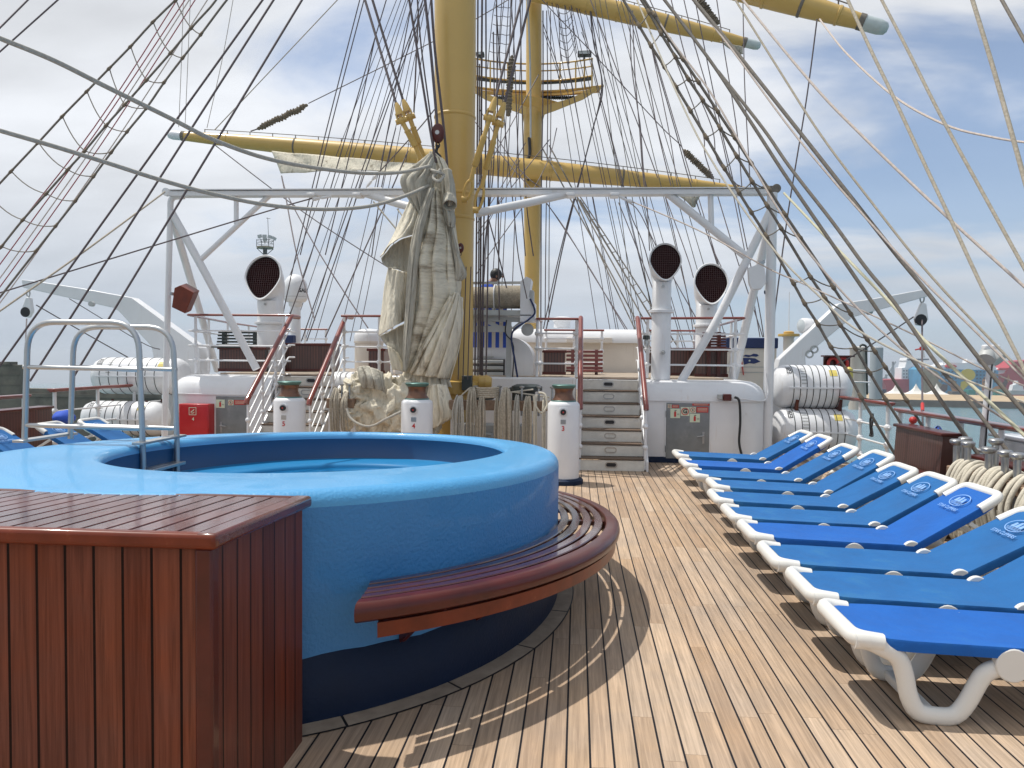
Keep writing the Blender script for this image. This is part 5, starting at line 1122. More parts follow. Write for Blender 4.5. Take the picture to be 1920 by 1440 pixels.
# ------------------------------------------------------------------ rigging
def lineY(pts, Y0, Y1):
    L = [0]
    for a, b_ in zip(pts, pts[1:]): L.append(L[-1] + math.hypot(b_[0] - a[0], b_[1] - a[1]))
    return [P(p[0], p[1], 1 / (1 / Y0 + (1 / Y1 - 1 / Y0) * l / L[-1])) for p, l in zip(pts, L)]
def rope(pts, Y0, Y1, w, m_, label, group=None, name='rope', cat='rope', sag=False):
    q = lineY(pts, Y0, Y1); q = smoothline(q, 6) if len(pts) > 2 else q; m = MB()
    w0 = w if isinstance(w, (int, float)) else w[0]; w1 = w if isinstance(w, (int, float)) else w[1]
    n_ = len(q); m.tube(q, [max(.0035, (w0 + (w1 - w0) * i / (n_ - 1)) * (Y0 + (Y1 - Y0) * i / (n_ - 1)) / FPX / 2) for i in range(n_)], 6 if (w0 < 4) else 10)
    c = q[0]; return tag(m.obj(name, m_, org=tuple(c)), label, cat, group)
# sagging hawsers from the left to the sail head
rope([(-30, 60), (0, 72), (100, 113), (200, 163), (320, 222), (400, 262), (500, 297), (600, 316), (690, 325), (760, 322), (815, 308)], 5.2, 10.8, (9.3, 6), m_rope2, 'upper of the two thick grey hawsers sagging from the left edge to the sail head', name='hawser')
rope([(-30, 236), (0, 245), (100, 274), (200, 305), (300, 337), (400, 364), (500, 384), (600, 392.5), (690, 387), (760, 367), (812, 344)], 5.6, 10.8, (8.6, 6), m_rope2, 'lower of the two thick grey hawsers sagging from the left edge to the sail', name='hawser')
def ratlines(name, label, lines, rungs, Yt, Yb, w, m_, wr=2.2, mk=None, knots=True, sag=4):
    """lines: shroud pixel paths top to bottom; rungs: tuples with one point per shroud"""
    t = thing(name, label, 'shroud ladder', P(lines[0][0][0], lines[0][0][1], Yt))
    y0 = min(l[0][1] for l in lines); y1 = max(l[-1][1] for l in lines)
    def YY(y, k): return 1 / (1 / Yt[k] + (1 / Yb[k] - 1 / Yt[k]) * (y - y0) / (y1 - y0)) if isinstance(Yt, (tuple, list)) else 1 / (1 / Yt + (1 / Yb - 1 / Yt) * (y - y0) / (y1 - y0))
    for k, l in enumerate(lines):
        m = MB(); pp = [P(x, y, YY(y, k)) for x, y in l]; m.tube(smoothline(pp, 3), [w * YY(y, k) / FPX / 2 for x, y in l for _ in range(3)][:(len(l) - 1) * 3 + 1], 8); part(m, 'shroud', m_, t, 60)
    for r in rungs:
        m = MB(); q = [P(x, y, YY(y, k)) for k, (x, y) in enumerate(r)]; full = []
        for i in range(len(q) - 1):
            g = (q[i + 1] - q[i]).length
            for k in range(6):
                f = k / 6; full.append(q[i].lerp(q[i + 1], f) + V((0, 0, -g * sag / 40 * 4 * f * (1 - f))))
        full.append(q[-1]); m.tube(full, wr * YY(r[0][1], 0) / FPX / 2, 6); rg = part(m, 'ratline', m_, t, 60)
        if knots:
            for k, (x, y) in enumerate(r):
                p = q[k]; d = (P(x, y, YY(y, k)) - P(*lines[k][0], YY(lines[k][0][1], k))).normalized(); m = MB(); s_ = w * YY(y, k) / FPX
                m.tube([p - d * s_ * 1.6, p - d * s_ * 1.3, p - d * s_ * .3, p + d * s_ * .2, p + d * s_ * 1.2, p + d * s_ * 1.5], [s_ * .45, s_ * .62, s_ * .66, s_ * .85, s_ * .66, s_ * .45], 8); part(m, 'seizing', m_seize, rg, 60)
    return t
A_ = [(345, -15), (287, 41), (245, 87), (205, 128), (163, 171), (117, 218), (72, 267), (21, 321), (-20, 365)]
B_ = [(412, -10), (395, 13), (359, 52), (320, 99), (275, 150), (234, 196), (199, 235), (159, 283), (127, 318), (87, 363), (43, 412), (3, 462), (-15, 484)]
C_ = [(437, -15), (412, 17), (377, 64), (343, 108), (308, 154), (275, 202), (239, 246), (209, 285), (176, 330), (142, 376), (105, 423), (68, 470), (0, 557), (-20, 582)]
RL = [((330, 0), (359, 52), (377, 64)), ((287, 41), (320, 99), (343, 108)), ((245, 87), (275, 150), (308, 154)), ((205, 128), (234, 196), (275, 202)), ((163, 171), (199, 235), (239, 246)), ((117, 218), (159, 283), (209, 285)), ((72, 267), (127, 318), (176, 330)), ((21, 321), (87, 363), (142, 376)), ((-20, 365), (43, 412), (105, 423)), ((-60, 430), (3, 462), (68, 470))]
ratlines('shroud_ladder', 'three port shrouds crossed by rope ratlines, ending at the left edge', [A_, B_, C_], RL, 8.6, 7.2, 4.0, m_tar, 2.2, sag=3.2)
A2 = [(1162, -12), (1170, 2), (1198, 48), (1220, 85), (1245, 124), (1267, 162), (1294, 207), (1324, 257), (1358, 315), (1385, 360), (1408, 397), (1437, 443), (1487, 530), (1508, 568), (1533, 607), (1557, 649), (1587, 694), (1614, 744), (1652, 809), (1694, 878)]
B2 = [(1196, -10), (1217, 23), (1239, 62), (1266, 106), (1290, 147), (1317, 187), (1350, 240), (1381, 292), (1410, 340), (1438, 385), (1464, 427), (1519, 518), (1546, 558), (1575, 608), (1603, 652), (1630, 698), (1660, 748), (1691, 797), (1735, 868)]
C2 = [(1200, -12), (1226, 28), (1254, 72), (1280, 110), (1309, 153), (1345, 208), (1377, 257), (1408, 305), (1442, 355), (1472, 402), (1530, 488), (1562, 538), (1594, 587), (1625, 635), (1659, 687), (1699, 749), (1729, 799), (1775, 868)]
ia = [2, 4, 5, 6, 7, 8, 9, 10, 12, 13, 14, 15, 16, 17]; RR = []
for A_p, B_p, C_p in (((1198, 48), (1217, 23), (1226, 28)), ((1220, 85), (1239, 62), (1254, 72)), ((1245, 124), (1266, 106), (1280, 110)), ((1267, 162), (1290, 147), (1309, 153)), ((1294, 207), (1317, 187), (1345, 208)), ((1324, 257), (1350, 240), (1377, 257)), ((1358, 315), (1381, 292), (1408, 305)), ((1385, 360), (1410, 340), (1442, 355)), ((1408, 397), (1438, 385), (1472, 402)), ((1437, 443), (1464, 427), (1500, 445)), ((1487, 530), (1519, 518), (1562, 538)), ((1508, 568), (1546, 558), (1594, 587)), ((1533, 607), (1575, 608), (1625, 635)), ((1557, 649), (1603, 652), (1640, 658)), ((1587, 694), (1630, 698), (1659, 687)), ((1614, 744), (1660, 748), (1699, 749))):
    RR.append((A_p, B_p, C_p))
ratlines('shroud_ladder', 'three starboard shrouds crossed by rope ratlines, passing the gantry post', [A2, B2, C2], RR, 11.2, 9.6, 5.0, m_tar, 2.4, sag=3.0)
# stays and shrouds right side
S = 'thick dark shroud on the starboard side '
rope([(1240, -8), (1297, 67), (1345, 133), (1415, 240), (1480, 340), (1590, 500), (1650, 588), (1722, 690), (1812, 820), (1850, 875)], 11.3, 7.9, (5.5, 7), m_tar, 'first plain dark shroud to the right of the starboard shroud ladder', name='shroud')
rope([(1346, 133), (1430, 240), (1480, 312), (1560, 415), (1622, 500), (1679, 570), (1760, 687), (1806, 738), (1887, 843), (1912, 878)], 11.0, 7.3, (5.5, 7), m_tar, 'second plain dark shroud to the right of the starboard shroud ladder', name='shroud')
rope([(1296, -6), (1353, 63), (1495, 242), (1662, 454), (1699, 500), (1741, 551), (1850, 690), (1930, 785)], 11.3, 7.3, (6, 7.5), m_tar, 'outermost plain dark shroud, crossing the tip of the white starboard crane', name='shroud')
rope([(1874, -8), (1930, 92)], 7, 6.5, 6, m_tar, 'short length of dark shroud cutting the top right corner', name='shroud')
rope([(1383, -12), (1520, 154), (1616, 254), (1760, 392), (1930, 546)], 11, 7, (4, 5.5), m_ropew, 'pale rope sweeping from the top down to the right edge below mid sky')
rope([(1374, -8), (1455, 122), (1537, 250), (1628, 371), (1745, 517), (1930, 712)], 11, 7, (3.5, 4.5), m_rope, 'pale rope crossing the right sky just under the top yard, ending by the lamp pole')
rope([(1586, -8), (1631, 90), (1674, 179), (1730, 300), (1787, 421), (1840, 535), (1874, 600), (1930, 712)], 9, 6, (5.5, 6.5), m_rope, 'beige rope dropping from the near yard end past its pale cap')
rope([(1649, -8), (1700, 90), (1766, 221), (1850, 375), (1930, 520)], 8, 6, (5, 6.5), m_rope, 'beige rope falling steeply between the near yard cap and the right edge')
rope([(1821, -8), (1860, 120), (1890, 225), (1930, 370)], 7, 6, (7, 8), m_rope, 'thick beige rope nearly vertical in the upper right corner')
rope([(1537, 36), (1556, 62), (1591, 104), (1674, 179), (1770, 233), (1860, 257), (1930, 268)], 14, 7, (3, 4), m_ropew, 'pale rope sagging from the near yard end to the right edge')
rope([(1532, 36), (1512, 187), (1478, 396), (1453, 583), (1448, 640)], 14, 13.5, 2.6, m_cable, 'thin dark line dropping from the near yard end behind the starboard gantry post', name='line')
rope([(1302, 5), (1370, 90), (1495, 258), (1645, 433), (1740, 535), (1807, 600), (1930, 720)], 11.3, 7, (3, 4), m_ropew, 'thin pinkish rope running alongside the outermost dark starboard shroud')
rope([(1470, 362), (1530, 425), (1595, 492), (1679, 578), (1733, 638), (1830, 730), (1930, 825)], 12.2, 7.2, (4, 7), m_ropey, 'yellowish rope led from the starboard end of the gantry beam to the rail')
rope([(1191, -8), (1247, 125), (1300, 240), (1337, 305), (1372, 360), (1427, 438), (1479, 500), (1543, 562), (1600, 614), (1711, 673), (1820, 716), (1930, 758)], 11.5, 7.5, (3, 4), m_ropewh, 'cream rope crossing in front of the starboard shroud ladder, flattening towards the right edge')
rope([(1204, -8), (1262, 80), (1330, 170), (1400, 290), (1464, 400), (1538, 500), (1633, 603), (1736, 690), (1830, 752), (1930, 815)], 11.4, 7.5, (3, 4), m_ropew, 'pinkish rope following the middle shroud of the starboard ladder and ending at the rail')
rope([(1185, 378), (1310, 432), (1440, 503), (1495, 527), (1590, 570), (1725, 633), (1840, 690), (1930, 727)], 12.3, 8, (2.5, 3), m_ropew, 'thin line from the turnbuckle under the gantry beam out past the white crane')
# left stays
for lab, pts in (('first of three plain dark stays right of the port shroud ladder', [(498, -8), (492, 0), (152, 480), (0, 685), (-12, 702)]), ('second of three plain dark stays right of the port shroud ladder', [(518, -8), (512, 0), (207, 480), (56, 715)]), ('third of three plain dark stays right of the port shroud ladder', [(571, -8), (565, 0), (277, 480), (136, 710)])):
    rope([pts[0], pts[-1]], 10.5, 8.6, 4.2, m_cable, lab, name='stay', cat='stay')
rope([(60, -8), (-8, 60)], 8, 7.5, 3.5, m_cable, 'dark line crossing the very top left corner', name='stay', cat='stay')
rope([(115, -6), (-8, 104)], 8, 7.5, 3.5, m_cable, 'dark line crossing the top left corner, lower of two', name='stay', cat='stay')
for k, (x0, x1, y1, mm) in enumerate(((335, -10, 478, m_red_rope), (350, 10, 482, m_red_rope), (369, 42, 480, m_red_rope), (392, 60, 486, m_ropew), (358, 30, 480, m_ropew))):
    rope([(x0, -5), (x0 * .5 + x1 * .5 + (14 if k == 0 else 5), y1 * .5), (x1, y1), (x1 - 90, y1 + 122)], 10, 8.6, 2.2, mm, 'thin red or pink rope running between the port ratline shrouds', 'thin red and pink ropes behind the port ratlines')
rope([(309, 360), (160, 470), (0, 583), (-10, 590)], 12.3, 8, 3.2, m_rope, 'beige line from the port end of the gantry beam down to the left edge')
rope([(585, 372), (515, 392), (225, 480), (-10, 552)], 12.3, 8.5, 3.0, m_cable, 'dark wire from the turnbuckle under the port gantry beam to the left edge', name='stay', cat='stay')
rope([(640, -8), (403, 243)], 20, 23, 2.0, m_ropew, 'pale line from the top edge down to the left part of the lower yard')
rope([(403, 272), (565, 395), (735, 506)], 23, 20, 2.0, m_cable, 'thin line from under the lower yard crossing down to the hanging sail', name='line')
def thin(lst, Y0, Y1, w, m_, label, group):
    for pts in lst: rope(pts, Y0, Y1, w, m_, label, group, name='line')
thin([[(676, -6), (613, 240), (555, 478), (528, 600)], [(684, -6), (620, 240), (563, 478)], [(726, -6), (653, 240), (583, 478), (540, 600)], [(703, 72), (667, 240), (610, 478)], [(795, -6), (707, 240), (622, 478), (565, 640)], [(798, 0), (713, 240), (632, 478), (575, 640)], [(773, 0), (728, 240), (706, 360)], [(742, 240), (715, 353), (697, 480)]], 16, 15.5, 2.2, m_cable, 'thin dark rigging line slanting down left of the big mast, one of many alike', 'thin dark lines slanting left of the big mast')
thin([[(344, -6), (340, 120), (335, 238)], [(357, -6), (352, 120), (347, 238)], [(438, -6), (417, 110), (388, 240)]], 22, 23, 1.4, m_ropew, 'very thin line dropping to the port tip of the lower yard', 'very thin lines at the port yard tip')
rope([(682, -8), (743, 195)], 11.6, 11.1, 4.8, m_cable, 'thick dark stay ending in the outer left turnbuckle', name='stay', cat='stay')
rope([(696, -8), (756, 189)], 11.6, 11.3, 4.8, m_cable, 'thick dark stay ending in the inner left turnbuckle', name='stay', cat='stay')
rope([(980, -8), (929, 184)], 11.6, 11.1, 4.8, m_cable, 'thick dark stay ending in the inner right turnbuckle', name='stay', cat='stay')
rope([(996, -8), (946, 194)], 11.6, 11.3, 4.8, m_cable, 'thick dark stay ending in the outer right turnbuckle', name='stay', cat='stay')
rope([(766, -8), (805, 235), (818, 305)], 11.2, 10.9, 4.5, m_cable, 'dark wire coming down steeply to the head of the bundled sail', name='stay', cat='stay')
rope([(782, -8), (790, 90), (810, 240), (814, 300)], 11.2, 11.0, 3, m_cable, 'thinner dark wire beside the mast ending at the sail head', name='stay', cat='stay')
rope([(796, -8), (808, 100), (820, 236)], 11.2, 11.0, 5.5, m_cable, 'thick black wire carrying the brown wooden block', name='stay', cat='stay')
rope([(808, -8), (816, 100), (832, 240), (839, 318)], 11.2, 11.1, 5, m_cable, 'thick dark wire lying against the left side of the big mast', name='stay', cat='stay')
rope([(784, 25), (776, 212)], 12, 12, 3, m_cable, 'nearly vertical dark wire behind the left turnbuckles', name='stay', cat='stay')
rope([(578, 194), (802, 83), (893, 35), (962, -6)], 22, 22, 1.8, m_cable, 'thin wire rising from the left chafing mat behind the big mast', name='line')
rope([(704, 330), (782, 245), (815, 205)], 12.3, 12.6, 2.5, m_cable, 'wire from the gantry turnbuckle up behind the sail head', name='line')
rope([(528, 330), (541, 370), (602, 480), (690, 615)], 20, 14, 2.6, m_cable, 'dark tackle line from the hanging sail corner down towards the port steps', name='line')
rope([(529, 335), (535, 365), (557, 480), (590, 600)], 20, 14, 2.6, m_cable, 'second tackle line from the hanging sail corner, falling more steeply', name='line')
rope([(765, 283), (732, 360), (678, 480), (610, 632)], 16, 14, 2.6, m_cable, 'dark line crossing behind the hanging sail down to the port deck', name='line')
rope([(700, 378), (745, 432)], 12.2, 12, 3, m_rope2, 'short rope from the gantry beam to the left edge of the hanging sail')
rope([(745, 392), (760, 412)], 12.2, 12, 3, m_rope2, 'shortest rope end between the mast brace and the hanging sail')
for px, mm, w in ((862, m_cable, 2), (871, m_cable, 2), (880, m_cable, 2)):
    rope([(px + 3, 500), (px, 600), (px - 3, 712)], 11.2, 11.2, w, mm, 'thin dark wire hanging down the front of the lower big mast', 'thin wires down the front of the big mast', name='line')
vr = [([(896, -6), (895, 240), (893, 480), (890, 722)], 3.2), ([(904, -6), (902, 300), (900, 720)], 3.8), ([(911, -6), (911, 240), (906, 480), (903, 715)], 3.0), ([(931, -6), (933, 240), (935, 480), (936, 600)], 2.4), ([(899, 120), (898, 400), (896, 715)], 2.6), ([(917, 240), (915, 480), (911, 715)], 3.0), ([(925, 60), (926, 300), (908, 480), (905, 720)], 2.4), ([(930, 8), (947, 240), (963, 390), (972, 480), (988, 560)], 2.0), ([(958, -6), (965, 110), (972, 300), (985, 480)], 2.0), ([(975, -6), (980, 240), (987, 380), (1000, 480)], 2.2), ([(916, 410), (935, 480), (950, 540)], 2.4)]
for pts, w in vr: rope(pts, 12.6, 12.4, w, m_cable, 'dark halyard hanging close along the right side of the big mast, one of many', 'halyards hanging right of the big mast', name='halyard')
rope([(989, -6), (994, 120), (995, 258)], 23, 23.2, 3.5, m_lgrey, 'grey cable running down the left face of the far mast', name='cable', cat='cable')
for pts, w in (([(1018, 20), (1018, 170), (1015, 360), (1014, 600)], 2.4), ([(1025, 20), (1027, 200), (1024, 400), (1022, 602)], 1.8), ([(1032, 20), (1033, 200), (1030, 400), (1029, 604)], 1.6), ([(1017, 40), (1053, 145), (1062, 170)], 1.6), ([(1020, 60), (1050, 150)], 1.3)):
    rope(pts, 23.4, 23, w, m_cable, 'dark halyard hanging just right of the far mast', 'halyards hanging right of the far mast', name='halyard')
for pts, w in (([(1105, 0), (1113, 80), (1130, 165), (1112, 240), (1082, 357), (1052, 478), (1020, 640)], 2.4), ([(1107, 20), (1120, 100), (1128, 165), (1110, 250), (1079, 362), (1046, 490), (1014, 640)], 2.0), ([(1078, 10), (1105, 93), (1090, 60)], 1.3)):
    rope(pts, 23, 22, w, m_cable, 'dark line led over the right tip of the lookout platform', 'lines over the right tip of the lookout platform', name='line')
rope([(1015, -6), (1023, 7), (1105, 93), (1160, 152), (1242, 240), (1272, 268), (1281, 281)], 22, 21, 1.8, m_cable, 'thin line running right from the far mast to the right chafing mat', name='line')
fan = [[(1105, -6), (1160, 140), (1198, 238), (1233, 333)], [(1247, 367), (1288, 480), (1300, 520)], [(1108, 110), (1131, 200), (1160, 310), (1182, 400), (1210, 470), (1250, 640)], [(1160, 380), (1200, 480), (1262, 640)], [(1190, 45), (1215, 150), (1232, 240), (1258, 348)], [(1222, 92), (1253, 240), (1270, 348)], [(1222, 92), (1265, 240), (1293, 340), (1340, 480), (1385, 630)], [(1224, 92), (1268, 240), (1298, 342)], [(1216, -6), (1260, 95), (1315, 240), (1322, 290), (1340, 345)], [(1257, -6), (1292, 130), (1335, 240), (1345, 300), (1385, 350)], [(1281, -6), (1304, 90), (1348, 240), (1370, 330), (1390, 350)], [(1302, -6), (1327, 120), (1354, 250), (1376, 345), (1420, 560), (1432, 632)], [(1343, -6), (1358, 95), (1381, 240), (1391, 350)], [(1393, 5), (1396, 150), (1401, 250), (1407, 350)], [(1180, 380), (1200, 400), (1240, 480), (1330, 640)], [(1247, 367), (1262, 430), (1290, 560), (1303, 650)], [(1345, 365), (1380, 480), (1420, 600), (1430, 632)], [(1375, 365), (1398, 480), (1425, 632)], [(1305, 375), (1330, 450), (1352, 500)], [(1310, 372), (1342, 480), (1362, 540)], [(1181, 30), (1184, 120), (1195, 200), (1201, 240), (1206, 310), (1212, 365), (1218, 470)], [(1186, 20), (1190, 130), (1199, 240), (1204, 310), (1208, 350)]]
for pts in fan: rope([p for p in pts], 22, 20, 1.9, m_cable, 'thin dark rigging line in the fan between the far mast and the starboard shroud ladder', 'fan of thin dark lines right of the far mast', name='line')
for pts in ([(1044, 240), (1028, 300), (985, 380), (915, 480), (893, 515)], [(1030, 262), (960, 350), (893, 440)], [(985, 268), (940, 350), (893, 420)], [(975, 300), (935, 380), (893, 460)], [(1010, 140), (955, 240), (893, 350)], [(899, 205), (960, 300), (1012, 350), (1060, 355)], [(880, 215), (948, 300), (1010, 370)], [(1024, 380), (1060, 430), (1115, 520), (1190, 640)], [(1026, 382), (1052, 420), (1110, 510), (1185, 640)]):
    rope(pts, 22.5, 19, 1.8, m_cable, 'thin dark line crossing low behind the big mast towards the far mast', 'thin lines crossing behind the big mast', name='line')
for pts in ([(1017, 278), (1127, 478), (1240, 690)], [(1030, 273), (1140, 478), (1258, 690)], [(1088, 375), (1150, 478), (1280, 695)], [(1078, 370), (1125, 478), (1225, 690)]):
    rope(pts, 23.5, 18, 2.6, m_tar, 'dark shroud of the far mast running down to its starboard side', 'starboard shrouds of the far mast', name='shroud')
la = [(1078, 362), (1104, 410), (1130, 455), (1158, 490), (1180, 520), (1205, 562), (1222, 590), (1262, 662)]; lb = [(1086, 366), (1114, 408), (1142, 450), (1168, 486), (1190, 512), (1212, 548), (1228, 576), (1272, 652)]
rg = [((la[0][0] + (la[-1][0] - la[0][0]) * k / 19, la[0][1] + (la[-1][1] - la[0][1]) * k / 19), (lb[0][0] + (lb[-1][0] - lb[0][0]) * k / 19, lb[0][1] + (lb[-1][1] - lb[0][1]) * k / 19)) for k in range(1, 19)]
ratlines('shroud_ladder', 'narrow ratline ladder of the far mast running down behind the starboard steps', [[la[0], la[-1]], [lb[0], lb[-1]]], rg, 20, 18, 2.4, m_tar, 1.6, knots=False)
for lab, ls in (('thin ratline ladder between the big mast and the lookout platform', ([(930, -6), (925, 20), (921, 55), (917, 95), (914, 130)], [(946, -6), (943, 20), (940, 50), (937, 95), (936, 130)], [(958, -6), (957, 20), (956, 50), (955, 95), (954, 130)])), ('thin ratline ladder rising right of the far mast above the platform', ([(1047, 10), (1049, 60), (1050, 90), (1052, 115)], [(1059, 10), (1061, 60), (1064, 90), (1067, 120)], [(1071, 10), (1074, 50), (1078, 80), (1081, 100)]))):
    rg = []
    for k in range(1, 8):
        f = k / 8; rg.append(tuple((l[0][0] + (l[-1][0] - l[0][0]) * f, l[0][1] + (l[-1][1] - l[0][1]) * f + (0, 2, -6 if 'right' in lab else 3)[j]) for j, l in enumerate(ls)))
    ratlines('shroud_ladder', lab, [list(l) for l in ls], rg, 22.8, 22.6, 1.5, m_cable, 1.2, knots=False)
# chafing mats on the lifts
def mat_roll(a, b_, Y, r, label):
    A, B = P(*a, Y), P(*b_, Y); m = MB(); n_ = 60; pts = []; rr = []
    for k in range(n_ + 1):
        f = k / n_; p = A.lerp(B, f) + V((.04 * noise.noise(V((f * 7, Y, 0))), 0, .04 * noise.noise(V((0, f * 7, Y))))); pts.append(p); rr.append(r * (1 + .35 * noise.noise(V((f * 25, 3, Y))) + .2 * ((k % 3) - 1)) * min(1, 5 * f + .4, 5 * (1 - f) + .4))
    m.tube(pts, rr, 9); tag(m.obj('chafing_mat', m_seize, smooth=0), label, 'chafing mat')
mat_roll((482, 242), (577, 197), 22, .085, 'shaggy chafing mat on a line above the left part of the lower yard')
mat_roll((1281, 281), (1337, 335), 21, .085, 'shaggy chafing mat above the right part of the lower yard')
mat_roll((960, 104), (952, 218), 20, .085, 'upright shaggy chafing mat between the big mast and the far mast')
mat_roll((1308, -4), (1346, 46), 20, .09, 'shaggy chafing mat above the upper yard near the top edge')
rope([(470, 246), (482, 242)], 22, 22, 2.5, m_cable, 'short line fixing the left chafing mat to the lower yard', name='line')
# turnbuckles on gantry wires
for a, b_, lab in (((622, 368), (585, 374), 'small white turnbuckle under the port part of the gantry beam'), ((1160, 368), (1186, 380), 'small white turnbuckle under the starboard part of the gantry beam'), ((686, 352), (706, 328), 'small grey turnbuckle rising from the top of the gantry beam')):
    m = MB(); A, B = P(*a, 12.3), P(*b_, 12.3); m.tube([A, A.lerp(B, .2), A.lerp(B, .5), A.lerp(B, .55), A.lerp(B, .75), A.lerp(B, .85), B], [.010, .024, .024, .012, .03, .035, .012], 8); tag(m.obj('turnbuckle', m_white), lab, 'turnbuckle')
# ------------------------------------------------------------------ side rails
SF = (.22, .46, .70)
def side_rail(label, X, ya, yb, npost, htop=.985):
    pts = [V((X, ya, 0)), V((X, yb, 0))]; t = fence('side_railing', label, pts, 0, htop - .02, SF, npost, .03, rp=.028)
    m = MB(); m.bbox((X - .065, min(ya, yb), htop - .02), (X + .065, max(ya, yb), htop + .018)); part(m, 'wide_cap', m_rail, t, 35, .012); return t
side_rail('starboard ship rail nearest the viewer, its red-brown cap running to the right edge', 4.12, 1.5, 10.25, 12)
side_rail('farther starboard ship rail beside the white raft canisters', 4.2, 10.7, 19, 9, 1.03)
side_rail('port ship rail with red-brown cap at the left edge', -8.02, 2, 10.6, 9)
side_rail('farther port ship rail behind the left raft canisters', -8.1, 11.2, 20, 9, 1.04)
# ------------------------------------------------------------------ pin rails with coiled ropes
def pin(parent, p, h=.24, r=.016):
    m = MB(); m.lathe([(r, -.16), (r, h), (r * 2.1, h + .012), (r * 2.2, h + .028), (r * .6, h + .034)], p, n=12); part(m, 'belaying_pin', m_steel, parent, 40)
PY_ = 10.55; zr = P(900, 757, PY_).z
t = thing('pin_rail', 'timber rail with steel belaying pins round the foot of the big mast', 'pin rail', V((P(900, 757, PY_).x, PY_, 0)))
for x0, x1 in ((612, 664), (842, 1044)):
    m = MB(); m.bbox((P(x0, 757, PY_).x, PY_ - .02, zr - .09), (P(x1, 757, PY_).x, PY_ + .16, zr + .045)); part(m, 'rail_timber', m_wood_raw, t, 35, .01)
    for px in (x0 + 6, (x0 + x1) / 2, x1 - 4):
        m = MB(); X = P(px, 757, PY_).x; m.bbox((X - .03, PY_ + .04, 0), (X + .03, PY_ + .10, zr - .09)); part(m, 'post', m_white, t, 0)
for px in (640, 654, 891, 936, 978, 1010, 1035, 1048): pin(t, V((P(px, 757, PY_).x, PY_ + .03, zr)), .22)
def coil(px0, px1, ytop, ybot, n_, label, m_=None, fan_=.0, Y=None, r=None):
    Y = Y or PY_ - .05; a = P(px0, ytop, Y); b_ = P(px1, ytop, Y); zb = P(px0, ybot, Y).z; mb = MB(); n_ = int(n_ * 1.5 + .5); r = r or (b_.x - a.x) / n_ / 1.7
    for k in range(n_):
        f = (k + .5) / n_; x = a.x + (b_.x - a.x) * f; xt = (a.x + b_.x) / 2 + (x - (a.x + b_.x) / 2) * (.45 + fan_); x2 = x + rng.uniform(-.012, .012); dy = rng.uniform(-.03, .03)
        zt = a.z + rng.uniform(-.02, .01); z2 = zb + rng.uniform(-.02, .05)
        mb.tube(smoothline([V((xt, Y + .10, zt - .05)), V((xt, Y + .03, zt + .0)), V((xt * .5 + x * .5, Y - .06 + dy, zt - .09)), V((x, Y - .10 + dy, (zt * 2 + z2) / 3)), V((x2, Y - .09 + dy, z2 + .08)), V((x2 + .012, Y - .06 + dy, z2))], 4), r, 7)
    return tag(mb.obj('rope_coil', m_ or m_rope, smooth=60), label, 'rope coil')
coil(622, 640, 728, 812, 5, 'rope coil hanging on the pin rail just left of the canvas heap')
coil(641, 655, 735, 812, 4, 'narrow rope coil hanging right against the canvas heap on its left')
coil(850, 873, 742, 860, 7, 'grey-green rope coil hanging on the pin rail directly right of the canvas heap', m_rope2)
coil(875, 896, 727, 862, 7, 'rope coil under the first belaying pin right of the canvas heap')
coil(896, 912, 741, 860, 5, 'short-topped rope coil second right of the mast foot, beside the bare timber')
coil(928, 936, 742, 865, 3, 'thin rope coil just right of the bare timber of the pin rail')
coil(936, 962, 727, 868, 8, 'widest rope coil on the pin rail, under the second steel pin')
coil(964, 976, 741, 868, 5, 'rope coil left of the third steel pin on the pin rail', m_rope2)
coil(981, 999, 742, 872, 6, 'darker rope coil right of the third steel pin', m_rope)
coil(1001, 1008, 741, 872, 2, 'pale double strand hanging at the fourth steel pin', m_ropewh)
coil(1017, 1024, 745, 874, 2, 'pale double strand beside the capstan numbered 3', m_ropewh)
m = MB(); m.tube(smoothline([P(1001, 742, PY_ - .1), P(1004, 760, PY_ - .14), P(1015, 774, PY_ - .16), P(1026, 760, PY_ - .14), P(1022, 740, PY_ - .1), P(1010, 736, PY_ - .06)], 6), .016, 8)
tag(m.obj('rope_loop', m_ropewh), 'pale rope loop hanging open at the fourth steel pin', 'rope loop')
m = MB()
for k in range(5):
    y = 727 + k * 4; m.tube(smoothline([P(893, y, PY_), P(903, y + 1.5, PY_ - .06), P(925, y + 1, PY_ - .06), P(935, y, PY_)], 5), .017, 7)
tag(m.obj('rope_turns', m_rope), 'rope turns laid horizontally between the first two steel pins', 'rope')
for k, (a, b_) in enumerate((((962, 735), (1030, 745)), ((940, 738), (1000, 730)), ((845, 760), (880, 728)))):
    m = MB(); m.tube([P(*a, PY_ + .1), P(*b_, PY_ + .1)], .012, 6); tag(m.obj('rope', m_ropewh), 'loose rope end laid over the pin rail ' + ('towards the capstan numbered 3', 'behind the middle pins', 'beside the canvas heap')[k], 'rope')
for px, py, lab in ((905, 742, 'left'), (975, 728, 'middle'), (990, 726, 'x')):
    if lab == 'x': continue
    p = P(px, py + 6, 11.3); m = MB(); m.lathe([(.12, -.15), (.12, -.02), (.17, 0), (.17, .05), (.12, .07)], p, n=20); tag(m.obj('mooring_bitt', m_dgreen), 'dark green mooring bitt behind the pin rail, ' + lab + ' one', 'bitt')
p = P(988, 732, 11.0); m = MB(); m.lathe([(.12, -.2), (.12, -.02), (.22, .0), (.22, .06), (.15, .09)], p, n=24); tag(m.obj('mooring_bitt', m_dgreen), 'broad dark green bitt behind the rightmost rope coils', 'bitt')
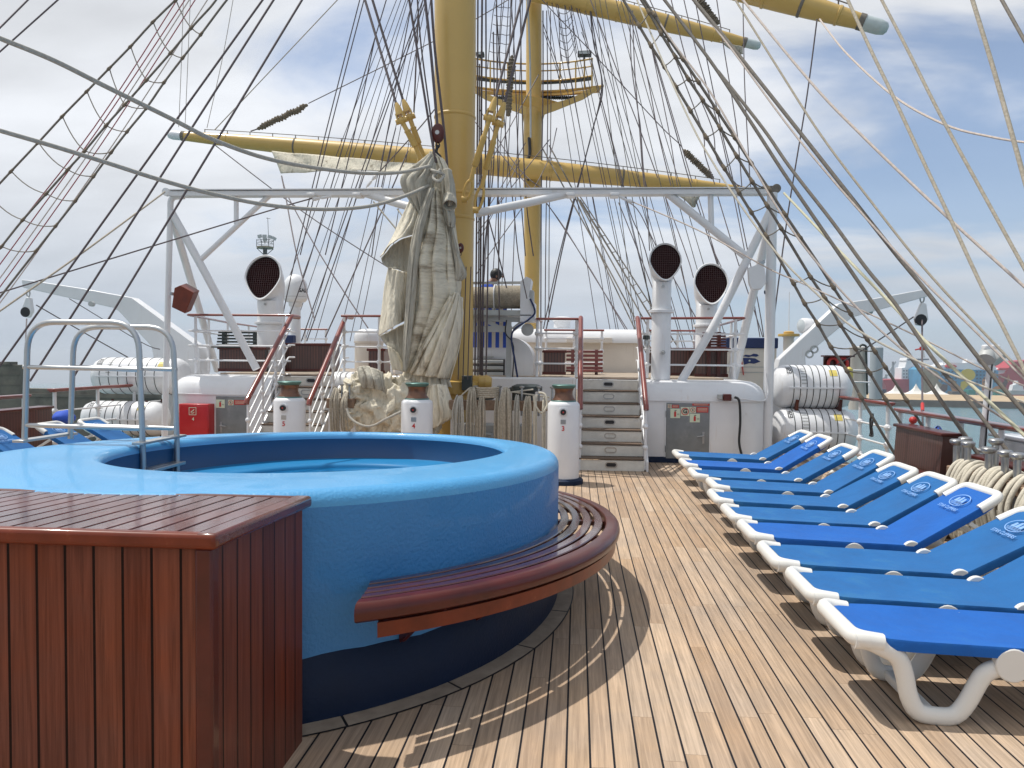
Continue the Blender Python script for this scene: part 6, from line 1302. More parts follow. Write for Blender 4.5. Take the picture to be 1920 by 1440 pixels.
# machinery and shade under the pin rail
m = MB(); m.bbox((P(850, 800, 11.2).x, 11.15, 0), (P(1000, 800, 11.2).x, 11.5, .62)); m.bbox((P(905, 800, 11.1).x, 11.02, 0), (P(925, 800, 11.1).x, 11.16, .5)); 
tag(m.obj('mast_base_casing', m_lgrey, bevel=.02), 'grey steel casing round the mast foot, in shade behind the hanging coils', 'casing')
# starboard rack near the viewer
RX = 3.35; t = thing('pin_rail', 'starboard rack with polished steel pins and heavy looped cream ropes at the right edge', 'pin rail', (RX, 6, 0))
m = MB(); m.bbox((RX - .10, 4.6, .60), (RX + .10, 7.05, .69)); part(m, 'rail_timber', m_wood_raw, t, 35, .012)
for y in (4.9, 6.0, 6.95):
    m = MB(); m.bbox((RX - .03, y - .03, 0), (RX + .03, y + .03, .60)); part(m, 'post', m_white, t, 0)
for px, py, s_ in ((1794, 826, 1), (1810, 822, 1.12), (1815, 830, .95), (1854, 841, 1), (1867, 825, 1.15), (1885, 847, 1), (1908, 852, 1)):
    q = PX(px, py, RX + (.06 if s_ > 1.05 else -.03)); h = max(.12, q.z - .69); m = MB(); m.lathe([(.027, -.2), (.027, h - .04), (.032, h - .04), (.055, h - .02), (.057, h), (.045, h + .012), (.01, h + .016)], (q.x, q.y, .69), n=16); part(m, 'belaying_pin', m_steel, t, 40)
def bigcoil(ya, yb, n_, zb, lab):
    mb = MB()
    for k in range(n_):
        y = ya + (yb - ya) * (k + .5) / n_; j = rng.uniform(-.02, .02); y2 = y - .05 + rng.uniform(-.03, .03); zt = .725 + rng.uniform(0, .035); z2 = zb + rng.uniform(-.04, .06); x = RX - .13 - rng.uniform(0, .05)
        mb.tube(smoothline([V((RX + .17, y + .12, .35)), V((RX + .14, y + .10 + j, .66)), V((RX + .02, y + .05 + j, zt)), V((RX - .10, y + j, zt - .045)), V((x - .03, y - .02 + j, .52)), V((x, y2, .3)), V((x + .01, y2 - .01, z2)), V((x + .06, y2 - .035, z2 - .03)), V((x + .09, y2 - .05, z2 + .1)), V((x + .08, y2 - .05, .45))], 5), .0205, 8)
    return tag(mb.obj('rope_coil', m_ropewh, smooth=60), lab, 'rope coil')
bigcoil(6.95, 6.45, 8, .12, 'heavy cream rope coil at the far end of the starboard rack')
bigcoil(6.42, 5.9, 9, .10, 'heavy cream rope coil in the middle of the starboard rack')
bigcoil(5.86, 5.35, 9, .10, 'heavy cream rope coil at the right edge, above the near lounger headrests')
bigcoil(5.3, 4.75, 9, .10, 'heavy cream rope coil at the near end of the starboard rack, mostly out of frame')
# ------------------------------------------------------------------ starboard furniture
def slant_box(label, X, y0, y1, zt, dx, lean=.05, m_=None, name='slatted_box'):
    t = thing(name, label, 'locker', (X, (y0 + y1) / 2, 0)); m = MB()
    m.hexa([(X - lean, y0, .02), (X + dx, y0, .02), (X + dx, y1, .02), (X - lean, y1, .02), (X, y0, zt), (X + dx, y0, zt), (X + dx, y1, zt), (X, y1, zt)]); part(m, 'slatted_side', m_slat_y, t, 0)
    m = MB(); m.bbox((X - .03, y0 - .03, zt), (X + dx + .02, y1 + .03, zt + .035)); part(m, 'lid', m_varn, t, 35, .01); return t
m_slat_y = plank_mat('varnished_slats_along', [(.075, .022, .013), (.11, .035, .02), (.09, .028, .016)], .055, 30, .010, (.014, .006, .004), ax=1, ay=2, rough=.4, butt=0, grain=.3, coat=.3, bump=.5)
slant_box('upright slatted mahogany box at the starboard rail behind the lounger headrests', 3.72, 8.15, 9.3, .84, .16)
slant_box('red-brown slatted box behind the starboard rope rack', 3.86, 5.4, 7.9, .66, .2)
t = thing('long_bench_locker', 'long low dark brown locker along the starboard side under the lounger headrests', 'locker', (3.2, 7.8, 0))
m = MB(); m.bbox((3.16, 7.2, .0), (3.62, 9.0, .42)); part(m, 'body', m_slat_y, t, 0); m = MB(); m.bbox((3.12, 7.17, .42), (3.65, 9.03, .455)); part(m, 'lid', m_varn, t, 35, .008)
a = PX(1729, 945, 3.14); m = MB(); m.bbox((3.150, a.y - .10, a.z - .10), (3.158, a.y + .10, a.z + .10)); gs = part(m, 'green_sign', mat('sign_green', (.01, .25, .07), .5, var=.03), t, 0)
m = MB(); m.box((3.148, a.y, a.z), (.002, .08, .12)); part(m, 'sign_arrow', m_paper, gs, 0)
t = thing('blue_buoy_cover', 'blue rounded canvas cover hanging on the starboard rail behind the slatted box', 'cover', PX(1758, 830, 4.0))
q = PX(1758, 840, 4.02); m = MB(); m.ball(q, .12, 16, 12, (.5, 1.0, 2.1)); part(m, 'canvas', m_shirt, t, 60)
q = PX(1758, 840, 3.96); m = MB(); m.tube([q + V((-.0, .11 * math.cos(k * PI / 8), .24 * math.sin(k * PI / 8))) for k in range(16)], .008, 6, closed=True); part(m, 'piping', m_bluecanvas, t, 60)
t = thing('white_locker', 'smooth white plastic locker behind the starboard rope rack at the right edge', 'locker', PX(1890, 830, 4.3)); q = PX(1862, 818, 4.25)
m = MB(); m.hexa([(4.25, 5.6, q.z - .22), (4.6, 5.6, q.z - .22), (4.6, q.y - .02, q.z - .22), (4.25, q.y - .02, q.z - .22), (4.22, 5.5, q.z - .02), (4.65, 5.5, q.z - .02), (4.65, q.y, q.z), (4.22, q.y, q.z)]); part(m, 'body', m_white, t, 35, .04)
m = MB(); m.bbox((4.2, 5.45, q.z + .002), (4.67, q.y + .02, q.z + .035)); part(m, 'lid', m_white, t, 35, .02)
# lamp pole
t = thing('pole_floodlight', 'white pole with a twin grey floodlight at the starboard rail', 'floodlight', PX(1842, 838, 4.15))
yq = PX(1842, 838, 4.15).y; a = P(1841, 850, yq); b_ = P(1860, 658, yq); m = MB(); m.tube([a, b_], .034, 12); part(m, 'pole', m_white, t, 60)
m = MB(); m.tube([P(1846, 850, yq - .04), P(1862, 665, yq - .04)], .007, 5); part(m, 'cable', m_black, t, 60)
for s_, lab in ((-1, 'lamp_head'), (1, 'lamp_head')):
    c = P(1858 + s_ * 7, 667, yq); m = MB(); m.lathe([(.03, -.08), (.075, -.05), (.085, .05), (.08, .07)], c, (s_ * .4, -.5, -.55), 18); part(m, lab, m_lgrey, t, 50)
m = MB(); m.box(P(1858, 652, yq), (.16, .08, .06)); part(m, 'bracket', m_white, t, 35, .015)
# ------------------------------------------------------------------ life raft canisters
def canister(px0, px1, pyc, r_px, Y, label, txt, group=None, yaw=0):
    a = P(px0, pyc, Y); b_ = P(px1, pyc, Y); L_ = b_.x - a.x; r = r_px * Y / FPX
    t = thing('raft_canister', label, 'life raft canister', ((a.x + b_.x) / 2, Y, a.z), 'white life raft canisters in cradles')
    h = L_ / 2; pr = [(.02, -h), (r * .55, -h + .01), (r * .85, -h + .06), (r * .98, -h + .16), (r, -h + .24)]
    n_ = 7
    pr += [(q[0], -q[1]) for q in pr[::-1]]
    m = MB(); m.lathe(pr, (0, 0, 0), (1, 0, 0), 40); m.obj('shell', m_white, t, 50)
    m = MB(); hh = h - .10
    m.loops([[V((x, -y, z)) for x, y, z in ((-hh, r * .9, -.012), (-hh + .12, r + .018, -.012), (hh - .12, r + .018, -.012), (hh, r * .9, -.012))], [V((x, -y, z)) for x, y, z in ((-hh, r * .9, .012), (-hh + .12, r + .018, .012), (hh - .12, r + .018, .012), (hh, r * .9, .012))]], closed=True, cap0=True, cap1=True); m.obj('joint_flange', m_white, t, 30)
    for k in range(8):
        x = -h + .26 + (L_ - .52) * k / 7; m = MB(); m.lathe([(r - .002, -.006), (r + .005, -.005), (r + .005, .005), (r - .002, .006)], (x, 0, 0), (1, 0, 0), 40); m.obj('strap', m_black if k % 3 else m_dgreen, t, 50)
    # lettering wrapped on the shell
    def wrap(tx, size, x0, ang, m_):
        q = text_mb(tx, size, (0, 0, 0), (0, 0, 1), (1, 0, 0), 0, bold=.001); mb = MB(); vs = []
        for x, y, z in q.v:
            a_ = ang + z / r; vs.append((x0 + x, -math.cos(a_) * (r + .004), math.sin(a_) * (r + .004)))
        mb.add(vs, q.f); mb.obj('lettering', m_, t, 0)
    wrap(txt, .11, -h + .20, math.radians(52), m_black)
    m = MB(); vs = [(x, -math.cos(a_) * (r + .003), math.sin(a_) * (r + .003)) for a_ in (math.radians(52), math.radians(42), math.radians(32)) for x in (h - .40, h - .28)]; m.add(vs, [[0, 1, 3, 2], [2, 3, 5, 4]]); m.obj('yellow_sticker', m_yel, t, 0)
    m = MB(); vs = []; 
    for k in range(6):
        a0 = math.radians(58 - k * 9); m.add([(x, -math.cos(a_) * (r + .003), math.sin(a_) * (r + .003)) for a_ in (a0, a0 - math.radians(3.5)) for x in (-h + .38, -h + .47)], [[0, 1, 3, 2]])
    m.obj('print_lines', m_lgrey, t, 0)
    return t
canister(1447, 1592, 725, 40, 12.9, 'upper white raft canister on the starboard side with black ESR lettering', 'ESR')
canister(1449, 1602, 806, 40, 12.7, 'lower white raft canister on the starboard side, behind the farthest loungers', 'ESR')
canister(182, 350, 704, 36, 13.6, 'upper white raft canister on the port side beneath the white crane', 'ESR')
canister(162, 312, 783, 34, 13.2, 'lower white raft canister on the port side', 'ESR')
def cradle(pts_px, Y, label):
    t = thing('raft_cradle', label, 'cradle', P(pts_px[0], 765, Y))
    for px in pts_px:
        c = P(px, 766, Y); m = MB(); pr = [(-.20, -.22), (.20, -.22), (.27, .16)] + [(.24 * math.cos(q), .16 - .17 * math.sin(q)) for q in [PI * k / 8 for k in range(1, 8)]] + [(-.27, .16)]
        m.prism(pr, c + V((-.025, 0, 0)), (0, 1, 0), (0, 0, 1), .05); part(m, 'saddle', m_varn, t, 30)
    m = MB(); a = P(pts_px[0], 768, Y); b_ = P(pts_px[-1], 768, Y); m.bbox((a.x, Y - .05, a.z - .05), (b_.x, Y + .05, a.z + .03)); part(m, 'beam', m_varn, t, 0)
    for px in pts_px:
        m = MB(); c = P(px, 766, Y); m.bbox((c.x - .03, Y + .22, 0), (c.x + .03, Y + .28, c.z)); part(m, 'upright', m_varn, t, 0)
    return t
cradle((1486, 1566), 12.8, 'brown timber cradle between the two starboard raft canisters')
cradle((195, 290), 13.4, 'brown timber cradle between the two port raft canisters')
# ------------------------------------------------------------------ white cranes
def crane(label, poly, Y, dep, hook, base):
    t = thing('crane', label, 'crane', P(base[0], base[1], Y)); m = MB(); a = [P(x, y, Y) for x, y in poly]; n_ = len(a)
    # tapering box section: thinner at the tip
    tip = a[0]; far = max((p - tip).length for p in a); b_ = [p + V((0, dep * (.35 + .65 * (p - tip).length / far), 0)) for p in a]
    m.add(a + b_, [list(range(n_)), list(range(n_, 2 * n_))[::-1]] + [[i, (i + 1) % n_, n_ + (i + 1) % n_, n_ + i] for i in range(n_)]); part(m, 'arm', m_white, t, 30, .012)
    m = MB(); c = P(base[0], base[1], Y + dep / 2); m.lathe([(.34, -1.3), (.34, -.1), (.42, -.08), (.42, .0)], c, n=28); part(m, 'pedestal', m_white, t, 40)
    hx, hy = hook; p = P(hx, hy, Y + .1); m = MB()
    m.tube([p + V((.035 * math.cos(q), 0, .07 * math.sin(q) + .02)) for q in [2 * PI * k / 12 for k in range(12)]], .014, 6, closed=True); part(m, 'shackle', m_lgrey, t, 50)
    m = MB(); pr = [(-.02, .0), (.06, -.02), (.10, -.30), (.02, -.42), (-.10, -.40), (-.13, -.28)]; m.prism(pr, p + V((0, .05, -.05)), (1, 0, 0), (0, 0, 1), -.1 if False else .1); blk = part(m, 'hook_block', m_white, t, 30, .015)
    c = p + V((-.03, -.01, -.36)); m = MB(); m.cyl(c + V((0, .0, 0)), c + V((0, -.05, 0)), .10, 20); part(m, 'sheave', m_black, blk, 40)
    return t
cr1 = crane('white steel crane arm angled over the starboard rail above the raft canisters', [(1739, 541), (1636, 560), (1573, 569), (1462, 674), (1450, 720), (1514, 720), (1510, 668), (1598, 595), (1739, 556)], 14.2, .36, (1729, 562), (1486, 712))
m = MB(); m.hexa([P(1514, 700, 14.22), P(1534, 700, 14.9), P(1534, 690, 14.95), P(1516, 690, 14.24), P(1600, 594, 14.22), P(1612, 594, 14.9), P(1612, 592, 14.9), P(1600, 592, 14.22)]); 
cr2 = crane('white steel crane arm reaching left over the port side', [(40, 524), (60, 526), (150, 540), (247, 558), (374, 652), (378, 712), (296, 712), (284, 650), (222, 583), (212, 577), (42, 539)], 14.6, .36, (53, 552), (338, 712))
for k, (x, y) in enumerate(((1518, 664), (1527, 655))):
    m = MB(); c = P(x, y, 14.19); m.tube([c + V((.06 * math.cos(q), 0, .06 * math.sin(q))) for q in [2 * PI * j / 16 for j in range(16)]], .016, 6, closed=True); part(m, 'lightening_hole', m_lgrey, cr1, 50)
for x, y, X2, c_, in ((1630, 585, 0, cr1), (172, 570, 0, cr2)):
    m = MB(); c = P(x, y, 14.3); m.cyl(c + V((0, -.04, 0)), c + V((0, .04, 0)), .05, 14); part(m, 'small_sheave', m_lgrey, c_, 40)
rope([(1729, 600), (1729, 700), (1730, 790), (1732, 830)], 14.2, 9.5, 3.0, m_cable, 'dark hoist wire hanging from the starboard crane hook', name='hoist_wire', cat='wire')
rope([(1713, 594), (1650, 636), (1598, 668), (1540, 700)], 14.2, 14.2, 2.4, m_cable, 'wire running from the starboard crane hook block back to its foot', name='hoist_wire', cat='wire')
rope([(50, 598), (48, 640), (42, 838)], 14.6, 9.5, 2.4, m_cable, 'hoist wire hanging from the port crane hook at the left edge', name='hoist_wire', cat='wire')
rope([(68, 572), (160, 625), (240, 670)], 14.6, 14.6, 2.2, m_cable, 'wire running from the port crane hook block back to its foot', name='hoist_wire', cat='wire')
rope([(130, 560), (262, 640), (300, 655)], 14.6, 14.6, 1.6, m_cable, 'thin wire from the middle of the port crane arm down to its foot', name='hoist_wire', cat='wire')
for y0, y1, mm in ((730, 752, m_black), (758, 771, m_signred)):
    pass
m = MB(); m.cyl(P(1729.6, 757, 10.6), P(1729.8, 771, 10.4), .022, 10); tag(m.obj('red_sleeve', m_signred), 'red sleeve on the starboard hoist wire just above the rail', 'sleeve')
m = MB(); m.cyl(P(1729.2, 650, 13), P(1729.2, 657, 13), .04, 10); m.tube([P(1729, 653, 13), P(1716, 656, 13)], .012, 6); tag(m.obj('red_tie', m_signred), 'red tie on the starboard hoist wire at mid height', 'tie')
# mushroom compass pedestal, round lamp, whip aerial
t = thing('pedestal', 'white pedestal with a flat ochre disc top beside the starboard crane', 'pedestal', P(1479, 690, 15.5)); q = P(1479, 628, 15.5)
m = MB(); m.lathe([(.14, -.70), (.10, -.35), (.10, -.05), (.16, -.02)], q, n=20); part(m, 'stem', m_cream, t, 50)
m = MB(); m.lathe([(.20, -.03), (.205, .0), (.20, .02), (.10, .025), (.10, .06), (.07, .075)], q, n=24); part(m, 'disc', m_mast, t, 40)
m = MB(); m.tube([P(1479, 625, 15.6), P(1480, 547, 15.6)], .008, 5); tag(m.obj('whip_aerial', m_white), 'thin white whip aerial rising over the ochre disc pedestal', 'aerial')
t = thing('round_searchlight', 'white round searchlight on the starboard crane shoulder', 'searchlight', P(1514, 610, 14.6)); q = P(1513, 611, 14.6)
m = MB(); m.lathe([(.05, -.16), (.13, -.12), (.145, 0), (.14, .10), (.12, .13)], q, (-.9, -.35, 0), 24); part(m, 'housing', m_white, t, 50)
m = MB(); m.lathe([(.118, .131), (.05, .15), (.01, .155)], q, (-.9, -.35, 0), 20); part(m, 'glass', m_lens, t, 50)
m = MB(); m.tube([q + V((0, 0, -.14)), q + V((0, 0, -.36))], .03, 8); part(m, 'foot', m_white, t)
m = MB(); m.tube([P(1436, 700, 13.2), P(1437, 552, 13.2)], .022, 8); m2_ = thing('pole_lamp', 'slim white pole with a navy collared lamp beside the starboard gantry post', 'lamp', P(1436, 700, 13.2)); part(m, 'pole', m_white, m2_, 60)
m = MB(); q = P(1437, 545, 13.2); m.lathe([(.03, -.06), (.04, -.03), (.04, .0)], q, n=12); part(m, 'collar', m_navy, m2_); m = MB(); m.lathe([(.035, 0), (.035, .12), (.02, .16)], q, n=12); part(m, 'lamp', m_lens, m2_)
# brown rack with red buoys and beige tank
t = thing('buoy_rack', 'small brown rack holding red lifebuoys above the starboard raft canisters', 'rack', P(1570, 690, 15.5)); a = P(1545, 669, 15.5); b_ = P(1594, 690, 15.5)
m = MB(); m.bbox((a.x, 15.5, b_.z - .05), (b_.x, 15.55, a.z)); m.bbox((a.x - .03, 15.35, a.z), (b_.x + .03, 15.6, a.z + .03)); part(m, 'board', m_varn, t, 0)
for x in (1562, 1580):
    m = MB(); c = P(x, 682, 15.42); m.tube([c + V((.09 * math.cos(q), 0, .11 * math.sin(q))) for q in [2 * PI * j / 16 for j in range(16)]], .032, 8, closed=True); part(m, 'lifebuoy', m_signred, t, 60)
t = thing('beige_tank', 'upright beige tank with a ladder of pipes beside the starboard rail', 'tank', P(1610, 740, 16.5)); a = P(1610, 655, 16.5); 
m = MB(); m.lathe([(.17, -1.25), (.17, -.02), (.18, 0), (.18, .04), (.05, .06)], a, n=28); part(m, 'shell', m_cream, t, 50)
m = MB(); m.tube(rounded([P(1612, 650, 16.3), P(1616, 646, 16.3), P(1624, 648, 16.3), P(1626, 740, 16.3)], .06), .022, 8); part(m, 'pipe', m_dgreen, t, 60)
for y in (694, 716): m = MB(); m.tube([P(1600, y, 16.2), P(1632, y + 1, 16.2)], .016, 6); part(m, 'bracket', m_white, t, 60)
m = MB(); q = P(1592, 702, 14.8); m.lathe([(.06, -.22), (.07, 0), (.06, .10), (.02, .14)], q, n=16); tag(m.obj('yellow_beacon', m_yel), 'small yellow beacon by the end of the upper starboard canister', 'beacon')
m = MB(); q = PX(1712, 788, 3.95); m.ball(q, .045, 14, 10); tag(m.obj('red_float', m_signred), 'small round red float hanging on the starboard rail', 'float')
m = MB(); q = PX(1634, 797, 4.0); m.tube(smoothline([q + V((0, .02 * math.sin(k * 2.1), .16 * math.cos(k * 1.3))) + V((.0, .05 * math.cos(k * 1.7), 0)) for k in range(14)], 4), .009, 5); tag(m.obj('black_cable_loop', m_black), 'black cable bundle hanging beside the lower starboard canister', 'cable')
# port side locker and blue bundle
slant_box('dark red-brown slatted box along the port rail at the left edge', -7.85, 7.6, 10.6, .80, .2, -.02)
m = MB(); q = PX(120, 783, -7.0); m.ball(q, .14, 18, 12, (1.1, .9, .65)); 
m.v = [tuple(V(v) + V((0, 0, .03 * noise.noise(V(v) * 9)))) for v in m.v]; tag(m.obj('blue_bundle', m_shirt), 'small bundled bright blue towel above the port loungers', 'towel')
t = thing('winch_motor', 'black hand winch on the white wall left of the canvas heap', 'winch', P(668, 712, 12.3)); m = MB(); m.cyl(P(660, 716, 12.3), P(676, 716, 12.3), .07, 18); part(m, 'drum', m_black, t); m = MB(); m.tube([P(676, 716, 12.3), P(679, 705, 12.3), P(668, 703, 12.3)], .015, 6); part(m, 'crank', m_black, t)
t = thing('white_casing', 'low white rounded casing beside the canvas heap', 'casing', P(680, 712, 12.55)); m = MB(); m.lathe([(.22, -.35), (.22, .35)], P(668, 722, 12.5), (1, 0, 0), 24); part(m, 'body', m_white, t, 50); m = MB(); m.lathe([(.235, .30), (.235, .34)], P(668, 722, 12.5), (1, 0, 0), 24); part(m, 'band', m_white, t, 50)
# ------------------------------------------------------------------ harbour background, starboard
DQ = 400.0
def seaP(px, py, Y):      # point at distance Y seen at that pixel
    return P(px, py, Y)
def pxz(py, Y, px=1760): return P(px, py, Y).z
m_stone = mat('quay_stone', (.095, .085, .07), .85, var=.35, vs=.35, dirt=(.09, .085, .075), dirt_s=.12, dirt_lo=.5)
m_sand = mat('sandy_quay_top', (.46, .34, .20), .9, var=.2, vs=.15, dirt=(.30, .26, .2), dirt_s=.05, dirt_lo=.6)
m_tent = mat('white_tent_canvas', (.74, .71, .65), .7, var=.05)
m_hred = mat('red_hull_paint', (.42, .035, .05), .5, var=.12, vs=.1)
m_hblue = mat('blue_hull_mural', (.06, .27, .46), .5, var=.25, vs=.12, dirt=(.09, .34, .50), dirt_s=.08, dirt_lo=.55)
m_tan = mat('tan_mural_paint', (.27, .23, .15), .6, var=.3, vs=.3)
m_org = mat('orange_mural_paint', (.50, .22, .07), .6, var=.2, vs=.2)
m_brn = mat('brown_mural_paint', (.10, .06, .05), .6, var=.3, vs=.2)
m_pink = mat('pink_mural_paint', (.42, .13, .13), .6, var=.2, vs=.2)
m_my = mat('yellow_mural_paint', (.58, .45, .04), .6, var=.1, vs=.1)
m_teal = mat('teal_container_paint', (.02, .22, .18), .6, var=.15, vs=.2)
m_silo = mat('hazy_silo_grey', (.36, .38, .40), .7, var=.05, vs=.1)
m_win = mat('ship_window_dark', (.03, .05, .08), .3)
a = PS(1552, 759); b_ = PS(1990, 768)
Yq = (a.y + b_.y) / 2
def quad_slab(p, q, z0, z1, depth):
    d = (V(q) - V(p)); d.z = 0; nrm = V((-d.y, d.x, 0)).normalized() * depth
    if nrm.y < 0: nrm = -nrm
    return [V((p[0], p[1], z0)), V((q[0], q[1], z0)), V((q[0], q[1], z0)) + nrm, V((p[0], p[1], z0)) + nrm, V((p[0], p[1], z1)), V((q[0], q[1], z1)), V((q[0], q[1], z1)) + nrm, V((p[0], p[1], z1)) + nrm]
zt = P(1760, 754, a.y).z; zb_ = P(1760, 743.5, a.y + 80).z
za, zb2 = a.z + 12 * a.y / FPX, b_.z + 12 * b_.y / FPX
st_ = quad_slab(a, b_, a.z - 4, 0, 90)
for i_, z_ in ((4, za), (5, zb2), (6, zb2 - 1), (7, za - 1)): st_[i_].z = z_ - .02
m = MB(); m.hexa(st_); tag(m.obj('quay', m_stone, smooth=0), 'long stone quay wall across the harbour water on the right', 'quay')
sl_ = quad_slab(a + V((0, 1.2, 0)), b_ + V((0, 1.2, 0)), 0, 1, 80)
for i_, z_ in ((0, za - .018), (1, zb2 - .018), (2, zb2 - .018), (3, za - .018), (4, za + .05), (5, zb2 + .05), (6, P(1960, 748, sl_[6].y).z), (7, P(1600, 741.5, sl_[7].y).z)): sl_[i_].z = z_
m = MB(); m.hexa(sl_); q_top = m.obj('quay_sand', m_sand, smooth=0); struct(q_top)
YQ = a.y + 84
def tent(pc, w, pyb, pyt, Y, lab):
    c = P(pc, pyb, Y); k_ = Y / FPX; hw_ = w * k_ / 2; h = (pyb - pyt) * k_; m = MB(); L = []
    for r, z in ((1, 0), (.62, .16), (.36, .34), (.18, .58), (.06, .85), (.01, 1.0)):
        L.append([c + V((hw_ * r * math.cos(q), hw_ * r * math.sin(q), h * z)) for q in [PI / 4 + PI / 2 * k for k in range(4)]])
    t = thing('marquee', lab, 'marquee', c); m.loops(L, cap0=True, cap1=True); part(m, 'canvas_roof', m_tent, t, 0)
    m = MB(); s_ = hw_ * .70; m.bbox((c.x - s_, c.y - s_ + .3, c.z - 3.2), (c.x + s_, c.y + s_, c.z - .02)); part(m, 'side_walls', m_lgrey, t, 0)
tent(1679, 46, 739, 721, YQ + 10, 'leftmost of three white peaked marquees on the quay'); tent(1717, 52, 740, 720, YQ + 10, 'middle one of three white peaked marquees on the quay'); tent(1756, 50, 740, 720, YQ + 10, 'rightmost of three white peaked marquees on the quay')
# ships
def ship_poly(parent, name, pts, Y, dep, m_): 
    a = [P(x, y, Y) for x, y in pts]; n_ = len(a); mb = MB(); mb.add(a + [p + V((0, dep, 0)) for p in a], [list(range(n_)), list(range(n_, 2 * n_))[::-1]] + [[i, (i + 1) % n_, n_ + (i + 1) % n_, n_ + i] for i in range(n_)]); return part(mb, name, m_, parent, 0)
YS1 = YQ + 60
t = thing('cargo_ship', 'red hulled ship with a white bridge moored behind the marquees', 'ship', P(1700, 738, YS1))
ship_poly(t, 'hull', [(1656, 712), (1689, 711), (1727, 711), (1728, 690), (1745, 690), (1745, 742), (1668, 742)], YS1, 16, m_hred)
sp_ = ship_poly(t, 'superstructure', [(1690, 711), (1691, 690), (1697, 689), (1700, 678), (1708, 677), (1712, 683), (1724, 683), (1727, 688), (1727, 711)], YS1 + 1, 12, m_white)
ship_poly(t, 'bridge', [(1699, 676), (1701, 671), (1745, 670), (1747, 675), (1740, 679), (1702, 679)], YS1 + .5, 12, m_white)
ship_poly(t, 'mast', [(1729, 671), (1732, 655), (1735, 671)], YS1 + 3, 2, m_lgrey)
for yy in (694, 700, 706):
    for k in range(6): ship_poly(sp_, 'window', [(1694 + k * 5.3, yy), (1696 + k * 5.3, yy), (1696 + k * 5.3, yy + 2.2), (1694 + k * 5.3, yy + 2.2)], YS1 + .6, .3, m_win)
ship_poly(t, 'bridge_window', [(1702, 673.5), (1742, 672.8), (1742, 675), (1702, 675.8)], YS1 + .2, .2, m_win)
YS2 = YQ + 40
t = thing('mural_ferry', 'tall blue ferry side painted with a colourful mural, moored beyond the quay', 'ship', P(1800, 738, YS2))
hl = ship_poly(t, 'hull', [(1728, 742), (1728, 693), (1736, 688), (1760, 692), (1872, 694), (1872, 742)], YS2, 24, m_hblue)
ship_poly(hl, 'mural_tan', [(1728.5, 741), (1728.5, 693.5), (1736, 689), (1750, 694), (1757, 697), (1763, 704), (1759, 714), (1768, 722), (1774, 733), (1760, 741)], YS2 - .3, .28, m_tan)
ship_poly(hl, 'mural_brown', [(1762, 729), (1768, 720), (1777, 722), (1776, 731), (1770, 736), (1764, 735)], YS2 - .6, .28, m_brn)
ship_poly(hl, 'mural_orange', [(1781, 722), (1786, 712), (1791, 714), (1794, 726), (1800, 733), (1786, 734)], YS2 - .3, .28, m_org)
c = (1815, 703); ship_poly(hl, 'mural_yellow_patch', [(c[0] + 14 * math.cos(2 * PI * k / 18), c[1] + 11.5 * math.sin(2 * PI * k / 18)) for k in range(18)], YS2 - .3, .28, m_my)
ship_poly(hl, 'mural_yellow_patch', [(1800, 730), (1802, 716), (1810, 714), (1818, 720), (1812, 726), (1806, 732)], YS2 - .45, .13, m_my)
ship_poly(hl, 'mural_orange', [(1841, 738), (1842, 712), (1846, 706), (1850, 712), (1851, 728), (1853, 738)], YS2 - .3, .28, m_org)
ship_poly(hl, 'mural_pink', [(1842, 738), (1844, 728), (1853, 726), (1855, 738)], YS2 - .5, .18, m_pink)
ship_poly(hl, 'mural_orange', [(1856, 733), (1866, 725), (1880, 721), (1881, 726), (1868, 733)], YS2 - .5, .18, m_org)
ship_poly(hl, 'mural_brown', [(1852, 704), (1860, 698), (1866, 708), (1858, 714)], YS2 - .3, .28, m_brn)
for r_ in range(4):
    mb = MB()
    for k in range(16):
        x = 1766 + k * 6.6; y = 697 + r_ * 6.3
        if 1798 < x < 1832 or x > 1868: continue
        p = P(x, y, YS2 - .35); mb.box(p, (1.0, .2, .9))
    w_ = part(mb, 'window_row', m_win, hl, 0)
dk = ship_poly(t, 'upper_deck', [(1752, 693), (1754, 686), (1772, 684), (1776, 680), (1850, 681), (1868, 688), (1868, 694)], YS2 + 3, 18, m_white)
ship_poly(t, 'lifeboat', [(1774, 688), (1776, 684), (1790, 684), (1795, 687), (1790, 690), (1777, 690)], YS2 + 1, 2, m_signred)
ship_poly(t, 'lifeboat', [(1848, 689), (1850, 685), (1864, 686), (1862, 690)], YS2 + 1, 2, m_signred)
ship_poly(t, 'mast', [(1768, 683), (1769.5, 672), (1771, 683)], YS2 + 5, 1, m_white)
ship_poly(t, 'funnel', [(1812, 681), (1814, 673), (1828, 674), (1829, 681)], YS2 + 8, 6, m_white)
t = thing('red_ferry', 'red ferry with white upper decks cut by the right edge of the photo', 'ship', P(1900, 738, YS2 + 6))
h2 = ship_poly(t, 'hull', [(1868, 742), (1870, 702), (1884, 700), (1900, 678), (1990, 672), (1990, 742)], YS2 + 14, 22, m_hred)
ship_poly(t, 'upper_deck', [(1868, 702), (1869, 692), (1893, 690), (1900, 684), (1884, 700)], YS2 + 15, 14, m_white)
ship_poly(h2, 'mural_brown', [(1868, 738), (1876, 722), (1883, 715), (1886, 706), (1890, 716), (1884, 730), (1878, 738)], YS2 + 13.6, .3, m_brn)
ship_poly(h2, 'mural_orange', [(1888, 712), (1891, 702), (1894, 712), (1890, 718)], YS2 + 13.6, .3, m_org)
ship_poly(t, 'lifeboat', [(1872, 694), (1874, 690), (1892, 690), (1890, 694)], YS2 + 13, 1.5, m_signred)
t = thing('grey_patrol_boat', 'small light grey vessel in front of the red ferry at the right edge', 'ship', P(1905, 738, YQ + 25))
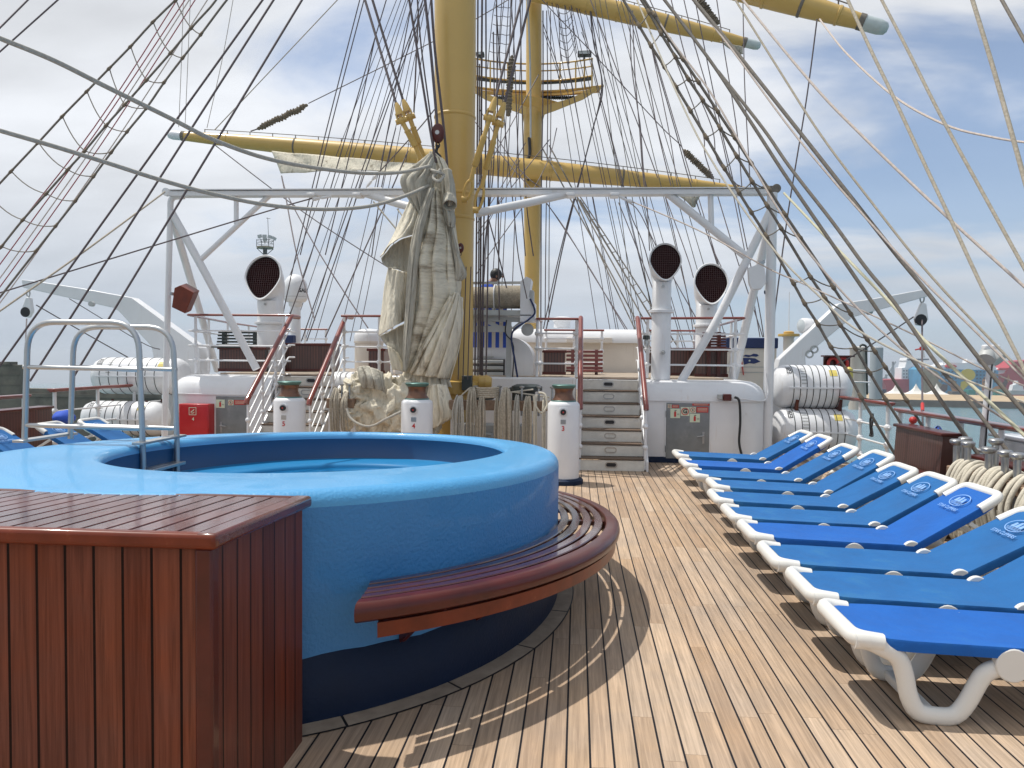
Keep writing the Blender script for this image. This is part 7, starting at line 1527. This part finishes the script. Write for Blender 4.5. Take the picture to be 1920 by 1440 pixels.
ship_poly(t, 'hull', [(1894, 740), (1895, 732), (1925, 733), (1930, 740)], YQ + 25, 5, m_lgrey); ship_poly(t, 'wheelhouse', [(1897, 732), (1900, 722), (1905, 721), (1906, 714), (1909, 714), (1910, 722), (1918, 724), (1920, 733)], YQ + 26, 4, m_white)
for x0, x1, y0, mm, lab in ((1816, 1829, 731, m_teal, 'small teal container on the quay below the yellow mural patch'), (1866, 1889, 731, m_teal, 'long teal container on the quay beside the grey vessel'), (1637, 1656, 733, m_navy, 'navy container at the left end of the quay'), (1655, 1662, 730, m_navy, 'small dark container just left of the marquees'), (1832, 1862, 733, m_lgrey, 'long grey shed on the quay between the teal containers'), (1785, 1812, 734, m_stone, 'low brown shed on the quay right of the marquees')):
    a = P(x0, y0, YQ + 14); b_ = P(x1, 742, YQ + 14); m = MB(); m.bbox((a.x, YQ + 14, b_.z - 1), (b_.x, YQ + 20, a.z)); tag(m.obj('container', mm, smooth=0), lab, 'container')
def craneT(px, h, Y, lab):
    t = thing('harbour_crane', lab, 'harbour crane', P(px, 720, Y)); 
    for a, b_ in (((px - 3, 722), (px, 722 - h)), ((px + 3, 722), (px, 722 - h)), ((px - 7, 722 - h * .55), (px + 5, 722 - h)), ((px, 722 - h * .5), (px + 4, 722 - h * .5))):
        m = MB(); m.bar(P(*a, Y), P(*b_, Y), 1.6, 1.6, up=(0, 1, 0)); part(m, 'lattice_leg', m_silo, t, 0)
craneT(1674, 44, 900, 'faint harbour crane on the horizon above the red ship bow'); craneT(1690, 34, 900, 'second faint harbour crane just left of the white ship bridge'); craneT(1661, 20, 900, 'lowest faint harbour crane at the far left of the port skyline')
m = MB(); a = P(1634, 652, 60); b_ = P(1655, 735, 60); m.lathe([((b_.x - a.x) / 2, -4), ((b_.x - a.x) / 2, 0), ((b_.x - a.x) / 2 - .1, .1)], P(1644, 652, 60), n=28); tag(m.obj('silo', m_silo), 'hazy grey cylindrical silo just right of the beige tank', 'silo')
m = MB(); a = P(1618, 651, 40); b_ = P(1590, 660, 40); m.bbox((P(1586, 641, 40).x, 40, P(1586, 690, 40).z), (P(1592, 641, 40).x + .5, 41, P(1586, 641, 40).z)); m = MB()
m.bbox((P(1640, 720, 700).x, 700, P(1640, 735, 700).z - 10), (P(2000, 720, 700).x, 760, P(1700, 724, 700).z)); tag(m.obj('port_shed', m_silo, smooth=0), 'long pale sheds on the horizon behind the moored ships', 'shed')
# ------------------------------------------------------------------ breakwater and floodlight tower, port side
m_bw = mat('breakwater_stone', (.15, .135, .105), .9, var=.35, vs=.5, dirt=(.08, .075, .06), dirt_s=.35, dirt_lo=.5, bump=.6, bs=2)
def wallbox(px0, px1, pyt, Y, Y2, name, lab, cat, extra=0, z0=-9):
    a = P(px0, pyt, Y); b_ = P(px1, pyt, Y); t = thing(name, lab, cat, (a.x, Y, a.z)); m = MB(); m.bbox((a.x, Y, z0), (b_.x, Y2, a.z)); part(m, 'masonry', m_bw, t, 0, .05); return t, a, b_
t, a, b_ = wallbox(-60, 40, 683, 62, 62.8, 'stone_bastion', 'weathered stone bastion at the left edge behind the port rail', 'bastion')
m = MB(); m.bbox((a.x - .3, 61.8, a.z), (P(22, 680, 62).x, 62.7, a.z + .25)); part(m, 'coping', m_bw, t, 0)
for z in (.8, 1.7, 2.6): m = MB(); m.bbox((a.x, 61.93, a.z - z - .06), (b_.x - .15, 61.995, a.z - z)); part(m, 'course_ledge', m_bw, t, 0)
t, a, b_ = wallbox(30, 470, 728, 80, 80.9, 'breakwater', 'low stone breakwater with the sea horizon above it on the port side', 'breakwater', z0=-12)
m = MB(); m.bbox((a.x, 79.8, a.z - .9), (b_.x, 79.99, a.z - .55)); part(m, 'ledge', m_bw, t, 0)
YT = 150; t = thing('floodlight_tower', 'distant floodlight tower top above the port cowl vent', 'tower', P(497, 720, YT))
k_ = YT / FPX; m = MB(); m.tube([P(497, 735, YT), P(497, 466, YT)], .42, 10); part(m, 'shaft', m_dgreen, t)
c = P(497, 466, YT); m = MB(); m.lathe([(1.7, 0), (1.75, .2), (1.7, .35)], c, n=8); part(m, 'platform', m_tan, t, 0)
for z in (.95, 1.6): m = MB(); m.tube([c + V((1.75 * math.cos(q), 1.75 * math.sin(q), z)) for q in [2 * PI * k / 8 for k in range(8)]], .05, 5, closed=True); part(m, 'guard_rail', m_dgreen, t)
for k in range(8):
    q = 2 * PI * k / 8; m = MB(); m.tube([c + V((1.75 * math.cos(q), 1.75 * math.sin(q), .3)), c + V((1.75 * math.cos(q), 1.75 * math.sin(q), 1.65))], .05, 5); part(m, 'guard_post', m_dgreen, t)
for k in range(4):
    q = 2 * PI * k / 4 + .4; m = MB(); m.tube([c + V((1.6 * math.cos(q), 1.6 * math.sin(q), 0)), c + V((0, 0, -1.5))], .07, 5); part(m, 'strut', m_dgreen, t)
for x, y, r_ in ((487, 443, -.2), (496, 443, 0), (506, 444, .3), (514, 447, .5), (497, 449, 0)):
    m = MB(); m.box(P(x, y, YT - .8), (.80, .3, .62), Matrix.Rotation(r_, 3, 'Y')); part(m, 'lamp_head', m_lgrey, t, 0)
    m = MB(); m.tube([P(x, y + 3, YT - .7), P(x * .6 + 497 * .4, 457, YT - .6)], .05, 5); part(m, 'lamp_arm', m_dgreen, t)
m = MB(); m.tube([P(504, 460, YT), P(502, 408, YT)], .05, 5); m.tube([P(499, 409, YT), P(507, 410, YT)], .05, 5); part(m, 'aerial', m_dgreen, t)
for px, py, Y, lab in ((95, 742, 22, 'a'),): pass
# more fine running rigging (all thin, spread through the sky)
def many(seed, n_, xa, xb, ya, yb, dx, Y0, Y1, w, m_, label, group, lean=0):
    r = random.Random(seed)
    for k in range(n_):
        f = (k + r.random() * .8) / n_; x0 = xa[0] + (xa[1] - xa[0]) * f; x1 = xb[0] + (xb[1] - xb[0]) * f + r.uniform(-dx, dx)
        rope([(x0, ya), (x1, yb)], Y0, Y1, w, m_, label, group, name='line')
many(3, 9, (745, 812), (490, 715), -8, 640, 10, 23, 22.5, 1.4, m_cable, 'very thin far rigging line fanning down to the port side behind the sail', 'very thin far lines fanning to port')
many(5, 12, (1020, 1110), (1115, 1330), -8, 690, 14, 23, 22, 1.3, m_cable, 'very thin far rigging line fanning down to starboard right of the far mast', 'very thin far lines fanning to starboard')
many(9, 6, (1110, 1180), (1190, 1420), -8, 700, 10, 22, 21, 1.4, m_tar, 'very thin far line crossing behind the starboard shroud ladder', 'very thin far lines behind the starboard shrouds')
many(11, 5, (938, 985), (895, 960), -8, 640, 6, 20, 20, 1.6, m_cable, 'thin line hanging between the two masts', 'thin lines between the two masts')

# thin sea air over the whole scene (sky outside it)
m_haze = bpy.data.materials.new('haze'); m_haze.use_nodes = True; n = m_haze.node_tree
for x_ in list(n.nodes): n.nodes.remove(x_)
o_ = n.nodes.new('ShaderNodeOutputMaterial'); v_ = n.nodes.new('ShaderNodeVolumePrincipled'); v_.inputs['Color'].default_value = (.82, .89, .97, 1); v_.inputs['Density'].default_value = .00036; v_.inputs['Anisotropy'].default_value = .2
lk(n, v_.outputs[0], o_.inputs['Volume'])
m = MB(); m.bbox((-9100, -70, seaz(9000) - 6), (9100, 9100, 24)); hz_ = m.obj('haze', m_haze, smooth=0); hz_['kind'] = 'stuff'; hz_['label'] = 'thin pale sea haze'
